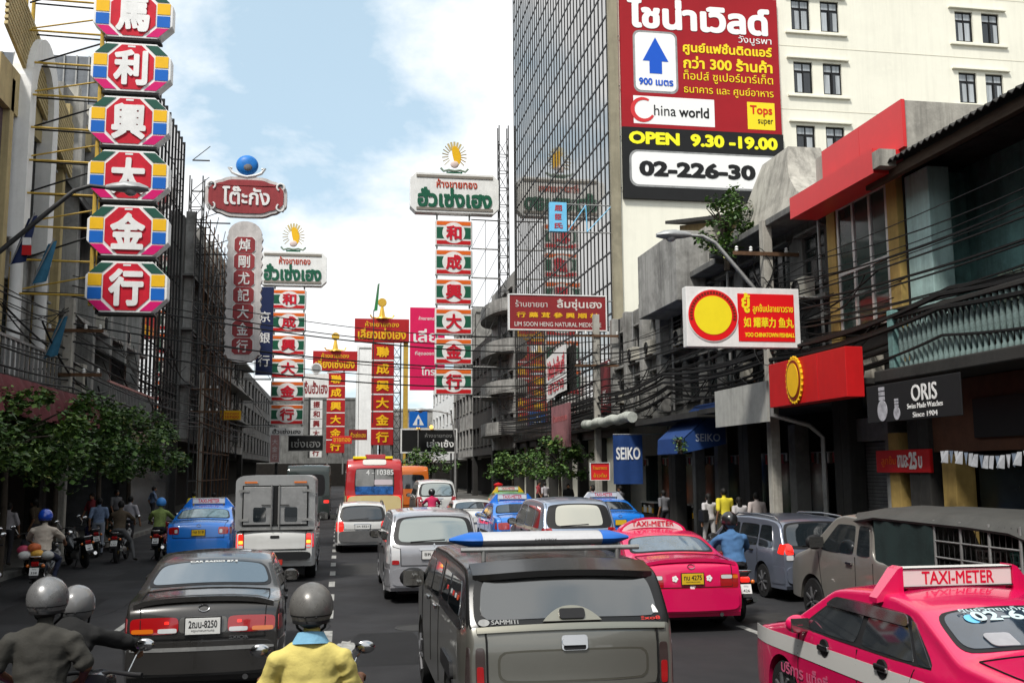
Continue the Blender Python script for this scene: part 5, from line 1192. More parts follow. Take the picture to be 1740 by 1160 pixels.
# across the street
for k in range(7):
    z = 7.9 - k * 0.33 + rc.uniform(-0.08, 0.08)
    cable([(-7.9, 30.9, z + 0.3), (10.8, 41.9 - (k % 3) * 0.2, z + rc.uniform(0.1, 0.5))], rc.choice((0.016, 0.02, 0.026)), rc.uniform(0.5, 0.9), 'cables crossing the street', 'black cable crossing the street below the hanging signs', 26)
# tangle of service drops round the pole by the lightbox
for k in range(12):
    a = rc.uniform(0, 6.28); z = 5.6 + k * 0.2; rr0 = rc.uniform(0.25, 0.45)
    pts = [(11.15 + rr0 * math.cos(a + t) * 0.9, 24.85 + rr0 * math.sin(a + t) * 0.9, z + 0.5 * math.sin(t * 1.3 + k)) for t in np.linspace(0, rc.uniform(3, 6), 12)]
    o = B().tube([Vector(p) - Vector(pts[0]) for p in pts], rc.choice((0.012, 0.018)), 5).obj('cable_coil', M_CABLE, None, smooth=60); o.location = pts[0]
    tag(o, 'loop of black cable coiled at the pole behind the fishball lightbox', 'cable', 'cable coils on the pole')
for k in range(16):
    z = 5.2 + rc.uniform(0, 2.2); y1 = rc.uniform(19, 28)
    cable([(11.1, 24.65, z), (11.85, y1, z - rc.uniform(-0.6, 1.2))], 0.012, rc.uniform(0.1, 0.5), 'service drops', 'thin black service wire dropping from the pole to a shop front', 8)
for k in range(9):
    z = 5.0 + rc.uniform(0, 2.2); y1 = rc.uniform(25, 38)
    cable([(-7.95, 30.9, z + 0.4), (-8.9, y1, z - rc.uniform(-0.3, 0.8))], 0.014, rc.uniform(0.1, 0.5), 'service drops by the arched house', 'thin black service wire dropping to the fronts by the arched house', 8)
# heavier bundles and slack loops along both fronts
for k in range(8):
    z = 4.75 + k * 0.13; x = 10.95 + rc.uniform(-0.1, 0.35)
    cable([(x + 0.3, 9.0, z + 0.25), (x + 0.1, 17.0, z + 0.15), (x + 0.1, 24.6, z), (x - 0.1, 33.0, z + rc.uniform(-0.1, 0.2)), (x - 0.1, 41.9, z), (11.0, 70, z + 0.3)], rc.choice((0.03, 0.04, 0.05)), rc.uniform(0.12, 0.4), 'cable bundles along the fronts', 'thick black cable bundle sagging just above the shop awnings')
for k in range(22):
    y0 = rc.uniform(18, 40); y1 = y0 + rc.uniform(2.5, 7); z = rc.uniform(4.9, 6.8); x = rc.uniform(11.0, 11.8)
    cable([(x, y0, z), (x + rc.uniform(-0.2, 0.2), y1, z + rc.uniform(-0.5, 0.5))], rc.choice((0.012, 0.016, 0.022)), rc.uniform(0.25, 0.9), 'slack wires along the fronts', 'slack black wire looping between the sooty shop fronts')
for k in range(20):
    y0 = rc.uniform(24, 50); y1 = y0 + rc.uniform(3, 10); z = rc.uniform(4.8, 8.0); x = rc.uniform(-8.6, -7.8)
    cable([(x, y0, z + 0.4), (x + rc.uniform(-0.2, 0.2), y1, z + rc.uniform(-0.7, 0.3))], rc.choice((0.014, 0.02, 0.028)), rc.uniform(0.2, 0.9), 'slack wires opposite', 'slack black wire looping past the arched house and its neighbours')
ac_unit((11.6, 22.0, 4.34), -math.pi / 2, 'beige air conditioner beside the ochre pilaster above the red canopy box')
ac_unit((11.6, 20.9, 4.34), -math.pi / 2, 'beige air conditioner nearer the teal house above the red canopy box')
ac_unit((11.6, 25.2, 4.34), -math.pi / 2, 'beige air conditioner on the canopy under the concrete hump')
ac_unit((-8.6, 36.2, 5.1), math.pi / 2, 'pale air conditioner with dark fan on the white stained block', 1.3, 1.0, 0.4)
for k, y in enumerate((35.0, 36.9)): ac_unit((-9.6, y, 14.75), 0, 'roof-top air conditioner ' + ('over the window hood' if k == 0 else 'beside its twin on the parapet'), 1.1, 0.9, 0.4)
# ================================================================ vehicles (local frame: +y forward, rear bumper at y = 0)
def paint(name, col, rough=0.28, metal=0.0, coat=0.8, dirt=0.0): return mat(name, col, rough, metal, var=0.05, scale=1.0, coat=coat, dirt=dirt)
M_TYRE = mat('tyre rubber', (0.014, 0.014, 0.014), 0.85, var=0.3)
M_RIM = mat('wheel rim', (0.30, 0.30, 0.31), 0.35, metal=0.8, var=0.2)
M_CHROME = mat('chrome', (0.50, 0.50, 0.50), 0.14, metal=1.0)
M_PLASTIC = mat('black plastic', (0.014, 0.014, 0.015), 0.45)
M_SEAM = mat('panel gap', (0.006, 0.006, 0.006), 0.8)
M_CARGLASS = mat('tinted car glass', (0.010, 0.014, 0.017), 0.03, spec=0.8, coat=1.0)
M_LIGHTGLASS = mat('pale car glass', (0.10, 0.13, 0.13), 0.03, spec=0.8, coat=1.0)
M_TAIL = mat('tail lamp red', (0.33, 0.006, 0.008), 0.12, coat=1.0)
M_BRAKE = mat('lit brake lamp', (0.9, 0.02, 0.012), 0.15, emit=0.7, coat=1.0)
M_AMBER = mat('amber lens', (0.60, 0.14, 0.01), 0.12, coat=1.0)
M_CLEAR = mat('clear lens', (0.55, 0.55, 0.55), 0.12, coat=1.0)
M_PLATE = mat('white number plate', (0.62, 0.62, 0.60), 0.5)
M_PLATEY = mat('yellow number plate', (0.62, 0.40, 0.02), 0.5)
M_INK = mat('plate ink', (0.012, 0.012, 0.014), 0.6)
wheel_cache = {}
def add_wheel(root, x, y, r, w=0.20):
    key = (round(r, 3), round(w, 3))
    if key not in wheel_cache:
        t = B().lathe([(r * 0.62, -w / 2), (r * 0.93, -w / 2), (r * 0.99, -w / 2 + 0.03), (r, 0), (r * 0.99, w / 2 - 0.03), (r * 0.93, w / 2), (r * 0.62, w / 2)], axis='x', n=28).mesh('tyre', M_TYRE, 45)
        rm = B(); rm.lathe([(0.0, 0.02), (r * 0.15, 0.03), (r * 0.2, 0.0), (r * 0.5, -0.01), (r * 0.6, 0.03), (r * 0.635, 0.03), (r * 0.635, -0.03)], (w / 2 - 0.03, 0, 0), 'x', 24)
        for k in range(7):
            a = 2 * math.pi * k / 7; rm.bar((w / 2, r * 0.12 * math.cos(a), r * 0.12 * math.sin(a)), (w / 2 - 0.005, r * 0.60 * math.cos(a), r * 0.60 * math.sin(a)), 0.05, 0.03)
        wheel_cache[key] = (t, rm.mesh('rim', M_RIM, 35))
    t, rm = wheel_cache[key]
    wo_ = put('wheel', t, root, (x, y, r))
    ri = put('rim', rm, wo_)
    if x < 0: ri.rotation_euler = (0, 0, math.pi)
    return wo_

class Car:
    def __init__(s, prof, W, belt, yr, yf, rw, tumble=0.32, sill=0.24, crown=0.05, taper=0.10, rc=0.45, fc=0.7, ftaper=0.14, smooth=3, edge=0.085, N=150):
        s.L = prof[-1][0]; s.W, s.belt, s.tumble, s.sill, s.crown = W / 2, belt, tumble, sill, crown
        s.yr, s.yf, s.rw, s.taper, s.rc, s.fc, s.ftaper, s.edge = yr, yf, rw, taper, rc, fc, ftaper, edge
        P = np.array(prof, float); d = np.r_[0, np.cumsum(np.hypot(*np.diff(P, axis=0).T))]
        t = np.linspace(0, d[-1], N); Q = np.stack([np.interp(t, d, P[:, 0]), np.interp(t, d, P[:, 1])], -1)
        for _ in range(smooth):
            Q[1:-1] = 0.25 * Q[:-2] + 0.5 * Q[1:-1] + 0.25 * Q[2:]
        for i in range(1, N): Q[i, 0] = max(Q[i, 0], Q[i - 1, 0] + 0.0012)
        s.zmap = lambda z: z
        s.Q = Q; s.N = N; s.peak = int(Q[:, 1].argmax())
    def prof(s, i):
        i = min(max(i, 0), s.N - 1); k = int(i); f = i - k; k2 = min(k + 1, s.N - 1)
        return s.Q[k] * (1 - f) + s.Q[k2] * f
    def sz(s, z):                     # station on the rear at height z
        z = s.zmap(z); z_ = s.Q[:s.peak + 1, 1]; return float(np.interp(z, np.maximum.accumulate(z_), np.arange(s.peak + 1)))
    def sy(s, y): return float(np.interp(y, s.Q[:, 0], np.arange(s.N)))
    def zb(s, y):
        z = s.sill
        for yw in (s.yr, s.yf):
            ra = s.rw * 1.17; d = abs(y - yw)
            if d < ra: z = max(z, s.rw + math.sqrt(ra * ra - d * d))
        return z
    def w(s, y, z):
        t = 1.0
        if y < s.rc: t -= s.taper * (1 - max(y, 0) / s.rc) ** 2
        e = s.L - y
        if e < s.fc: t -= s.ftaper * (1 - max(e, 0) / s.fc) ** 2
        W = s.W * t
        if z > s.belt: W -= (z - s.belt) * s.tumble
        else:
            m = s.belt * 0.68; W -= 0.05 * ((z - m) / s.belt) ** 2 * 1.2
        return W
    def nrm(s, i):
        a, b = s.prof(i - 1.5), s.prof(i + 1.5); d = b - a; l = math.hypot(*d) or 1
        return -d[1] / l, d[0] / l
    def r_(s, y, zt): return max(0.012, min(s.edge, (zt - min(s.zb(y), zt - 0.04)) * 0.4))
    def top(s, i, u, off=0.0):
        y, zt = s.prof(i); r = s.r_(y, zt); We = max(0.05, s.w(y, zt - r) - r * 0.35); ny, nz = s.nrm(i); c = s.crown * (1 - u * u) + off
        return Vector((u * We, y + ny * c, zt + nz * c))
    def side(s, sg, y, z, off=0.0): return Vector((sg * (s.w(y, z) + off), y, z))
    def body(s):
        rows = []
        for i in range(s.N):
            y, zt = s.Q[i]; zl = min(s.zb(y), zt - 0.03); r = s.r_(y, zt); half = []
            for k in range(11):
                z = zl + (zt - r - zl) * k / 10; half.append(Vector((s.w(y, z), y, z)))
            wc = s.w(y, zt - r)
            for a in (30, 60): half.append(Vector((wc - r * 0.35 * (1 - math.cos(rad(a))), y, zt - r + r * math.sin(rad(a)))))
            for u in (1.0, 0.8, 0.55, 0.28): half.append(s.top(i, u))
            rows.append(half + [s.top(i, 0)] + [Vector((-p.x, p.y, p.z)) for p in reversed(half)])
        b = B(); b.grid(rows); n = len(rows[0])
        b.add(rows[0], [tuple(range(n))]); b.add(rows[-1], [tuple(range(n))])
        b.add([rows[i][0] for i in range(s.N)] + [rows[i][-1] for i in range(s.N)], [(i, i + 1, s.N + i + 1, s.N + i) for i in range(s.N - 1)])
        return b
    def ptop(s, i0, i1, u0, u1, off=0.004, thick=0.02, n=10, m=12, b=None, u0b=None, u1b=None, rnd=0.10):
        F, K = [], []
        for a in range(n + 1):
            fr, bk = [], []
            for c in range(m + 1):
                p, q = 2 * a / n - 1, 2 * c / m - 1
                k = 1 - rnd * (p * p * q * q) ** 2
                p, q = (p * k + 1) / 2, (q * k + 1) / 2
                i = i0 + (i1 - i0) * p
                ua = u0 + ((u0b if u0b is not None else u0) - u0) * p; ub = u1 + ((u1b if u1b is not None else u1) - u1) * p
                u = ua + (ub - ua) * q
                fr.append(s.top(i, u, off)); bk.append(s.top(i, u, off - thick))
            F.append(fr); K.append(bk)
        return (b or B()).slab(F, K)
    def pside(s, sg, q, off=0.004, thick=0.02, n=10, m=8, b=None, rnd=0.06):
        """q: (y,z) corners: bottom-rear, bottom-front, top-front, top-rear"""
        F, K = [], []; q = [(y_, s.zmap(z_)) for y_, z_ in q]
        for a in range(n + 1):
            fr, bk = [], []
            for c in range(m + 1):
                p, t = 2 * a / n - 1, 2 * c / m - 1; k = 1 - rnd * (p * p * t * t) ** 2
                p, t = (p * k + 1) / 2, (t * k + 1) / 2
                y = (q[0][0] * (1 - p) + q[1][0] * p) * (1 - t) + (q[3][0] * (1 - p) + q[2][0] * p) * t
                z = (q[0][1] * (1 - p) + q[1][1] * p) * (1 - t) + (q[3][1] * (1 - p) + q[2][1] * p) * t
                fr.append(s.side(sg, y, z, off)); bk.append(s.side(sg, y, z, off - thick))
            F.append(fr); K.append(bk)
        return (b or B()).slab(F, K)
    def frame(s, i, u, off=0.0):
        o = s.top(i, u, off); ny, nz = s.nrm(i); nv = Vector((0, ny, nz)); ex = Vector((1, 0, 0)); ey = nv.cross(ex); return o, ex, ey, nv
    def plate(s, root, z, w, h, m, text=None, sub=None, off=0.03, u=0.0, ink=M_INK):
        o, ex, ey, nv = s.frame(s.sz(z), u, off)
        ey = (Vector((0, 0, 1)) * 0.7 + ey * 0.3).normalized(); nv = ex.cross(ey)
        p = B().obox(o, ex * w / 2, ey * h / 2, nv * 0.006).obj('number_plate', m, root, bevel=0.004)
        B().obox(o - nv * 0.008, ex * (w / 2 + 0.012), ey * (h / 2 + 0.012), nv * 0.006).obj('plate_frame', M_PLASTIC, p)
        if text: letters(p, text, o + ey * h * 0.12 + nv * 0.006, w * 0.82, h * 0.46, ink, ex, ey, 0.002, 0.02, 30)
        if sub: letters(p, sub, o - ey * h * 0.30 + nv * 0.006, w * 0.66, h * 0.16, ink, ex, ey, 0.002, 0.0, 20)
        return p

SEDAN = [(0.02, 0.30), (0.0, 0.42), (0.0, 0.66), (0.03, 0.72), (0.06, 0.95), (0.10, 1.03), (0.2, 1.06), (0.72, 1.10), (0.80, 1.11), (1.45, 1.39), (1.8, 1.445), (2.2, 1.45), (2.6, 1.42), (2.8, 1.39), (3.35, 1.05), (3.6, 0.98), (4.2, 0.86), (4.40, 0.74), (4.47, 0.55), (4.48, 0.32)]
def scaled(p, L, H):
    l0 = p[-1][0]; h0 = max(q[1] for q in p); return [(y * L / l0, 0.3 + (z - 0.3) * (H - 0.3) / (h0 - 0.3)) for y, z in p]
def mirrors(root, c, y, z, m, sz=1.0):
    for sg in (-1, 1):
        b = B(); x = sg * (c.w(y, z) + 0.10 * sz); b.ball((x, y, z), 0.115 * sz, 0.07, 0.085 * sz, 14, 8)
        mo = b.obj('wing_mirror', m, root, smooth=60)
        B().bar((sg * (c.w(y, z) - 0.02), y + 0.02, z - 0.05), (x - sg * 0.05, y + 0.01, z - 0.03), 0.05).obj('mirror_stalk', M_PLASTIC, mo)
        B().obox((x, y - 0.062, z), (0.085 * sz, 0, 0), (0, 0.006, 0), (0, 0, 0.06 * sz)).obj('mirror_glass', mat('mirror glass', (0.18, 0.18, 0.19), 0.05, metal=0.9), mo)
def wheels(root, c, w=0.20):
    for y in (c.yr, c.yf):
        for sg in (-1, 1): add_wheel(root, sg * (c.W - w / 2 - 0.015), y, c.rw, w)
def underside(root, c): B().box(-c.W + 0.24, c.W - 0.24, 0.25, c.L - 0.25, 0.17, 0.45).obj('underbody', M_PLASTIC, root)
def handle(root, c, sg, y, z, m=M_PLASTIC): B().obox(c.side(sg, y, z, 0.015), (0.016, 0, 0), (0, 0.09, 0), (0, 0, 0.02)).obj('door_handle', m, root, bevel=0.008)
def seam(root, c, sg, pts):
    b = B()
    for (p, q) in zip(pts[:-1], pts[1:]):
        for k in range(5):
            a = (p[0] + (q[0] - p[0]) * k / 5, p[1] + (q[1] - p[1]) * k / 5); d = (p[0] + (q[0] - p[0]) * (k + 1) / 5, p[1] + (q[1] - p[1]) * (k + 1) / 5)
            b.bar(c.side(sg, *a, 0.0), c.side(sg, *d, 0.0), 0.009)
    b.obj('panel_gap', M_SEAM, root)
def seam_top(root, c, pts, w=0.010, off=0.004):
    b = B()
    for (i0, u0), (i1, u1) in zip(pts[:-1], pts[1:]):
        n = 10
        for k in range(n):
            b.bar(c.top(i0 + (i1 - i0) * k / n, u0 + (u1 - u0) * k / n, off), c.top(i0 + (i1 - i0) * (k + 1) / n, u0 + (u1 - u0) * (k + 1) / n, off), w)
    b.obj('panel_gap', M_SEAM, root)
def tail(root, c, z0, z1, u0, m, side=0.22, name='tail_light', split=None, sides=True):
    for sg in (-1, 1):
        b = B(); c.ptop(c.sz(z0), c.sz(z1), sg * u0, sg * 1.0, 0.008, 0.03, 8, 8, b)
        if side and sides: c.pside(sg, [(0.05, z0), (side, z0 + 0.02), (side * 0.85, z1), (0.07, z1)], 0.006, 0.02, b=b)
        t = b.obj(name, m, root, smooth=50)
        for (a0, a1, zz0, zz1, mm, nm) in (split or []):
            c.ptop(c.sz(zz0), c.sz(zz1), sg * a0, sg * a1, 0.013, 0.012, 6, 6).obj(nm, mm, t, smooth=50)
def place(root, x, y, rz=0): root.location = (x, y, 0); root.rotation_euler = (0, 0, rz); return root

def sedan(label, body, L=4.45, W=1.70, H=1.42, glass=M_CARGLASS, rear_glass=None, bumper=None, plate=None, tail_kw=None, spoiler=None, visor=False, trim=True, cat='car', group=None, prof=SEDAN):
    r = thing('sedan_car', label, cat, group=group)
    c = Car(scaled(prof, L, H), W, 0.93 * H / 1.45, L * 0.225, L * 0.805, 0.30, tumble=0.42)
    k = H / 1.45
    c.body().obj('body', body, r, smooth=48)
    sx = L / 4.48
    yb0, yb1 = 0.80 * sx, 1.45 * sx
    c.ptop(c.sy(yb0 + 0.05), c.sy(yb1 - 0.06), -0.93, 0.93, 0.004, 0.02, 12, 16, u0b=-0.90, u1b=0.90).obj('window_seal', M_PLASTIC, r, smooth=50)
    c.ptop(c.sy(yb0 + 0.09), c.sy(yb1 - 0.09), -0.88, 0.88, 0.009, 0.01, 12, 16, u0b=-0.85, u1b=0.85).obj('rear_window', rear_glass or glass, r, smooth=50)
    c.ptop(c.sy(2.84 * sx), c.sy(3.30 * sx), -0.88, 0.88, 0.006, 0.02, 10, 12).obj('windscreen', glass, r, smooth=50)
    bz, tz = 1.01 * k, 1.345 * k
    for sg in (-1, 1):
        c.pside(sg, [(1.02 * sx, bz - 0.02), (3.26 * sx, bz - 0.02), (2.72 * sx, tz), (1.55 * sx, tz)], 0.003).obj('side_glass_seal', M_PLASTIC, r, smooth=50)
        c.pside(sg, [(1.32 * sx, bz), (2.12 * sx, bz), (2.12 * sx, tz - 0.02), (1.60 * sx, tz - 0.02)], 0.009, 0.012).obj('rear_side_window', glass, r, smooth=50)
        c.pside(sg, [(2.20 * sx, bz), (3.18 * sx, bz), (2.70 * sx, tz - 0.02), (2.20 * sx, tz - 0.02)], 0.009, 0.012).obj('front_side_window', glass, r, smooth=50)
        c.pside(sg, [(1.09 * sx, bz), (1.27 * sx, bz), (1.53 * sx, tz - 0.04), (1.47 * sx, tz - 0.05)], 0.009, 0.012).obj('quarter_window', glass, r, smooth=50)
        if visor:
            c.pside(sg, [(1.50 * sx, tz - 0.09), (2.86 * sx, tz - 0.09), (2.72 * sx, tz + 0.0), (1.57 * sx, tz + 0.0)], 0.035, 0.012).obj('rain_visor', mat('smoked visor', (0.02, 0.02, 0.022), 0.08, coat=1), r, smooth=50)
        handle(r, c, sg, 1.75 * sx, 0.90 * k); handle(r, c, sg, 2.72 * sx, 0.88 * k)
        seam(r, c, sg, [(2.16 * sx, bz - 0.04), (2.16 * sx, 0.34)]); seam(r, c, sg, [(3.22 * sx, bz - 0.06), (3.25 * sx, 0.6), (3.2 * sx, 0.34)]); seam(r, c, sg, [(1.3 * sx, bz - 0.04), (1.42 * sx, 0.72)])
        if trim: c.pside(sg, [(1.5 * sx, 0.56), (3.2 * sx, 0.56), (3.2 * sx, 0.64), (1.5 * sx, 0.64)], 0.012, 0.02).obj('rubbing_strip', body if trim == 'body' else M_PLASTIC, r, smooth=40)
    b = B(); c.ptop(c.sz(0.33), c.sz(0.655), -1.0, 1.0, 0.035, 0.06, 10, 20, b)
    for sg in (-1, 1): c.pside(sg, [(0.03, 0.33), (0.62 * sx, 0.33), (0.62 * sx, 0.64), (0.03, 0.64)], 0.012, 0.04, b=b)
    b.obj('rear_bumper', bumper or body, r, smooth=50)
    c.ptop(c.sy(4.32 * sx), c.N - 2, -0.95, 0.95, 0.02, 0.05, 8, 16).obj('front_bumper', bumper or body, r, smooth=50)
    i0, i1 = c.sz(0.70 * k), c.sy(yb0 - 0.06)
    seam_top(r, c, [(i1, -0.86), (i0, -0.86), (i0, 0.86), (i1, 0.86), (i1, -0.86)]); seam_top(r, c, [(c.sy(3.45 * sx), -0.86), (c.sy(4.3 * sx), -0.8), (c.sy(4.3 * sx), 0.8), (c.sy(3.45 * sx), 0.86)])
    mirrors(r, c, 3.12 * sx, bz + 0.03, body)
    wheels(r, c); underside(r, c)
    kw = dict(z0=0.74 * k, z1=0.93 * k, u0=0.56, m=M_TAIL); kw.update(tail_kw or {}); tail(r, c, **kw)
    if plate: c.plate(r, 0.82 * k, *plate)
    o, ex, ey, nv = c.frame(c.sz(0.985 * k), 0, 0.006)
    B().tube([o + ex * 0.055 * math.cos(t) + ey * 0.038 * math.sin(t) for t in np.linspace(0, 2 * math.pi, 17)], 0.006, 6, cap=False).obj('badge', M_CHROME, r, smooth=60)
    if spoiler:
        fr, bk = [], []
        for q in range(17):
            u = -0.95 + 1.9 * q / 16; p = c.top(c.sz(1.03 * k), u, 0.0); e = (1 - abs(u) ** 6)
            fr.append(p + Vector((0, -0.03, 0.05 * e + 0.012))); bk.append(p + Vector((0, 0.22, 0.045 * e + 0.01)))
        lo = [[v - Vector((0, 0, 0.05)) for v in fr], [v - Vector((0, 0, 0.05)) for v in bk]]
        B().slab([fr, bk], lo).obj('spoiler', spoiler, r, smooth=50)
    B().tube([(0.45, -0.02, 0.27), (0.45, 0.3, 0.27)], 0.03, 12).obj('exhaust', M_CHROME, r, smooth=40)
    return r, c
def taxi_sign(root, c, y, z, body, w=0.95, text=True):
    t = B().box(-w / 2, w / 2, y - 0.07, y + 0.07, z + 0.07, z + 0.24).obj('roof_sign', mat('taxi lightbox', (0.62, 0.61, 0.58), 0.4), root, bevel=0.012)
    for sg in (-1, 1): B().slab([[(sg * (w / 2 + 0.004), y - 0.08, z + 0.25), (sg * (w / 2 + 0.05), y - 0.08, z + 0.23), (sg * (w / 2 + 0.24), y - 0.06, z + 0.0)], [(sg * (w / 2 + 0.004), y - 0.08, z + 0.02), (sg * (w / 2 + 0.05), y - 0.08, z + 0.0), (sg * (w / 2 + 0.24), y - 0.06, z - 0.04)]], [[(sg * (w / 2 + 0.004), y + 0.08, z + 0.25), (sg * (w / 2 + 0.05), y + 0.08, z + 0.23), (sg * (w / 2 + 0.24), y + 0.06, z + 0.0)], [(sg * (w / 2 + 0.004), y + 0.08, z + 0.02), (sg * (w / 2 + 0.05), y + 0.08, z + 0.0), (sg * (w / 2 + 0.24), y + 0.06, z - 0.04)]]).obj('sign_end', body, t)
    B().box(-w / 2 + 0.05, w / 2 - 0.05, y - 0.05, y + 0.05, z - 0.02, z + 0.068).obj('sign_base', body, t)
    for zz in (z + 0.075, z + 0.225): B().box(-w / 2, w / 2, y - 0.078, y - 0.071, zz, zz + 0.012).obj('sign_trim', M_CHROME, t)
    if text: letters(t, 'TAXI-METER', (0, y - 0.0705, z + 0.155), w * 0.66, 0.105, mat('taxi red letters', (0.55, 0.01, 0.04), 0.5), depth=0.003, bold=0.015, res=34)

P_DARK = paint('dark grey brown paint', (0.035, 0.033, 0.031), 0.25, 0.35)
P_PINK = paint('taxi pink paint', (0.62, 0.006, 0.085), 0.25)
P_BLUE = paint('taxi blue paint', (0.012, 0.17, 0.60), 0.25)
P_SILVER = paint('silver paint', (0.36, 0.36, 0.38), 0.28, 0.55)
P_WHITE = paint('white car paint', (0.55, 0.55, 0.53), 0.3)
P_GREYB = paint('grey blue paint', (0.16, 0.18, 0.23), 0.28, 0.5)
P_TAN = paint('dusty beige paint', (0.23, 0.22, 0.195), 0.38, 0.35, 0.4, 0.15)
P_OLIVE = paint('bronze grey paint', (0.175, 0.172, 0.15), 0.3, 0.55)

# dark sedan ahead
r, c = sedan('dark grey brown sedan with wide red tail lamps and white plate', P_DARK, 4.5, 1.70, 1.42, rear_glass=mat('sky tinted rear glass', (0.24, 0.27, 0.29), 0.04, metal=0.8, coat=0.5), plate=(0.36, 0.17, M_PLATE, '2ฌน-8250', 'กรุงเทพมหานคร'),
    tail_kw=dict(z0=0.735, z1=0.90, u0=0.34, split=[(0.36, 0.62, 0.745, 0.79, M_CLEAR, 'reverse_lens'), (0.68, 0.98, 0.745, 0.79, M_AMBER, 'indicator_lens'), (0.47, 0.53, 0.83, 0.86, M_BRAKE, 'lit_bulb')]), spoiler=P_DARK)
c.ptop(c.sz(0.735), c.sz(0.90), -0.33, 0.33, 0.004, 0.02).obj('boot_panel', paint('boot panel grey', (0.12, 0.115, 0.105), 0.35, 0.4), r, smooth=50)
c.ptop(c.sz(0.56), c.sz(0.60), -1, 1, 0.04, 0.01, 4, 20).obj('bumper_strip', M_GALV, r, smooth=50)
o, ex, ey, nv = c.frame(c.sz(0.685), 0.5, 0.010)
letters(r, 'EXIOR', o, 0.20, 0.035, M_CHROME, ex, ey, 0.004, 0.02, 20)
o, ex, ey, nv = c.frame(c.sy(1.36), 0.0, 0.012)
letters(r, 'CAR RADIO 87.5', o, 0.55, 0.04, M_WHITE_CLEAN, ex, ey, 0.002, 0.02, 20, name='windscreen_sticker')
place(r, -1.43, 11.45, 0.045)
# pink taxi beyond the pickup
r, c = sedan('pink taxi with curved roof board, yellow plate and flower stickers', P_PINK, 4.35, 1.70, 1.40, rear_glass=mat('hazy blue glass', (0.07, 0.12, 0.19), 0.04, spec=0.8, coat=1, var=0.5, scale=3), plate=(0.34, 0.16, M_PLATEY, 'ทน 4275', 'กรุงเทพมหานคร'),
    tail_kw=dict(z0=0.66, z1=0.86, u0=0.60, split=[(0.62, 0.86, 0.79, 0.845, M_CLEAR, 'reverse_lens'), (0.88, 0.99, 0.79, 0.845, M_AMBER, 'indicator_lens')]), spoiler=P_PINK, cat='taxi')
arc = [(-0.62 + 1.24 * k / 20, 1.36 + 0.27 * (1 - (-1 + 2 * k / 20) ** 2) ** 0.6) for k in range(21)]
rb_ = B().prism(arc[::-1] + [(-0.62, 1.33), (0.62, 1.33)], (0, 1.9, 0), (1, 0, 0), (0, 0, 1), 0.14).obj('roof_board', P_PINK, r)
ir = [(x * 0.90, 1.385 + (z - 1.36) * 0.80) for x, z in arc]; il = [(x * 0.86, 1.385 + (z - 1.36) * 0.30) for x, z in arc]
B().prism(ir[::-1] + il, (0, 1.892, 0), (1, 0, 0), (0, 0, 1), 0.006).obj('board_face', mat('taxi lightbox', (0.62, 0.61, 0.58), 0.4), rb_)
letters(rb_, 'TAXI-METER', (0, 1.885, 1.53), 0.74, 0.085, mat('taxi red letters', (0.55, 0.01, 0.04), 0.5), depth=0.003, bold=0.015, res=34)
for u, z in ((-0.36, 0.80), (0.36, 0.80), (0.0, 0.69)):
    o, ex, ey, nv = c.frame(c.sz(z), u, 0.006); fb = B()
    for k in range(5):
        a = 2 * math.pi * k / 5; fb.prism([(0.022 * math.cos(t) + 0.028 * math.cos(a), 0.022 * math.sin(t) + 0.028 * math.sin(a)) for t in np.linspace(0, 6.28, 9)[:-1]], o + nv * (0.002 + 0.0006 * k), ex, ey, 0.001)
    fb.obj('flower_sticker', M_WHITE_CLEAN, r)
place(r, 5.25, 14.75)
# near pink and white taxi
M_TXG = mat('clear taxi glass', (0.018, 0.022, 0.026), 0.03, spec=0.8, coat=1)
r, c = sedan('pink taxi with white side band and straight lit roof sign beside the pickup', P_PINK, 4.5, 1.72, 1.41, glass=M_TXG, rear_glass=mat('rear glass with film', (0.025, 0.04, 0.06), 0.04, coat=1, var=0.5, scale=2), visor=True, trim=False, cat='taxi')
taxi_sign(r, c, 2.05, 1.38, P_PINK, 1.0)
for sg in (-1, 1):
    c.pside(sg, [(0.55, 0.70), (4.35, 0.70), (4.35, 0.845), (0.55, 0.88)], 0.0045, 0.006, 30, 4, rnd=0).obj('white_band', mat('taxi white band', (0.62, 0.61, 0.58), 0.3, coat=0.8), r, smooth=50)
    for y in (1.75, 2.72):
        B().prism(disc(0.075, 20), c.side(sg, y, 0.865, 0.014), (0, sg, 0), (0, 0, 1), 0.02).obj('handle_bowl', M_PLASTIC, r); handle(r, c, sg, y, 0.865, M_CHROME)
o = c.side(-1, 3.15, 0.56, 0.005)
letters(r, 'บริการ แท็กซี่', o, 0.95, 0.13, mat('faded pink letters', (0.52, 0.10, 0.19), 0.5), (0, -1, 0), (0, 0, 1), 0.002, 0.02, 26)
o, ex, ey, nv = c.frame(c.sy(1.26), -0.20, 0.013)
letters(r, '02-61', o, 0.50, 0.13, mat('film letters', (0.50, 0.62, 0.64), 0.5), ex, ey, 0.002, 0.03, 30)
o, ex, ey, nv = c.frame(c.sy(1.34), -0.20, 0.013)
letters(r, 'ศูนย์วิทยุแท็กซี่', o, 0.62, 0.07, MATS['film letters'], ex, ey, 0.002, 0.0, 24)
o, ex, ey, nv = c.frame(c.sy(1.25), -0.55, 0.013); B().prism(disc(0.06, 24), o, ex, ey, 0.003).obj('film_logo', M_LBLUE, r)
o, ex, ey, nv = c.frame(c.sy(0.98), -0.45, 0.010)
B().prism(rounded(0.24, 0.17, 0.05), o + nv * 0.004, ex, ey, 0.006).obj('headrest', mat('headrest cloth', (0.34, 0.34, 0.36), 0.8, var=0.2), r)
place(r, 5.12, 5.85)
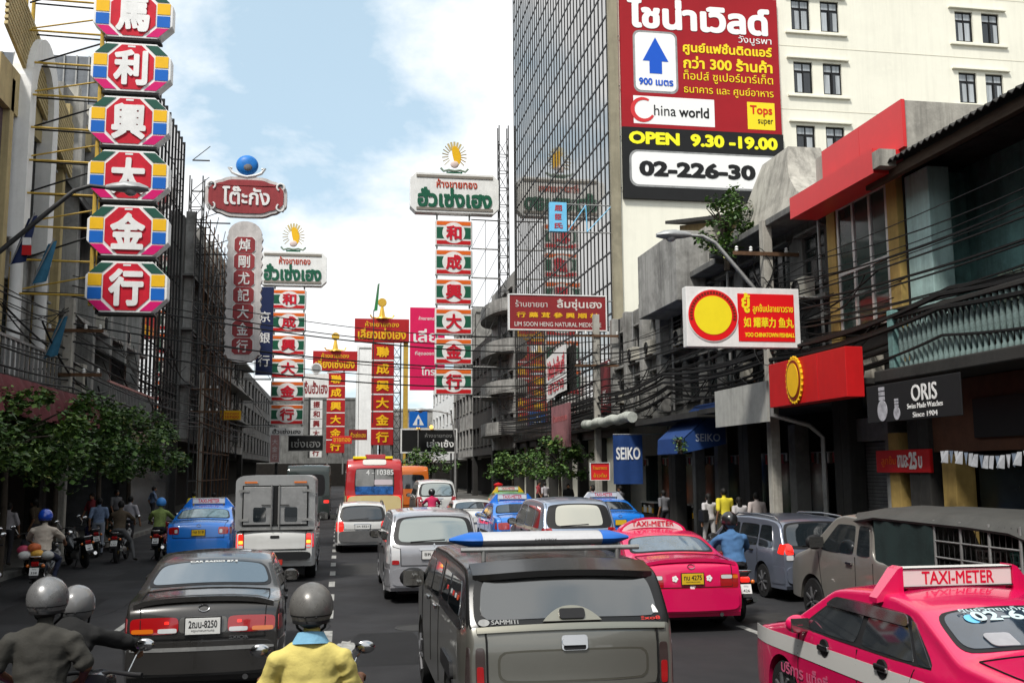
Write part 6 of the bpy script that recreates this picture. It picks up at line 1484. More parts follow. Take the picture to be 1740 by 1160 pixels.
# blue taxi
r, c = sedan('bright blue taxi with roof sign and orange plate among the motorcycles', P_BLUE, 4.5, 1.74, 1.47, rear_glass=mat('cluttered rear glass', (0.14, 0.22, 0.24), 0.05, coat=1, var=0.6, scale=5), plate=(0.34, 0.15, M_PLATEY, 'ทล 518'), tail_kw=dict(z0=0.80, z1=0.98, u0=0.66, split=[(0.70, 0.80, 0.83, 0.92, M_CLEAR, 'reverse_lens')]), cat='taxi')
taxi_sign(r, c, 2.05, 1.47, P_BLUE, 0.9)
place(r, -3.72, 28.2)
# farther blue taxis and others of the queue
def far_car(label, body, x, y, H=1.45, sign=None, L=4.4, W=1.68, **kw):
    r, c = sedan(label, body, L, W, H, plate=(0.34, 0.15, M_PLATEY if sign else M_PLATE), **kw)
    if sign: taxi_sign(r, c, 2.05, H, sign, 0.9)
    place(r, x, y); return r, c
far_car('white sedan with dark glass ahead of the silver people carrier', P_WHITE, 4.55, 33.5, 1.40, tail_kw=dict(m=M_BRAKE))
far_car('blue taxi with white roof board beside the pale estate', P_BLUE, 5.2, 28.6, 1.48, P_BLUE, cat='taxi')
far_car('blue taxi half hidden behind the pale estate near the kerb', P_BLUE, 8.4, 29.8, 1.48, P_WHITE, cat='taxi')
far_car('green and yellow taxi far ahead near the trees', paint('taxi green paint', (0.02, 0.22, 0.05), 0.3), 7.3, 42, 1.48, mat('taxi yellow paint', (0.7, 0.45, 0.02), 0.3, coat=0.8), cat='taxi')

HATCH = [(0.02, 0.30), (0.0, 0.42), (0.0, 0.68), (0.02, 0.74), (0.05, 1.05), (0.10, 1.12), (0.32, 1.55), (0.48, 1.63), (0.9, 1.67), (1.8, 1.69), (2.6, 1.66), (2.95, 1.60), (3.65, 1.10), (3.9, 1.02), (4.45, 0.88), (4.62, 0.74), (4.68, 0.52), (4.69, 0.30)]
def estate(label, body, L, W, H, prof=HATCH, glass=M_CARGLASS, rear_glass=None, plate=None, tail_kw=None, rails=False, cat='car', win=(1.12, 1.55), uw=0.84, name='estate_car', pil=None, bumper=None, wiper=True):
    r = thing(name, label, cat)
    p = scaled(prof, L, H); h0 = max(q[1] for q in prof); k = H / h0; sx = L / prof[-1][0]
    c = Car(p, W, 1.0 * k, L * 0.20, L * 0.79, 0.32, tumble=0.24)
    c.body().obj('body', body, r, smooth=48)
    z0, z1 = win[0] * k, win[1] * k
    c.ptop(c.sz(z0 - 0.05), c.sz(z1 + 0.03), -0.95, 0.95, 0.004, 0.02, 12, 16, u0b=-0.93, u1b=0.93).obj('tailgate_glass_surround', M_PLASTIC, r, smooth=50)
    c.ptop(c.sz(z0), c.sz(z1), -uw, uw, 0.009, 0.012, 12, 16, u0b=-uw * 0.96, u1b=uw * 0.96).obj('rear_window', rear_glass or glass, r, smooth=50)
    c.ptop(c.sy(3.02 * sx), c.sy(3.58 * sx), -0.88, 0.88, 0.006, 0.02, 10, 12).obj('windscreen', glass, r, smooth=50)
    bz, tz = 1.08 * k, 1.54 * k
    cuts = [(0.42, 1.12, 0.62, 1.12), (1.2, 2.12, 1.2, 2.12), (2.2, 3.42, 2.2, 2.92)]
    for sg in (-1, 1):
        for (a, b_, a2, b2), nm in zip(cuts, ('quarter_window', 'rear_side_window', 'front_side_window')):
            c.pside(sg, [(a * sx, bz), (b_ * sx, bz), (b2 * sx, tz), (a2 * sx, tz)], 0.006, 0.012).obj(nm, glass, r, smooth=50)
        handle(r, c, sg, 1.45 * sx, 0.98 * k); handle(r, c, sg, 2.45 * sx, 0.96 * k)
        for y in (1.16, 2.16): seam(r, c, sg, [(y * sx, bz - 0.03), (y * sx, 0.36)])
        if rails: B().tube([(sg * (c.w(1.5, H - 0.1) - 0.06), y * sx, c.prof(c.sy(y * sx))[1] + (0.02 if y in (0.5, 2.7) else 0.06)) for y in (0.5, 0.65, 1.5, 2.5, 2.7)], 0.018, 8).obj('roof_rail', M_CHROME if rails == 2 else M_PLASTIC, r, smooth=50)
    b = B(); c.ptop(c.sz(0.33), c.sz(0.66), -1.0, 1.0, 0.035, 0.06, 10, 20, b)
    for sg in (-1, 1): c.pside(sg, [(0.03, 0.33), (0.5 * sx, 0.33), (0.5 * sx, 0.64), (0.03, 0.64)], 0.012, 0.04, b=b)
    b.obj('rear_bumper', bumper or body, r, smooth=50)
    c.ptop(c.sy(4.5 * sx), c.N - 2, -0.95, 0.95, 0.02, 0.05, 8, 16).obj('front_bumper', bumper or body, r, smooth=50)
    i0, i1 = c.sz(0.70), c.sz(z1 + 0.06)
    seam_top(r, c, [(i1, -0.955), (c.sz(z0 - 0.06), -0.955), (c.sz(z0 - 0.1), -0.79), (i0, -0.78), (i0, 0.78), (c.sz(z0 - 0.1), 0.79), (c.sz(z0 - 0.06), 0.955), (i1, 0.955)], 0.012)
    mirrors(r, c, 3.35 * sx, bz + 0.03, M_PLASTIC, 1.1)
    wheels(r, c); underside(r, c)
    kw = dict(z0=0.74 * k, z1=1.10 * k, u0=0.80, m=M_TAIL); kw.update(tail_kw or {}); tail(r, c, **kw)
    if plate: c.plate(r, 0.90 * k, *plate)
    c.ptop(c.sz(z0 - 0.14), c.sz(z0 - 0.09), -0.36, 0.36, 0.02, 0.03, 3, 8).obj('plate_garnish', M_CHROME, r, smooth=50)
    if wiper:
        o1, o2 = c.top(c.sz(z0 + 0.0), -0.55, 0.02), c.top(c.sz(z0 + 0.03), 0.25, 0.02); B().tube([o1, o2], 0.010, 6).obj('rear_wiper', M_PLASTIC, r)
    return r, c
M_SKYGLASS = mat('pale reflective rear glass', (0.34, 0.37, 0.35), 0.04, metal=0.8, coat=0.5)
r, c = estate('silver people carrier with clear tail lamps ahead of the canopy pickup', P_SILVER, 4.75, 1.80, 1.66, rear_glass=M_SKYGLASS, plate=(0.46, 0.15, M_PLATE, 'ชห 3334'), tail_kw=dict(m=M_CLEAR, split=[(0.82, 0.99, 0.72, 0.80, M_TAIL, 'red_lens')]), name='people_carrier')
o, ex, ey, nv = c.frame(c.sz(1.03), 0, 0.01)
for a in (90, 210, 330):
    e1 = ex * math.cos(rad(a)) + ey * math.sin(rad(a)); e2 = ex * -math.sin(rad(a)) + ey * math.cos(rad(a))
    B().prism([(0.0, 0.0), (0.028, 0.018), (0.06, 0.0), (0.028, -0.018)], o, e1, e2, 0.004).obj('badge_diamond', M_CHROME, r)
place(r, 1.75, 19.0)
r, c = estate('white estate car with lit brake lamp behind the red bus', P_WHITE, 4.3, 1.62, 1.45, plate=(0.44, 0.13, M_PLATE, 'วห 5521'), tail_kw=dict(m=M_BRAKE, z1=0.93), rails=1, bumper=mat('grey bumper', (0.10, 0.10, 0.10), 0.5, var=0.2))
place(r, 0.68, 31.0)
M_CREAMGLASS = mat('cream curtained glass', (0.42, 0.42, 0.36), 0.06, coat=1)
r, c = estate('pale silver blue estate with cream rear window behind the roof pod', paint('pale blue silver paint', (0.30, 0.36, 0.46), 0.28, 0.5), 4.8, 1.80, 1.75, rear_glass=M_CREAMGLASS, uw=0.70, plate=None, tail_kw=dict(m=M_TAIL))
place(r, 5.35, 22.3)
r, c = estate('grey blue estate with lit red lamp parked by the pavement', P_GREYB, 4.5, 1.72, 1.50, tail_kw=dict(m=M_BRAKE, z0=0.86, z1=1.05, split=[(0.82, 0.99, 0.76, 0.85, M_CLEAR, 'reverse_lens')]), rails=2, uw=0.9)
place(r, 8.85, 17.6)
r, c = estate('white van with broad rear window far ahead beside the bus', P_WHITE, 4.8, 1.85, 2.0, name='white_van', rear_glass=M_SKYGLASS, plate=(0.4, 0.13, M_PLATE), cat='van')
place(r, 4.2, 44.5)

# ---- pickups
PICK = [(0.02, 0.45), (0.0, 0.55), (0.0, 0.70), (0.03, 0.74), (0.05, 1.12), (0.07, 1.17), (0.36, 1.70), (0.50, 1.77), (0.9, 1.79), (2.2, 1.80), (3.1, 1.77), (3.35, 1.72), (4.0, 1.24), (4.2, 1.18), (4.85, 1.04), (5.0, 0.9), (5.05, 0.65), (5.06, 0.42)]
r = thing('canopy_pickup', 'bronze grey pickup with black hard canopy and a blue-tipped roof pod', 'pickup truck')
ZM = lambda z: z if z < 1.2 else 1.2 + (z - 1.2) * 0.76
c = Car([(y, ZM(z)) for y, z in PICK], 1.78, 1.14, 1.05, 4.05, 0.36, tumble=0.20, sill=0.36, edge=0.10)
c.zmap = ZM
M_CANOPY = mat('canopy black', (0.010, 0.010, 0.010), 0.22, spec=0.3, coat=0.12)
bb_ = c.body()
for k, f in enumerate(bb_.f):
    zc_ = sum(bb_.v[i][2] for i in f) / len(f); yc_ = sum(bb_.v[i][1] for i in f) / len(f)
    if zc_ > 1.22 and yc_ < 3.6: bb_.m[k] = 1
bb_.obj('body', [P_OLIVE, M_CANOPY], r, smooth=48)
c.ptop(c.sz(1.21), c.sz(1.66), -0.965, 0.965, 0.006, 0.03, 12, 18, rnd=0.03).obj('canopy_door', M_CANOPY, r, smooth=50)
M_PUGLASS = mat('canopy rear glass', (0.15, 0.155, 0.155), 0.05, metal=0.75, coat=0.5, rvar=0.02)
c.ptop(c.sz(1.26), c.sz(1.675), -0.91, 0.91, 0.013, 0.012, 12, 18, u0b=-0.88, u1b=0.88, rnd=0.08).obj('canopy_rear_window', M_PUGLASS, r, smooth=50)
fr, bk = [], []
for q in range(19):
    u = -0.97 + 1.94 * q / 18; e = (1 - abs(u) ** 8); p = c.top(c.sz(1.70), u, 0.01)
    fr.append(p + Vector((0, -0.10 * e, 0.005))); bk.append(p + Vector((0, 0.22, 0.075)))
B().slab([fr, bk], [[v - Vector((0, 0, 0.05)) for v in fr], [v - Vector((0, 0, 0.06)) for v in bk]]).obj('canopy_spoiler', M_CANOPY, r, smooth=40)
c.ptop(c.sz(1.165), c.sz(1.205), -0.97, 0.97, 0.03, 0.05, 4, 18, rnd=0).obj('canopy_rail', paint('bright bronze', (0.26, 0.25, 0.20), 0.3, 0.6), r, smooth=50)
o, ex, ey, nv = c.frame(c.sz(1.235), 0.0, 0.014)
hs = B().prism([(0.24 * x, 0.13 * max(0.0, 1 - (abs(x)) ** 2.2)) for x in np.linspace(1, -1, 21)], o + ey * -0.01 + nv * 0.012, ex, ey, 0.012).obj('latch_mount', MATS['bright bronze'], r)
B().prism(rounded(0.21, 0.085, 0.025), o + ey * 0.045 + nv * 0.03, ex, ey, 0.02).obj('canopy_latch', M_PLASTIC, hs)
seam_top(r, c, [(c.sz(1.165), -0.885), (c.sz(0.75), -0.885), (c.sz(0.75), 0.885), (c.sz(1.165), 0.885)], 0.014, 0.012)
tg = c.ptop(c.sz(0.76), c.sz(1.15), -0.88, 0.88, 0.012, 0.02, 10, 18, rnd=0.03).obj('tailgate', P_OLIVE, r, smooth=50)
c.ptop(c.sz(0.80), c.sz(1.045), -0.78, 0.78, 0.016, 0.01, 8, 18, rnd=0.08).obj('pressed_panel_rim', paint('bronze shadow', (0.10, 0.095, 0.075), 0.35, 0.5), tg, smooth=50)
c.ptop(c.sz(0.815), c.sz(1.03), -0.755, 0.755, 0.0175, 0.01, 8, 18, rnd=0.08).obj('pressed_panel', P_OLIVE, tg, smooth=50)
o, ex, ey, nv = c.frame(c.sz(1.085), 0.0, 0.018)
B().prism(rounded(0.21, 0.115, 0.025), o + nv * 0.012, ex, ey, 0.02).obj('tailgate_handle_plate', M_CHROME, tg); B().prism(rounded(0.20, 0.05, 0.02), o + ey * 0.005 + nv * 0.03, ex, ey, 0.02).obj('tailgate_handle', M_CHROME, tg); B().prism(rounded(0.18, 0.04, 0.015), o - ey * 0.035 + nv * 0.0145, ex, ey, 0.004).obj('handle_recess', M_PLASTIC, tg)
tail(r, c, 0.74, 1.07, 0.905, mat('smoked lens', (0.045, 0.03, 0.028), 0.15, coat=1), 0.14, split=[(0.92, 0.99, 0.76, 0.93, M_TAIL, 'red_lens')])
c.ptop(c.sz(0.50), c.sz(0.70), -1.0, 1.0, 0.10, 0.12, 6, 18).obj('rear_bumper', M_CHROME, r, smooth=50)
for sg in (-1, 1):
    c.pside(sg, [(0.42, 1.28), (1.25, 1.28), (1.25, 1.62), (0.60, 1.62)], 0.006, 0.015).obj('canopy_side_window', M_CARGLASS, r, smooth=50)
    c.pside(sg, [(1.34, 1.28), (1.85, 1.28), (1.85, 1.62), (1.34, 1.62)], 0.006, 0.015).obj('canopy_side_window', M_CARGLASS, r, smooth=50)
    c.pside(sg, [(0.25, 1.175), (1.95, 1.175), (1.95, 1.275), (0.33, 1.275)], 0.004, 0.012).obj('canopy_side_panel', M_CANOPY, r, smooth=50)
    c.pside(sg, [(2.1, 1.22), (2.75, 1.22), (2.75, 1.62), (2.15, 1.62)], 0.005, 0.012).obj('rear_side_window', M_CARGLASS, r, smooth=50)
    c.pside(sg, [(2.85, 1.22), (3.80, 1.22), (3.34, 1.62), (2.85, 1.62)], 0.005, 0.012).obj('front_side_window', M_CARGLASS, r, smooth=50)
    seam(r, c, sg, [(1.98, 1.58), (1.98, 0.45)]); seam(r, c, sg, [(2.80, 1.2), (2.80, 0.5)]); seam(r, c, sg, [(3.85, 1.2), (3.8, 0.55)])
    handle(r, c, sg, 2.98, 1.12, M_CHROME); handle(r, c, sg, 2.22, 1.12, M_CHROME)
    c.pside(sg, [(0.62, 0.72), (1.48, 0.72), (1.42, 0.86), (0.68, 0.86)], 0.03, 0.04).obj('wheel_arch_flare', M_PLASTIC, r, smooth=50)
    rk = B().tube([(sg * 0.60, 0.85, 1.65), (sg * 0.60, 0.85, 1.76)], 0.02, 8).obj('rack_foot', M_GALV, r)
    B().tube([(sg * 0.60, 2.0, 1.66), (sg * 0.60, 2.0, 1.76)], 0.02, 8).obj('rack_foot', M_GALV, r)
for y in (0.85, 2.0): B().tube([(-0.80, y, 1.76), (0.80, y, 1.76)], 0.022, 8).obj('rack_bar', M_GALV, r, smooth=40)
for k, (y, cc) in enumerate(((0.62, (0.6, 0.08, 0.03)), (0.78, (0.5, 0.5, 0.5)), (0.95, (0.6, 0.04, 0.03)), (1.1, (0.5, 0.5, 0.5)), (1.42, (0.6, 0.05, 0.04)))):
    c.pside(-1, [(y, 1.42), (y + 0.07, 1.42), (y + 0.07, 1.47), (y, 1.47)], 0.010, 0.003).obj('side_sticker', mat('sticker %d' % k, cc, 0.5), r)
mirrors(r, c, 3.75, 1.24, M_PLASTIC, 1.35)
for sg in (-1, 1): c.ptop(c.sy(3.42), c.sy(3.95), -0.88, 0.88, 0.006, 0.02).obj('windscreen', M_CARGLASS, r, smooth=50) if sg > 0 else None
for yy in (c.yr, c.yf):
    for sg in (-1, 1): add_wheel(r, sg * (c.W - 0.13), yy, 0.36, 0.24)
underside(r, c)
o, ex, ey, nv = c.frame(c.sz(1.245), -0.66, 0.011)
letters(r, 'SAMMITR', o, 0.24, 0.038, M_GALV, ex, ey, 0.002, 0.01, 24); B().prism(disc(0.045, 24, 0.03), o - ex * 0.18, ex, ey, 0.002).obj('maker_roundel', M_GALV, r)
o, ex, ey, nv = c.frame(c.sz(1.25), 0.82, 0.011); letters(r, 'Exo8', o, 0.17, 0.03, mat('sticker 2'), ex, ey, 0.002, 0.01, 20, name='rear_sticker')
o, ex, ey, nv = c.frame(c.sz(1.30), 0.87, 0.014); B().prism([(-0.035, 0), (0.035, 0), (0.018, 0.05), (0, 0.075), (-0.018, 0.05)], o, ex, ey, 0.002).obj('shrine_sticker', M_WHITE_CLEAN, r)
place(r, 1.84, 7.95)
pod = thing('roof_pod', 'long silver roof pod with bright blue tips on the canopy pickup', 'roof pod', (1.78, 9.0, 1.765))
def lens(x, s_): return [(x, 0.17 * s_ * math.cos(t), 0.07 + 0.065 * s_ * math.sin(t)) for t in np.linspace(0, 2 * math.pi, 13)[:-1]]
b = B().grid([lens(-0.55, 1), lens(0.0, 1.03), lens(0.55, 1)], closed=True); b.obj('tube', mat('brushed silver', (0.52, 0.52, 0.53), 0.45, metal=0.25, var=0.1), pod, smooth=50)
for sg in (-1, 1):
    b = B().grid([lens(sg * 0.54, 1.05), lens(sg * 0.64, 1.0), lens(sg * 0.74, 0.62), lens(sg * 0.82, 0.22)], closed=True); b.add(lens(sg * 0.82, 0.22), [tuple(range(12))]); b.obj('tip', mat('pod blue', (0.02, 0.13, 0.48), 0.45), pod, smooth=50)
letters(pod, 'CARRYBOY', (0.02, -0.177, 0.07), 0.20, 0.022, M_STEEL, depth=0.002, bold=0.01, res=20)

# white pickup with aluminium box
PK2 = [(0.02, 0.45), (0.0, 0.55), (0.0, 0.66), (0.03, 0.72), (0.04, 1.08), (0.07, 1.12), (0.3, 1.13), (2.5, 1.14), (2.62, 1.20), (2.75, 1.62), (2.9, 1.70), (3.5, 1.72), (3.8, 1.66), (4.35, 1.20), (4.5, 1.13), (5.0, 1.0), (5.08, 0.85), (5.1, 0.45)]
r = thing('box_pickup', 'white pickup carrying a silver aluminium box with twin rear doors', 'pickup truck')
c = Car(PK2, 1.78, 1.12, 1.15, 4.1, 0.36, tumble=0.22, sill=0.36, edge=0.06)
c.body().obj('body', P_WHITE, r, smooth=48)
seam_top(r, c, [(c.sz(1.10), -0.85), (c.sz(0.73), -0.85), (c.sz(0.73), 0.85), (c.sz(1.10), 0.85)], 0.014, 0.012)
tg = c.ptop(c.sz(0.74), c.sz(1.09), -0.84, 0.84, 0.012, 0.02, rnd=0.02).obj('tailgate', P_WHITE, r, smooth=50)
o, ex, ey, nv = c.frame(c.sz(1.0), 0.0, 0.014); B().prism(rounded(0.2, 0.06, 0.02), o + nv * 0.006, ex, ey, 0.01).obj('tailgate_handle', M_PLASTIC, tg)
tail(r, c, 0.76, 1.07, 0.86, M_BRAKE, 0.14, split=[(0.87, 0.99, 0.86, 0.93, mat('lit amber lens', (1.0, 0.45, 0.05), 0.2, emit=1.2), 'amber_lens'), (0.87, 0.99, 0.77, 0.83, M_CLEAR, 'reverse_lens')])
c.ptop(c.sz(0.50), c.sz(0.68), -1.0, 1.0, 0.08, 0.10, 6, 18).obj('rear_bumper', mat('black plastic'), r, smooth=50)
B().box(-0.18, 0.18, -0.11, -0.09, 0.40, 0.52).obj('number_plate', mat('red plate', (0.4, 0.03, 0.02), 0.5), r)
M_ALBOX = mat('brushed aluminium', (0.42, 0.42, 0.41), 0.38, metal=0.7, var=0.15, scale=1.2, streak=0.15)
def barrel(w, z0, z1, rr=0.22, n=6):
    return [(w / 2, z0)] + [(w / 2 - rr + rr * math.cos(t), z1 - rr * 0.7 + rr * 0.7 * math.sin(t)) for t in np.linspace(0, math.pi / 2, n)] + [(-w / 2 + rr - rr * math.sin(t), z1 - rr * 0.7 + rr * 0.7 * math.cos(t)) for t in np.linspace(0, math.pi / 2, n)] + [(-w / 2, z0)]
bx_ = B().prism(barrel(1.74, 1.16, 2.36), (0, 0.02, 0), (1, 0, 0), (0, 0, 1), 2.5).obj('cargo_box', M_ALBOX, r, smooth=35)
B().box(-0.72, 0.72, -0.010, 0.018, 1.24, 2.14).obj('door_gap', M_BLACK, bx_)
for sg in (-1, 1):
    d_ = B().box(min(sg * 0.055, sg * 0.69), max(sg * 0.055, sg * 0.69), -0.035, -0.011, 1.28, 2.11).obj('box_door', mat('door aluminium', (0.34, 0.34, 0.335), 0.45, metal=0.6, var=0.25, scale=1.5), r, bevel=0.006)
    B().prism(rounded(0.28, 0.32, 0.04), (sg * 0.34, -0.040, 1.50), (1, 0, 0), (0, 0, 1), 0.01).obj('door_window', M_CARGLASS, d_)
    B().tube([(sg * 0.085, -0.06, 1.2), (sg * 0.085, -0.06, 2.16)], 0.015, 8).obj('lock_bar', M_GALV, d_, smooth=40); B().box(min(sg * 0.09, sg * 0.30), max(sg * 0.09, sg * 0.30), -0.065, -0.05, 1.70, 1.72).obj('lock_lever', M_STEEL, d_)
    for z in (1.36, 2.0): B().box(min(sg * 0.58, sg * 0.80), max(sg * 0.58, sg * 0.80), -0.055, -0.02, z, z + 0.05).obj('hinge', M_GALV, d_)
    B().box(min(sg * 0.4, sg * 0.68), max(sg * 0.4, sg * 0.68), -0.012, 0.018, 2.19, 2.23).obj('marker_lamp', M_AMBER, bx_)
    B().box(min(sg * 0.875, sg * 0.89), max(sg * 0.875, sg * 0.89), 0.3, 1.8, 1.7, 1.95).obj('side_panel', M_GALV, bx_)
    c.pside(sg, [(2.85, 1.18), (3.95, 1.18), (3.62, 1.58), (2.9, 1.58)], 0.005, 0.012).obj('side_window', M_CARGLASS, r, smooth=50)
    seam(r, c, sg, [(2.56, 1.1), (2.56, 0.5)]); handle(r, c, sg, 2.95, 1.05, M_PLASTIC)
B().box(-0.76, 0.76, -0.03, 0.015, 1.16, 1.21).obj('box_sill', M_GALV, bx_)
mirrors(r, c, 4.0, 1.28, M_PLASTIC, 1.35)
for yy in (c.yr, c.yf):
    for sg in (-1, 1): add_wheel(r, sg * (c.W - 0.13), yy, 0.36, 0.24)
underside(r, c)
place(r, -1.42, 23.2)

# dusty pickup with canvas cover
PK3 = [(0.02, 0.45), (0.0, 0.55), (0.0, 0.66), (0.03, 0.72), (0.04, 1.08), (0.07, 1.12), (0.3, 1.13), (3.10, 1.13), (3.20, 1.18), (3.32, 1.60), (3.50, 1.70), (4.20, 1.73), (4.45, 1.68), (5.10, 1.20), (5.25, 1.15), (5.75, 1.03), (6.00, 0.86), (6.05, 0.65), (6.06, 0.45)]
r = thing('canvas_pickup', 'dusty beige pickup with dark canvas cover and barred cage over its bed', 'pickup truck')
c = Car(PK3, 1.76, 1.14, 1.35, 5.1, 0.36, tumble=0.24, sill=0.36, edge=0.06)
c.body().obj('body', P_TAN, r, smooth=48)
M_CANVAS = mat('dark canvas', (0.02, 0.035, 0.034), 0.85, var=0.3, bump=0.4, bscale=2.5)
M_TARP = mat('roof tarpaulin', (0.06, 0.059, 0.054), 0.6, var=0.25, bump=0.3, bscale=2)
for sg in (-1, 1):
    c.pside(sg, [(3.75, 1.18), (4.80, 1.18), (4.34, 1.60), (3.80, 1.60)], 0.005, 0.012).obj('front_side_window', M_CARGLASS, r, smooth=50)
    c.pside(sg, [(3.28, 1.18), (3.66, 1.18), (3.70, 1.60), (3.42, 1.60)], 0.005, 0.012).obj('rear_side_window', M_CARGLASS, r, smooth=50)
    seam(r, c, sg, [(3.20, 1.1), (3.20, 0.5)]); seam(r, c, sg, [(3.70, 1.15), (3.70, 0.5)]); seam(r, c, sg, [(4.85, 1.15), (4.75, 0.55)])
    handle(r, c, sg, 3.86, 1.05, M_CHROME)
    rows_ = [[(sg * (0.86 + 0.015 * math.sin(k * 1.7)), 1.72 + k * 0.13, z) for k in range(12)] for z in (1.10, 1.4, 1.72)]
    B().slab(rows_, [[(p[0] - sg * 0.01, p[1], p[2]) for p in q] for q in rows_]).obj('canvas_side', M_CANVAS, r, smooth=60)
    for y in (0.05, 0.6, 1.15, 1.70): B().tube([(sg * 0.84, y, 1.1), (sg * 0.84, y, 1.78)], 0.018, 8).obj('cage_post', M_GALV, r, smooth=40)
    for z in (1.32, 1.52): B().tube([(sg * 0.84, 0.05, z), (sg * 0.84, 1.70, z)], 0.012, 8).obj('cage_rail', M_GALV, r, smooth=40)
    for k in range(15): B().tube([(sg * 0.83, 0.1 + k * 0.11, 1.12), (sg * 0.83, 0.1 + k * 0.11, 1.76)], 0.005, 5).obj('cage_wire', M_STEEL, r)
rows_ = []
for y, z, w_ in ((-0.1, 1.74, 0.86), (0.2, 1.80, 0.88), (1.0, 1.84, 0.89), (3.1, 1.84, 0.89), (3.5, 1.81, 0.84), (4.0, 1.75, 0.74)):
    rows_.append([(w_ * u, y, z + 0.06 * (1 - u * u) - 0.10 * max(0, abs(u) - 0.9) * 10 + 0.01 * math.sin(7 * u + y * 5)) for u in np.linspace(-1, 1, 15)])
B().slab(rows_, [[(p[0] * 0.985, p[1], p[2] - 0.03) for p in q] for q in rows_]).obj('canvas_roof', M_TARP, r, smooth=50)
c.ptop(c.sy(4.52), c.sy(5.02), -0.88, 0.88, 0.006, 0.02).obj('windscreen', M_CARGLASS, r, smooth=50)
tail(r, c, 0.76, 1.05, 0.86, M_TAIL, 0.14)
mirrors(r, c, 4.75, 1.30, M_PLASTIC, 1.35)
c.ptop(c.sy(5.9), c.N - 2, -0.95, 0.95, 0.02, 0.05, 8, 16).obj('front_bumper', P_TAN, r, smooth=50)
for yy in (c.yr, c.yf):
    for sg in (-1, 1): add_wheel(r, sg * (c.W - 0.13), yy, 0.36, 0.24)
underside(r, c)
place(r, 8.30, 10.15)
for k, y in enumerate((11.25, 10.6)):
    bt = thing('basket', ('grey' if k == 0 else 'green') + ' plastic basket standing in the caged bed of the dusty pickup', 'basket', (7.85, y, 1.135))
    mb = mat(('grey' if k == 0 else 'green') + ' basket plastic', (0.12, 0.11, 0.10) if k == 0 else (0.05, 0.13, 0.11), 0.6)
    wb = B()
    for q in range(18):
        a = 2 * math.pi * q / 18; wb.bar((0.15 * math.cos(a), 0.15 * math.sin(a), 0.0), (0.19 * math.cos(a), 0.19 * math.sin(a), 0.30), 0.03, 0.01)
    wb.obj('ribs', mb, bt)
    for z, rr0 in ((0.0, 0.15), (0.1, 0.163), (0.2, 0.177), (0.29, 0.195)): B().lathe([(rr0, z), (rr0 + 0.012, z + 0.015), (rr0, z + 0.03), (rr0 - 0.008, z + 0.015)], n=24).obj('hoop', mb, bt, smooth=50)

# ---- bus
r = thing('city_bus', 'red and cream city bus with numbered rear window in the middle lane', 'bus', (1.42, 43.0, 0))
RED = paint('bus red', (0.42, 0.012, 0.015), 0.35); CRM = paint('bus cream', (0.62, 0.50, 0.24), 0.4)
pr = [(0.06, 0.40), (0.0, 0.5), (0.0, 1.6), (0.03, 2.2), (0.10, 2.62), (0.22, 2.82), (0.5, 2.92), (1.2, 2.95), (8.5, 2.95), (9.0, 2.9), (9.3, 2.6), (9.45, 1.4), (9.5, 0.45)]
c = Car(pr, 2.46, 1.6, 2.4, 7.2, 0.46, tumble=0.06, sill=0.38, crown=0.06, taper=0.04, rc=0.4, edge=0.2)
c.body().obj('body', RED, r, smooth=45)
b = B(); c.ptop(c.sz(0.55), c.sz(1.42), -1, 1, 0.012, 0.02, 8, 16, b)
for sg in (-1, 1): c.pside(sg, [(0.02, 0.75), (9.2, 0.75), (9.2, 1.42), (0.02, 1.42)], 0.008, 0.02, 30, 6, b, rnd=0)
b.obj('cream_band', CRM, r, smooth=45)
c.ptop(c.sz(1.45), c.sz(2.55), -0.74, 0.74, 0.010, 0.02, 10, 14, rnd=0.06).obj('rear_window_seal', M_PLASTIC, r, smooth=50)
for a, b_ in ((-0.71, -0.015), (0.015, 0.71)):
    w_ = c.ptop(c.sz(1.80), c.sz(2.51), a, b_, 0.018, 0.012, rnd=0.04).obj('rear_window', mat('dusty bus glass', (0.20, 0.20, 0.19), 0.15, coat=1, var=0.3), r, smooth=50)
c.ptop(c.sz(1.46), c.sz(1.80), -0.70, 0.70, 0.02, 0.012, rnd=0.02).obj('advert_panel', mat('blue advert print', (0.03, 0.13, 0.40), 0.5, var=0.9, scale=2.2), r, smooth=50)
c.ptop(c.sz(1.86), c.sz(2.08), 0.0, 0.68, 0.032, 0.012, rnd=0.02).obj('paper_notice', mat('pale paper', (0.60, 0.52, 0.55), 0.7), r, smooth=50)
o, ex, ey, nv = c.frame(c.sz(2.38), 0.2, 0.03); letters(r, '4 - 10385', o, 1.15, 0.22, M_WHITE, ex, ey, 0.004, 0.02, 28)
c.ptop(c.sz(2.66), c.sz(2.86), -0.45, 0.45, 0.02, 0.02).obj('route_panel', mat('route white', (0.55, 0.54, 0.5), 0.5), r, smooth=50)
tail(r, c, 1.22, 1.42, 0.68, M_BRAKE, 0, sides=False)
for x, w_, m_ in ((-0.6, 0.3, M_BRIGHTYEL), (0.05, 0.42, RED), (0.62, 0.16, M_BRIGHTYEL)): B().box(x - w_, x + w_, 0.35, 1.1, 2.95, 3.06 + (0.08 if m_ is RED else 0)).obj('roof_hatch', m_, r, bevel=0.02)
c.ptop(c.sz(0.50), c.sz(0.74), -1, 1, 0.06, 0.08, 6, 16).obj('rear_bumper', RED, r, smooth=50)
for sg in (-1, 1):
    for k in range(6): c.pside(sg, [(0.6 + k * 1.4, 1.6), (1.85 + k * 1.4, 1.6), (1.85 + k * 1.4, 2.4), (0.6 + k * 1.4, 2.4)], 0.006, 0.012).obj('side_window', M_CARGLASS, r, smooth=50)
for yy in (c.yr, c.yf):
    for sg in (-1, 1): add_wheel(r, sg * 1.05, yy, 0.46, 0.3)
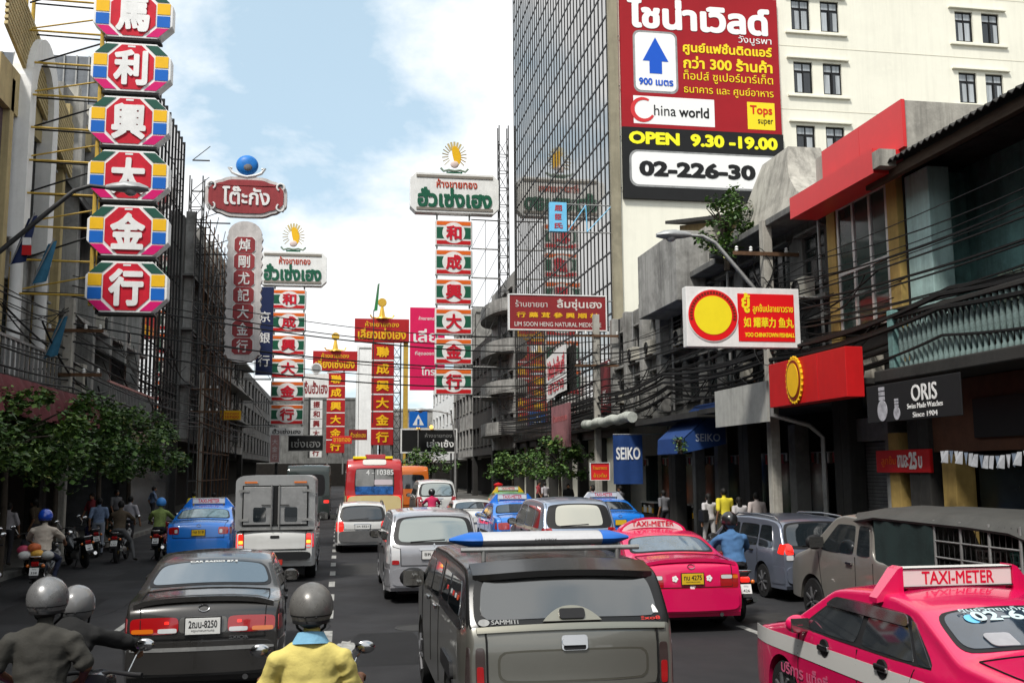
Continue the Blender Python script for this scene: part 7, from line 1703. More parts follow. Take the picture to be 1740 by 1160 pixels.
ob = thing('orange_bus', 'orange minibus seen between the red bus and the white van', 'bus', (4.3, 62.0, 0))
c = Car(scaled(pr, 7.0, 2.7), 2.2, 1.5, 1.6, 5.4, 0.42, tumble=0.06, crown=0.06, taper=0.04, edge=0.2); c.body().obj('body', paint('bus orange', (0.55, 0.13, 0.015), 0.4), ob, smooth=45)
c.ptop(c.sz(1.35), c.sz(2.2), -0.8, 0.8, 0.01, 0.02).obj('rear_window', M_CARGLASS, ob, smooth=50); tail(ob, c, 1.0, 1.2, 0.75, M_BRAKE, 0, sides=False)
for yy in (1.6, 5.4):
    for sg in (-1, 1): add_wheel(ob, sg * 0.95, yy, 0.42, 0.28)
# dark bus far ahead on the other lane
db = thing('dark_truck', 'dark green truck rear far ahead past the aluminium box', 'truck', (-1.6, 52.0, 0))
c = Car(scaled(pr, 7.0, 2.75), 2.2, 1.5, 1.6, 5.4, 0.42, tumble=0.04, crown=0.03, taper=0.02, edge=0.1); c.body().obj('body', paint('truck dark', (0.02, 0.03, 0.028), 0.5), db, smooth=45)
c.ptop(c.sz(1.2), c.sz(2.3), -0.8, 0.8, 0.01, 0.02).obj('rear_door', M_PLASTIC, db, smooth=50); tail(db, c, 0.85, 1.0, 0.75, M_BRAKE, 0, sides=False)
for yy in (1.6, 5.4):
    for sg in (-1, 1): add_wheel(db, sg * 0.95, yy, 0.42, 0.28)
# ================================================================ trees and plants
def leaf_mat(name, col): return mat(name, col, 0.55, var=0.45, scale=6, spec=0.4)
M_LEAF = [leaf_mat('leaf dark', (0.045, 0.095, 0.022)), leaf_mat('leaf mid', (0.075, 0.155, 0.028)), leaf_mat('leaf light', (0.13, 0.22, 0.04)), leaf_mat('leaf yellow', (0.20, 0.22, 0.05))]
M_BARK = mat('bark', (0.06, 0.048, 0.036), 0.9, var=0.4, scale=8, bump=0.4)
def tree(label, x, y, z0, h, crx, cry, crz, n=2600, seed=1, leaf=0.16, name='street_tree', group='street trees', cat='tree'):
    rg = random.Random(seed)
    r = thing(name, label, cat, (x, y, z0), 0, group)
    b = B(); ht = h - crz * 1.2
    b.tube([(0, 0, 0), (0.03, 0.02, ht * 0.5), (0.0, 0.05, ht)], [0.09, 0.075, 0.06], 8)
    ends = []
    for k in range(9):
        a = k * 2.4 + rg.uniform(-0.3, 0.3); q = rg.uniform(0.45, 0.85)
        e = Vector((crx * q * math.cos(a), cry * q * math.sin(a), ht + crz * rg.uniform(0.1, 1.0))); m_ = Vector((0, 0.05, ht)).lerp(e, 0.5) + Vector((0, 0, 0.12))
        b.tube([(0, 0.05, ht - 0.05), m_, e], [0.045, 0.03, 0.012], 6); ends.append(e)
    b.obj('trunk', M_BARK, r, smooth=50)
    c = B(); cl = []
    for k in range(34):
        a = rg.uniform(0, 6.283); q = math.sqrt(rg.uniform(0.02, 1.0)); zt = rg.uniform(-0.75, 1.0)
        sh = math.sqrt(max(0.05, 1 - (zt * 0.85) ** 2))
        cl.append((Vector((crx * q * sh * math.cos(a), cry * q * sh * math.sin(a), h - crz + crz * zt)), rg.uniform(0.22, 0.5) * min(1, crx), rg.random()))
    for k in range(n):
        p, s_, tone = cl[k % len(cl)]
        d = Vector((rg.gauss(0, 1), rg.gauss(0, 1), rg.gauss(0, 0.7))); d = d.normalized() * (s_ * rg.uniform(0.2, 1.0) ** 0.6)
        o = p + d; l = leaf * rg.uniform(0.4, 1.35); wd = l * 0.42
        t = Vector((rg.uniform(-1, 1), rg.uniform(-1, 1), rg.uniform(-0.9, 0.35))).normalized(); u_ = t.cross(Vector((rg.uniform(-0.5, 0.5), rg.uniform(-0.5, 0.5), 1))).normalized(); nn = t.cross(u_)
        c.add([o, o + t * l * 0.5 + u_ * wd + nn * l * 0.06, o + t * l, o + t * l * 0.5 - u_ * wd + nn * l * 0.06], [(0, 1, 2, 3)], 0 if rg.random() < 0.35 else (2 if tone > 0.65 and rg.random() < 0.6 else (3 if rg.random() < 0.06 else 1)))
    c.obj('crown', M_LEAF, r, normals=False)
    return r
for k, (x, y, h, cx, seed) in enumerate(((-7.6, 20.6, 3.9, 1.5, 3), (-7.55, 24.6, 4.1, 1.8, 4), (-7.5, 28.6, 4.25, 2.0, 5), (-7.4, 33.0, 4.3, 2.1, 6), (-7.4, 37.5, 4.2, 2.0, 8))):
    tree(('clipped street tree under the plum awning', 'clipped street tree at the edge of the plum awning', 'clipped street tree by the concrete utility pole', 'clipped street tree below the pale air conditioner', 'clipped street tree below the pink balcony rail')[k], x, y, 0.14, h, cx, 2.2, 1.05, 5200, seed, 0.14)
tree('rounded bright green street tree under the faded pink panel', 10.4, 47.5, 0.14, 3.7, 1.7, 1.9, 0.9, 2800, 9, 0.17)
tree('street tree in front of the curved balcony block', 9.9, 58, 0.14, 3.2, 1.4, 1.6, 0.8, 1800, 12, 0.17)
tree('low street tree far off under the black framed sign', 7.6, 86, 0.0, 4.3, 2.2, 2.2, 1.1, 1600, 10, 0.24)
tree('wild fig bush growing from the ledge under the tan gable', 11.1, 27.4, 8.2, 2.4, 0.75, 1.1, 1.15, 1700, 21, 0.13, 'wall_bush', 'wall plants', 'bush')
tree('small potted shrub hanging by the blue slanted awning', 10.2, 29.4, 2.9, 0.5, 0.25, 0.3, 0.25, 200, 22, 0.08, 'potted_shrub', 'wall plants', 'bush')
# pole flags on the left
def flag(label, x, y, z, m, h=1.5):
    r = thing('hanging_flag', label, 'flag', (x, y, z), 0, 'flags on the fronts')
    B().tube([(0, 0, 0), (0.55, -0.05, h + 0.2)], 0.018, 6).obj('staff', M_GALV, r)
    rows_ = [[(0.5 - 0.3 * t + 0.10 * u * (1 + t) * (1 if True else 0), -0.03 * math.sin(u * 4 + t * 3), h + 0.1 - h * t + 0.05 * u) for u in np.linspace(-1, 1, 6)] for t in np.linspace(0, 1, 7)]
    B().slab(rows_, [[(p[0], p[1] + 0.008, p[2]) for p in q] for q in rows_]).obj('cloth', m, r, smooth=60); return r
flag('drooping light blue flag against the white stained block', -8.1, 29.0, 5.5, mat('faded flag blue', (0.04, 0.15, 0.24), 0.8, var=0.3), 1.1)
flag('drooping light blue flag on the arched house front', -8.1, 27.6, 7.3, mat('faded flag blue'), 1.1)
fl = flag('drooping red white and navy flag on the arched house', -8.3, 26.5, 7.6, M_NAVY, 1.2)
B().box(0.30, 0.52, -0.06, -0.035, 0.30, 0.55).obj('red_stripe', M_RED, fl); B().box(0.30, 0.50, -0.06, -0.035, 0.56, 0.75).obj('white_stripe', M_WHITE, fl)
fg = flag('small green flag on a roof mast behind the scarlet sign', 3.3, 108, 19.5, mat('flag green', (0.03, 0.2, 0.06), 0.7), 3.0); B().tube([(0, 0, -12), (0, 0, 0.2)], 0.05, 6).obj('mast', M_STEEL, fg)
# red post box and a green bin on the far right pavement
pb = thing('post_box', 'red pillar post box on the far pavement by the lamp post', 'post box', (10.3, 66, 0.14)); B().lathe([(0.3, 0), (0.3, 0.15), (0.25, 0.2), (0.25, 1.25), (0.31, 1.3), (0.31, 1.38), (0.0, 1.5)], n=20).obj('body', M_RED, pb, smooth=40); B().box(-0.12, 0.12, -0.262, -0.24, 1.05, 1.10).obj('slot', M_BLACK, pb)

# ================================================================ motorcycles
def motorbike(label, x, y, rz=0, col=(0.02, 0.02, 0.022), plate='426', lit=False, group='motorcycles', lean=0, basket=False):
    r = thing('motorcycle', label, 'motorcycle', (x, y, 0), rz, group)
    if lean: r.rotation_euler = (0, lean, rz)
    pm = paint('bike paint %.2f %.2f %.2f' % col, col, 0.25)
    for yy, nm in ((0.0, 'rear_wheel'), (1.24, 'front_wheel')):
        t = B().lathe([(0.225, -0.03), (0.27, -0.04), (0.29, 0), (0.27, 0.04), (0.225, 0.03)], axis='x', n=26).obj(nm, M_TYRE, r, smooth=45, loc=(0, yy, 0.29))
        rm = B().lathe([(0.2, -0.02), (0.232, -0.025), (0.232, 0.025), (0.2, 0.02), (0.2, -0.02)], axis='x', n=26)
        for k in range(12):
            a = math.pi * k / 6; rm.bar((0, 0.03 * math.cos(a), 0.03 * math.sin(a)), (0, 0.21 * math.cos(a), 0.21 * math.sin(a)), 0.008)
        rm.lathe([(0.045, -0.05), (0.045, 0.05)], axis='x', n=12); rm.obj('rim', mat('gold rim', (0.35, 0.24, 0.06), 0.35, metal=0.8), t, smooth=40)
    sec = lambda y_, w_, z0, z1: [(w_ * math.copysign(abs(math.cos(a)) ** 0.7, math.cos(a)), y_, (z0 + z1) / 2 + (z1 - z0) / 2 * math.copysign(abs(math.sin(a)) ** 0.7, math.sin(a))) for a in np.linspace(0, 2 * math.pi, 15)[:-1]]
    def lf(name, secs, m, parent=r):
        b = B().grid(secs, closed=True); b.add(secs[0], [tuple(range(14))]); b.add(secs[-1], [tuple(range(14))]); return b.obj(name, m, parent, smooth=50)
    lf('seat', [sec(-0.28, 0.07, 0.74, 0.80), sec(-0.2, 0.12, 0.72, 0.82), sec(0.1, 0.14, 0.70, 0.81), sec(0.4, 0.12, 0.68, 0.78), sec(0.52, 0.06, 0.68, 0.74)], mat('bike seat', (0.012, 0.012, 0.012), 0.6))
    lf('tail_fairing', [sec(-0.36, 0.05, 0.66, 0.72), sec(-0.25, 0.11, 0.58, 0.73), sec(0.1, 0.13, 0.48, 0.70), sec(0.42, 0.11, 0.45, 0.68), sec(0.6, 0.05, 0.40, 0.52)], pm)
    lf('engine', [sec(0.3, 0.1, 0.22, 0.40), sec(0.5, 0.14, 0.20, 0.44), sec(0.75, 0.11, 0.22, 0.40), sec(0.85, 0.06, 0.26, 0.36)], M_GALV)
    lf('leg_shield', [sec(0.62, 0.06, 0.36, 0.46), sec(0.80, 0.20, 0.34, 0.72), sec(0.92, 0.22, 0.42, 0.92), sec(0.98, 0.12, 0.66, 0.95)], pm)
    lf('headlight_cowl', [sec(0.86, 0.10, 0.92, 1.02), sec(0.95, 0.14, 0.86, 1.04), sec(1.08, 0.11, 0.86, 0.99), sec(1.13, 0.05, 0.89, 0.95)], pm)
    B().ball((0, 1.12, 0.92), 0.075, 0.03, 0.06).obj('headlight', M_CLEAR, r, smooth=60)
    for sg in (-1, 1):
        B().tube([(sg * 0.07, 0.95, 0.85), (sg * 0.07, 1.24, 0.29)], 0.022, 8).obj('fork_leg', M_CHROME, r, smooth=40)
        B().tube([(0, 0.92, 1.0), (sg * 0.12, 0.88, 1.03), (sg * 0.30, 0.80, 1.02), (sg * 0.36, 0.78, 1.02)], [0.014, 0.014, 0.018, 0.018], 8).obj('handlebar', M_PLASTIC, r, smooth=50)
        st = B().tube([(sg * 0.25, 0.84, 1.03), (sg * 0.30, 0.86, 1.15), (sg * 0.34, 0.85, 1.20)], 0.007, 6).obj('mirror_stem', M_CHROME, r); B().ball((sg * 0.36, 0.84, 1.22), 0.07, 0.018, 0.045).obj('mirror', M_CHROME, st, smooth=60)
        B().tube([(sg * 0.10, -0.02, 0.30), (sg * 0.12, -0.12, 0.66)], 0.025, 8).obj('shock_absorber', M_CHROME, r, smooth=40)
        B().bar((sg * 0.10, 0.45, 0.26), (sg * 0.28, 0.45, 0.27), 0.03).obj('footrest', M_PLASTIC, r)
        B().ball((sg * 0.14, -0.33, 0.66), 0.035).obj('indicator', M_AMBER, r, smooth=60)
    B().slab([[(-0.07, -0.30 - 0.05 * k, 0.62 - 0.045 * k) for k in range(5)], [(0.07, -0.30 - 0.05 * k, 0.62 - 0.045 * k) for k in range(5)]], [[(-0.07, -0.28 - 0.05 * k, 0.60 - 0.045 * k) for k in range(5)], [(0.07, -0.28 - 0.05 * k, 0.60 - 0.045 * k) for k in range(5)]]).obj('mudguard', M_PLASTIC, r)
    B().obox((0, -0.375, 0.70), (0.07, 0, 0), (0, 0.03, 0.01), (0, -0.01, 0.035)).obj('tail_light', M_BRAKE if lit else M_TAIL, r, bevel=0.01)
    ey = Vector((0, 0.35, 0.94)).normalized(); ex = Vector((1, 0, 0)); o = Vector((0, -0.43, 0.56)); nv = ex.cross(ey)
    p = B().obox(o, ex * 0.085, ey * 0.075, nv * 0.003).obj('number_plate', M_PLATE, r)
    letters(p, plate, o - ey * 0.03 + nv * 0.0035, 0.11, 0.045, M_INK, ex, ey, 0.001, 0.02, 24); letters(p, 'กทม', o + ey * 0.04 + nv * 0.0035, 0.07, 0.03, M_INK, ex, ey, 0.001, 0.0, 20)
    B().tube([(0.14, 0.5, 0.24), (0.15, 0.2, 0.25), (0.17, -0.1, 0.32), (0.18, -0.32, 0.38)], [0.02, 0.035, 0.045, 0.045], 12).obj('exhaust', M_CHROME, r, smooth=40)
    B().tube([(-0.10, -0.25, 0.78), (-0.10, -0.40, 0.84), (0.10, -0.40, 0.84), (0.10, -0.25, 0.78)], 0.012, 8).obj('grab_rail', M_CHROME, r, smooth=50)
    B().bar((-0.06, 0.35, 0.24), (-0.2, 0.2, 0.02), 0.02).obj('side_stand', M_STEEL, r)
    return r

# ================================================================ people
def hand_prims(w, d, side, curl):
    """palm, four bent fingers of unequal length and a thumb, from wrist w along direction d"""
    d = d.normalized(); s_ = d.cross(Vector((0, 0, 1)))
    s_ = (s_ if s_.length > 0.1 else Vector((1, 0, 0))).normalized(); dn = Vector((0, 0, -1)); dn = (dn - d * dn.dot(d)).normalized()
    out = [(w, w + d * 0.075, 0.028, 0.032)]
    for k, ln in enumerate((0.062, 0.074, 0.070, 0.054)):
        b0 = w + d * 0.085 + s_ * (k - 1.5) * 0.021; k1 = b0 + (d * math.cos(curl) + dn * math.sin(curl)) * ln * 0.55
        out += [(b0, k1, 0.0105, 0.010), (k1, k1 + (d * math.cos(curl * 2.2) + dn * math.sin(curl * 2.2)) * ln * 0.55, 0.010, 0.008)]
    tb = w + d * 0.03 + s_ * side * -0.030; k1 = tb + (d * 0.7 + s_ * side * -0.6).normalized() * 0.04
    return out + [(tb, k1, 0.013, 0.011), (k1, k1 + (d * 0.9 + dn * 0.4).normalized() * 0.03, 0.011, 0.009)]
def cone(b, p, q, r0, r1, n=10):
    p, q = Vector(p), Vector(q); t = (q - p); l = t.length or 1e-4; t = t / l
    pts, rs = [], []
    for a in (-80, -50, -20): pts.append(p + t * r0 * math.sin(rad(a))); rs.append(r0 * math.cos(rad(a)))
    for a in (20, 50, 80): pts.append(q + t * r1 * math.sin(rad(a))); rs.append(r1 * math.cos(rad(a)))
    b.tube(pts, rs, n)
def human(root, J, mats, long_sleeve=False, voxel=0.012, girth=1.0, shorts=False, shirt_long=0.0, curl=0.5):
    """one continuous skin grown over a posed skeleton; J holds the joints. mats: skin, shirt, trousers, shoes"""
    J = {k: Vector(v) for k, v in J.items()}
    b = B(); seg = []
    def add(p, q, r0, r1, mi):
        cone(b, p, q, r0, r1); seg.append((Vector(p), Vector(q), r0, r1, mi))
    lat = (J['sR'] - J['sL']).normalized(); spine = (J['neck'] - J['pel']); fwd = spine.normalized().cross(lat) * -1
    rings = []
    for t, rx, ry in ((-0.13, 0.10, 0.08), (-0.06, 0.165, 0.125), (0.10, 0.172, 0.125), (0.30, 0.158, 0.112), (0.55, 0.175, 0.122), (0.78, 0.188, 0.115), (0.90, 0.17, 0.095), (0.98, 0.10, 0.075), (1.04, 0.05, 0.05)):
        c = J['pel'] + spine * t + fwd * (0.03 * math.sin(math.pi * max(0, t)) * -1)
        rings.append([c + lat * (rx * girth * math.cos(a)) + fwd * (ry * girth * math.sin(a)) for a in np.linspace(0, 2 * math.pi, 17)[:-1]])
    b.grid(rings, closed=True); b.add(rings[0], [tuple(range(16))]); b.add(rings[-1], [tuple(range(16))])
    cut = J['pel'] + spine * (0.06 - shirt_long)
    seg.append((cut, J['pel'] + spine * 0.93, 0.15, 0.15, 1)); seg.append((J['pel'] - spine * 0.1, cut - spine * 0.02, 0.15, 0.15, 2))
    add(J['neck'] - spine.normalized() * 0.02, J['head'] - Vector((0, 0, 0.03)), 0.056, 0.054, 0)
    for s_ in 'LR':
        sh, el, wr = J['s' + s_], J['e' + s_], J['w' + s_]
        top = J['pel'] + spine * 0.90
        add(top + lat * (0.06 if s_ == 'R' else -0.06), sh, 0.075, 0.066, 1); add(J['neck'] - spine.normalized() * 0.035, sh.lerp(J['neck'], 0.12), 0.058, 0.056, 1)
        add(sh, sh.lerp(el, 0.80), 0.070 * girth, 0.064 * girth, 1)
        add(sh.lerp(el, 0.75), el, 0.046 if not long_sleeve else 0.056, 0.042 if not long_sleeve else 0.050, 1 if long_sleeve else 0)
        add(el, wr, 0.042 if not long_sleeve else 0.050, 0.029 if not long_sleeve else 0.036, 1 if long_sleeve else 0)
        for p, q, r0, r1 in hand_prims(wr, wr - el, 1 if s_ == 'R' else -1, curl): add(p, q, r0, r1, 0)
        hp, kn, an, to = J['h' + s_], J['k' + s_], J['a' + s_], J['t' + s_]
        add(hp, kn, 0.098 * girth, 0.066, 2); add(kn, kn.lerp(an, 0.35), 0.062, 0.060, 0 if shorts else 2); add(kn.lerp(an, 0.3), an, 0.058, 0.040 if shorts else 0.046, 0 if shorts else 2)
        add(an - Vector((0, 0, 0.02)), to, 0.045, 0.036, 3)
    h = J['head']; fd = J.get('face', Vector((0, 1, 0))).normalized()
    q0 = len(b.v)
    b.ball(h, 0.078, 0.096, 0.112); b.ball(h + fd * 0.035 - Vector((0, 0, 0.065)), 0.055, 0.06, 0.05); b.ball(h + fd * 0.10 - Vector((0, 0, 0.02)), 0.014, 0.02, 0.022)
    for s_ in (-1, 1): b.ball(h + lat * s_ * 0.08 - Vector((0, 0, 0.015)), 0.012, 0.022, 0.032)
    seg.append((h + Vector((0, 0, -0.06)), h + Vector((0, 0, 0.05)), 0.085, 0.09, 0))
    me = b.mesh('tmp', mats[0]); o = bpy.data.objects.new('tmp', me); COL.objects.link(o)
    md = o.modifiers.new('r', 'REMESH'); md.mode = 'VOXEL'; md.voxel_size = voxel; md.use_smooth_shade = True
    ms = o.modifiers.new('s', 'SMOOTH'); ms.factor = 0.5; ms.iterations = 5
    dg = bpy.context.evaluated_depsgraph_get()
    nm = bpy.data.meshes.new_from_object(o.evaluated_get(dg)); bpy.data.objects.remove(o); bpy.data.meshes.remove(me)
    n = len(nm.polygons); cs = np.empty(n * 3); nm.polygons.foreach_get('center', cs); cs = cs.reshape(-1, 3)
    best = np.full(n, 1e9); idx = np.zeros(n, int)
    for p, q, r0, r1, mi in seg:
        p, q = np.array(p), np.array(q); d = q - p; t = np.clip(((cs - p) @ d) / max(d @ d, 1e-9), 0, 1)
        ds = np.linalg.norm(cs - (p + t[:, None] * d), axis=1) - (r0 + (r1 - r0) * t)
        k = ds < best; best[k] = ds[k]; idx[k] = mi
    if voxel < 0.015:                                   # real folds in the cloth
        from mathutils import noise
        vm = np.zeros(len(nm.vertices), bool)
        for pl, mi in zip(nm.polygons, idx):
            if mi in (1, 2):
                for vi in pl.vertices: vm[vi] = True
        new = []
        for v in nm.vertices:
            if vm[v.index]:
                c_ = v.co; q = noise.noise(Vector((c_.x * 5, c_.y * 5, c_.z * 5))); f_ = math.sin(c_.z * 46 + c_.x * 16 * q + q * 7)
                new.append(c_ + v.normal * (0.0045 * f_ * (0.4 + abs(q) * 2) + 0.007 * noise.noise(Vector((c_.x * 11, c_.y * 11, c_.z * 17)))))
            else: new.append(v.co.copy())
        nm.vertices.foreach_set('co', [c for v in new for c in v])
    nm.materials.clear()
    for m_ in mats: nm.materials.append(m_)
    nm.polygons.foreach_set('material_index', idx.astype(np.int32)); nm.polygons.foreach_set('use_smooth', [True] * n); nm.update()
    return put('body', nm, root)
def ride_pose(lean=0.14, arms=0.30, twist=0.0, hh=0.0):
    return dict(pel=(0, 0.02, 0.88 + hh), neck=(0, 0.02 + lean, 1.40 + hh), head=(0, 0.08 + lean, 1.555 + hh), sL=(-0.20, 0.0 + lean, 1.30 + hh), sR=(0.20, 0.0 + lean, 1.30 + hh), eL=(-0.33, 0.22 + lean, 1.13), eR=(0.33, 0.22 + lean, 1.13), wL=(-arms - 0.02, 0.50, 1.06), wR=(arms + 0.02, 0.50, 1.06),
                hL=(-0.11, 0.05, 0.84), hR=(0.11, 0.05, 0.84), kL=(-0.24, 0.44, 0.72), kR=(0.24, 0.44, 0.72), aL=(-0.20, 0.26, 0.36), aR=(0.20, 0.26, 0.36), tL=(-0.22, 0.40, 0.31), tR=(0.22, 0.40, 0.31))
def walk_pose(h=1.68, st=0.16, arm=0.1):
    k = h / 1.68
    P = dict(pel=(0, 0, 0.93), neck=(0, 0.02, 1.40), head=(0, 0.05, 1.555), sL=(-0.19, 0.0, 1.345), sR=(0.19, 0.0, 1.345), eL=(-0.25, -arm, 1.06), eR=(0.25, arm, 1.06), wL=(-0.25, 0.05 - arm * 0.5, 0.84), wR=(0.24, 0.12 + arm, 0.86),
             hL=(-0.10, 0, 0.90), hR=(0.10, 0, 0.90), kL=(-0.11, st * 0.7, 0.49), kR=(0.11, -st * 0.2, 0.49), aL=(-0.11, st, 0.09), aR=(0.11, -st, 0.10), tL=(-0.12, st + 0.15, 0.045), tR=(0.12, -st + 0.15, 0.045))
    return {a: tuple(c * k for c in v) for a, v in P.items()}
def helmet(root, hd, m, shell=0.138, tilt=0.0, full=False, visor=True, strap=True):
    h = Vector(hd) + Vector((0, 0, 0.035)); rows_ = []
    lowest = -35 if not full else -62
    for a in list(np.linspace(lowest, 84, 11)):
        t = rad(a); rows_.append([h + Vector((shell * math.cos(t) * math.cos(p), shell * 1.14 * math.cos(t) * math.sin(p) , shell * 1.08 * math.sin(t))) for p in np.linspace(0, 2 * math.pi, 25)[:-1]])
    b = B().grid(rows_, closed=True); b.add(rows_[-1], [tuple(range(24))])
    inn = [[h + (p - h) * 0.9 for p in rows_[0]]]; b.grid([rows_[0], inn[0]], closed=True); b.add(inn[0], [tuple(range(24))])
    o = b.obj('helmet', m, root, smooth=50)
    t = rad(lowest); B().grid([[h + Vector((k * shell * math.cos(t) * math.cos(p), k * shell * 1.14 * math.cos(t) * math.sin(p), shell * 1.08 * math.sin(t) + dz)) for p in np.linspace(0, 2 * math.pi, 25)[:-1]] for k, dz in ((1.0, 0.016), (1.035, 0.012), (1.035, -0.012), (0.98, -0.016))], closed=True).obj('rim', M_PLASTIC, o, smooth=50)
    B().grid([[h + Vector((1.004 * shell * math.cos(rad(a)) * math.cos(p), 1.004 * shell * 1.14 * math.cos(rad(a)) * math.sin(p), shell * 1.084 * math.sin(rad(a)))) for p in np.linspace(0, 2 * math.pi, 33)[:-1]] for a in (-20, -17)], closed=True).obj('band', M_PLASTIC, o, smooth=50)
    for x in (-0.035, 0.035): B().ball(h + Vector((x, -shell * 1.14 * math.cos(rad(-22)), shell * math.sin(rad(-22)))), 0.007, nu=8, nv=5).obj('rivet', M_PLASTIC, o)
    if strap:
        for s_ in (-1, 1): B().tube([h + Vector((s_ * 0.10, 0.02, -0.07)), h + Vector((s_ * 0.085, 0.05, -0.14)), h + Vector((s_ * 0.03, 0.07, -0.19))], 0.009, 6).obj('strap', M_PLASTIC, o)
        B().ball(h + Vector((0, -0.03, -0.085)), 0.084, 0.085, 0.05).obj('neck_pad', M_PLASTIC, o, smooth=60)
    return o
def hair(root, hd, long=False, m=None):
    h = Vector(hd); b = B().ball(h + Vector((0, -0.014, 0.018)), 0.088, 0.100, 0.112)
    if long: b.ball(h + Vector((0, -0.075, -0.12)), 0.075, 0.04, 0.17)
    return b.obj('hair', m or mat('black hair', (0.010, 0.009, 0.008), 0.6, var=0.3, scale=30, stretch=(1, 1, 0.1)), root, smooth=60)
SK = mat('skin', (0.30, 0.155, 0.09), 0.6, var=0.15, scale=8)
SKD = mat('tanned skin', (0.19, 0.09, 0.05), 0.6, var=0.15, scale=8)
def cloth(name, col=None, var=0.2): return mat('cloth ' + name, col, 0.9, var=var, scale=3, bump=0.3, bscale=60, bdist=0.01)
SHOE = mat('shoe', (0.03, 0.025, 0.02), 0.7)
def person(label, loc, rz, J, shirt, trousers, skin=SK, shoes=SHOE, group=None, **kw):
    r = thing('person', label, 'person', loc, rz, group)
    human(r, J, [skin, shirt, trousers, shoes], **kw); return r

# rider in the yellow polo shirt
J = ride_pose(0.06, 0.30, hh=-0.03); J['head'] = (0, 0.10, 1.565); J['neck'] = (0, 0.08, 1.39); J['eL'] = (-0.30, 0.16, 1.03); J['eR'] = (0.30, 0.16, 1.03)
motorbike('dark motorcycle under the yellow polo shirt rider', -0.17, 6.5, 0, (0.03, 0.03, 0.035), '281')
p = person('rider in yellow polo shirt with light blue collar and plain grey helmet', (-0.17, 6.55, 0), 0, J, cloth('yellow polo', (0.62, 0.52, 0.16), 0.12), cloth('dark trousers', (0.03, 0.03, 0.035)), SKD, voxel=0.011, girth=1.05, shirt_long=0.1)
helmet(p, J['head'], mat('grey helmet shell', (0.17, 0.165, 0.155), 0.42, metal=0.3, var=0.3, scale=9, rvar=0.15))
b = B(); cc = Vector((0, 0.082, 1.405))
b.grid([[cc + Vector((rr0 * math.cos(a), rr0 * 0.88 * math.sin(a), dz + 0.018 * -math.sin(a))) for a in np.linspace(0, 2 * math.pi, 29)[:-1]] for rr0, dz in ((0.122, -0.035), (0.108, -0.01), (0.082, 0.034), (0.072, 0.034), (0.080, -0.01))], closed=True)
b.obj('collar', cloth('light blue collar', (0.20, 0.42, 0.58)), p, smooth=50)
# pair on the motorcycle: black jacket driver, grey shirt passenger
motorbike('dark motorcycle carrying the black jacket driver and grey shirt passenger', -1.78, 6.95, -0.06, (0.025, 0.025, 0.028), '905')
J = ride_pose(0.30, 0.30, hh=-0.08); J['head'] = (0, 0.46, 1.40); J['eR'] = (0.42, 0.50, 1.12); J['wR'] = (0.42, 0.66, 1.06)
p = person('driver in black jacket with arm out to the handlebar before the grey shirt passenger', (-2.03, 8.0, 0), -0.03, J, cloth('black jacket', (0.018, 0.018, 0.018)), cloth('black trousers', (0.02, 0.02, 0.022)), SK, voxel=0.011, long_sleeve=True, girth=1.05)
helmet(p, J['head'], mat('white and black helmet', (0.16, 0.16, 0.16), 0.3, coat=0.5), full=True)
J = ride_pose(0.05, 0.26, hh=-0.01); J['eL'] = (-0.30, 0.02, 1.12); J['eR'] = (0.30, 0.06, 1.12); J['wL'] = (-0.24, 0.24, 1.0); J['wR'] = (0.22, 0.26, 1.0); J['kL'] = (-0.30, 0.42, 0.78); J['kR'] = (0.34, 0.40, 0.80)
p = person('passenger in dark grey shirt and purple trousers wearing a shiny grey helmet', (-2.02, 7.52, 0), -0.03, J, cloth('dark grey shirt', (0.05, 0.048, 0.042)), cloth('purple trousers', (0.16, 0.03, 0.26)), SKD, voxel=0.011, girth=1.10, shirt_long=0.12)
helmet(p, J['head'], mat('shiny grey helmet', (0.22, 0.22, 0.22), 0.34, metal=0.45, var=0.3, scale=9, rvar=0.14))
bg_ = B()
for k in range(9): bg_.ball((-0.29 - 0.006 * (k % 2), -0.05 + 0.004 * k, 1.32 - k * 0.045), 0.022, nu=8, nv=6)
bg_.obj('beaded_strap', mat('orange beads', (0.5, 0.13, 0.03), 0.4), p, smooth=60)
# denim rider beside the pink taxi
motorbike('black motorcycle with lit red tail lamp beside the pink taxi', 6.38, 15.75, -0.08, (0.25, 0.02, 0.02), '426', True)
J = ride_pose(0.18, 0.28)
p = person('rider in blue denim jacket and black helmet beside the pink taxi', (6.40, 15.85, 0), -0.06, J, cloth('denim', (0.06, 0.14, 0.28)), cloth('black trousers'), SK, voxel=0.014, long_sleeve=True, girth=1.1)
helmet(p, J['head'], mat('black helmet', (0.012, 0.012, 0.013), 0.3, coat=0.5), full=True)
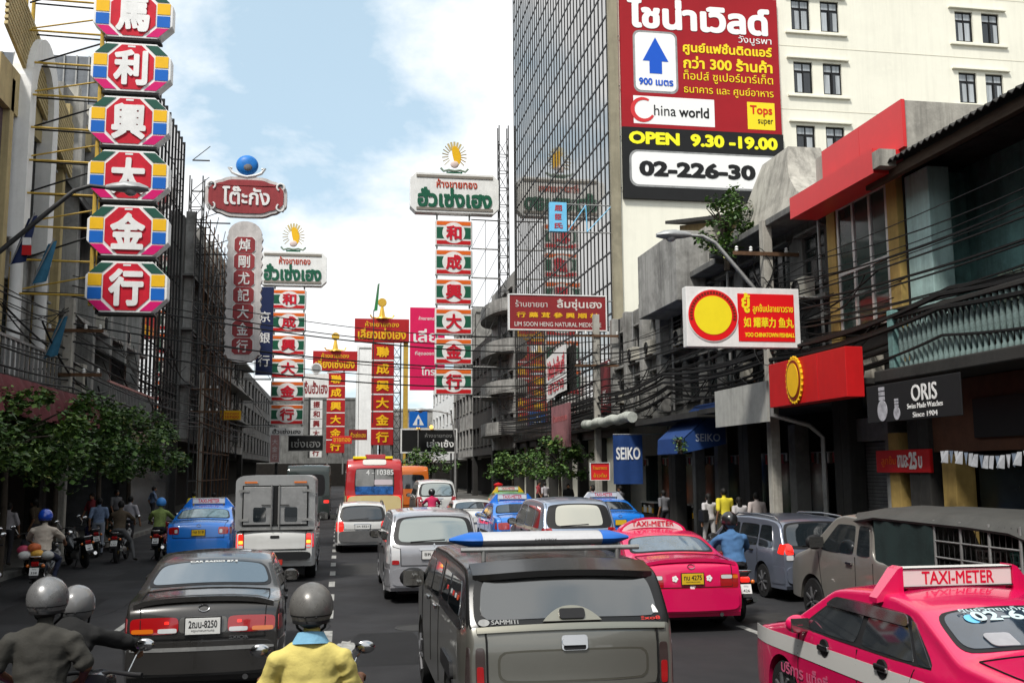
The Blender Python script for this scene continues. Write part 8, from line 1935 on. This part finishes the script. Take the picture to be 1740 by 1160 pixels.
# rider with blue helmet and goods
motorbike('motorcycle loaded with bright parcels under the blue helmet rider', -5.85, 21.5, 0.05, (0.02, 0.02, 0.02), '338')
J = ride_pose(0.10, 0.30)
p = person('rider in pale vest with navy sleeves and a glossy blue helmet', (-5.85, 21.6, 0), 0.05, J, cloth('pale vest', (0.48, 0.42, 0.35)), cloth('navy trousers', (0.02, 0.025, 0.05)), SK, voxel=0.014, girth=1.05)
helmet(p, J['head'], mat('blue helmet', (0.01, 0.06, 0.42), 0.25, coat=0.8))
pk = thing('parcel_bundle', 'bundle of bright wrapped parcels tied behind the blue helmet rider', 'parcels', (-5.85, 21.22, 0.80))
for k, (x, z, cc) in enumerate(((-0.2, 0.06, (0.5, 0.5, 0.48)), (0.02, 0.08, (0.55, 0.30, 0.05)), (0.2, 0.05, (0.4, 0.4, 0.38)), (-0.05, 0.2, (0.5, 0.12, 0.04)), (-0.25, 0.16, (0.4, 0.05, 0.1)))): B().ball((x, 0.02 * k, z), 0.13, 0.12, 0.09).obj('parcel', mat('parcel %d' % k, cc, 0.5, var=0.4, scale=12), pk, smooth=60)
# riders by the blue taxi
motorbike('motorcycle ridden by the brown shirt man with his foot down', -6.0, 29.3, 0, (0.02, 0.02, 0.02), '117')
J = ride_pose(0.16); J['kR'] = (0.30, 0.25, 0.55); J['aR'] = (0.42, 0.1, 0.12); J['tR'] = (0.46, 0.24, 0.06)
person('rider in striped brown shirt resting one foot on the road', (-6.0, 29.4, 0), 0, J, cloth('brown stripes', (0.08, 0.06, 0.04), 0.5), cloth('grey trousers', (0.10, 0.10, 0.10)), SK, voxel=0.02); 
hair(bpy.context.scene.objects[-1] if False else [o for o in COL.objects if o.get('label', '').startswith('rider in striped')][0], J['head'])
motorbike('red motorcycle beside the blue taxi under the green shirt rider', -5.05, 30.0, 0, (0.3, 0.02, 0.02), '660')
J = ride_pose(0.12)
p = person('rider in green patterned shirt with light blue cap beside the blue taxi', (-5.05, 30.1, 0), 0, J, cloth('green pattern', (0.20, 0.26, 0.08), 0.6), cloth('dark trousers'), SK, voxel=0.02, long_sleeve=True); helmet(p, J['head'], mat('pale blue cap', (0.05, 0.22, 0.55), 0.4), strap=False)
motorbike('motorcycle of the crimson shirt rider by the white van', 3.6, 40, 0, (0.02, 0.02, 0.02), '72')
J = ride_pose(0.12)
p = person('rider in crimson shirt ahead of the white sedan', (3.6, 40.1, 0), 0, J, cloth('crimson', (0.50, 0.03, 0.10)), cloth('dark trousers'), SK, voxel=0.022); helmet(p, J['head'], MATS['black helmet'])
# parked motorcycles along the left kerb
for k, (x, y, rz, cc, lb_) in enumerate(((-6.55, 20.6, 0.25, (0.28, 0.02, 0.02), 'red parked motorcycle by the kerb behind the blue helmet rider'), (-7.1, 22.6, 0.4, (0.02, 0.02, 0.02), 'black parked motorcycle by the kerb ahead of the red one'), (-6.9, 25.6, 0.5, (0.03, 0.03, 0.035), 'black parked motorcycle under the clipped trees'), (-6.5, 28.0, 0.55, (0.02, 0.022, 0.025), 'dark parked scooter turned to the kerb before the brown shirt rider'), (-7.0, 31.5, 0.3, (0.02, 0.02, 0.05), 'navy parked motorcycle near the checked shirt man'), (-7.0, 34.0, 0.3, (0.02, 0.03, 0.02), 'dark green parked motorcycle farther up the kerb'))):
    motorbike(lb_, x, y, rz, cc, str(214 + k * 91), lean=-0.12)
# pedestrians
def walker(label, x, y, z, rz, shirt, trousers, h=1.66, long=False, **kw):
    J = walk_pose(h); p = person(label, (x, y, z), rz, J, shirt, trousers, voxel=0.02, **kw); hair(p, J['head'], long); return p
walker('man in bright yellow shirt walking on the pavement past the shops', 10.75, 27.3, 0.14, 0.1, cloth('bright yellow', (0.62, 0.52, 0.04)), cloth('olive shorts', (0.07, 0.07, 0.05)), 1.76, girth=1.08, shorts=True)
p = walker('woman in white with a black shoulder bag beside the yellow shirt man', 10.40, 27.6, 0.14, 0.2, cloth('soft white', (0.48, 0.46, 0.46)), cloth('pale skirt', (0.40, 0.39, 0.38)), 1.60, True)
B().box(-0.30, -0.12, -0.16, 0.12, 0.80, 1.15).obj('shoulder_bag', M_PLASTIC, p, bevel=0.03)
walker('person in white T-shirt walking behind the grey blue estate', 11.5, 26.8, 0.14, -0.2, cloth('white tee', (0.50, 0.44, 0.42)), cloth('dark trousers'), 1.64)
walker('girl with long black hair and white top between the two walkers', 11.15, 27.2, 0.14, 0.0, cloth('soft white'), cloth('dark trousers'), 1.50, True)
walker('man in blue checked shirt on the pavement under the clipped trees', -7.15, 32.2, 0.0, 0.2, cloth('blue check', (0.18, 0.24, 0.36), 0.6), cloth('light jeans', (0.22, 0.24, 0.28)), 1.70)
walker('man in plain white shirt on the pavement near the parked motorcycles', -6.55, 33.6, 0.0, -0.3, cloth('plain white', (0.40, 0.38, 0.40)), cloth('dark trousers'), 1.72)
walker('person in yellow shirt far up the pavement past the blue taxi', -5.9, 43.0, 0.0, 0.1, cloth('bright yellow'), cloth('dark trousers'), 1.66)
walker('person in red shirt far up the pavement past the blue taxi', -5.0, 42.0, 0.0, -0.2, cloth('dull red', (0.30, 0.05, 0.06)), cloth('dark trousers'), 1.62)
walker('person in white shirt on the far pavement under the street tree', 10.6, 52.0, 0.14, 0.4, cloth('plain white'), cloth('dark trousers'), 1.66)
walker('person in grey shirt on the pavement by the blue hanging awning', 10.9, 38.5, 0.14, 0.9, cloth('mid grey', (0.14, 0.14, 0.15)), cloth('dark trousers'), 1.66)
walker('person in pink shirt on the pavement under the rolled awning', 10.4, 41.0, 0.14, 0.0, cloth('soft pink', (0.40, 0.22, 0.24)), cloth('dark trousers'), 1.60)

cl_ = [cloth('plain white'), cloth('mid grey'), cloth('dull red'), cloth('blue check'), cloth('brown stripes'), cloth('black jacket')]
for k, (x, y, sh, lab) in enumerate(((-8.3, 27.5, 0, 'pedestrian in white under the clipped trees near the arched house'), (-8.4, 30.2, 4, 'pedestrian in brown under the clipped trees near the concrete pole'), (-8.2, 36.0, 2, 'pedestrian in dull red below the pale air conditioner'), (-8.3, 40.0, 1, 'pedestrian in grey below the pink balcony rail'), (-8.2, 47.0, 3, 'pedestrian in blue by the dark ribbed glass block'), (11.0, 33.5, 1, 'pedestrian in grey under the blue slanted awning'), (11.3, 44.5, 0, 'pedestrian in white under the mirrored tower'), (10.7, 47.0, 5, 'pedestrian in black under the faded pink panel'), (11.0, 56.0, 2, 'pedestrian in dull red past the faded pink panel'))):
    walker(lab, x, y, 0.14, (k * 1.3) % 6.2, cl_[sh], cloth('dark trousers'), 1.58 + 0.03 * (k % 5))
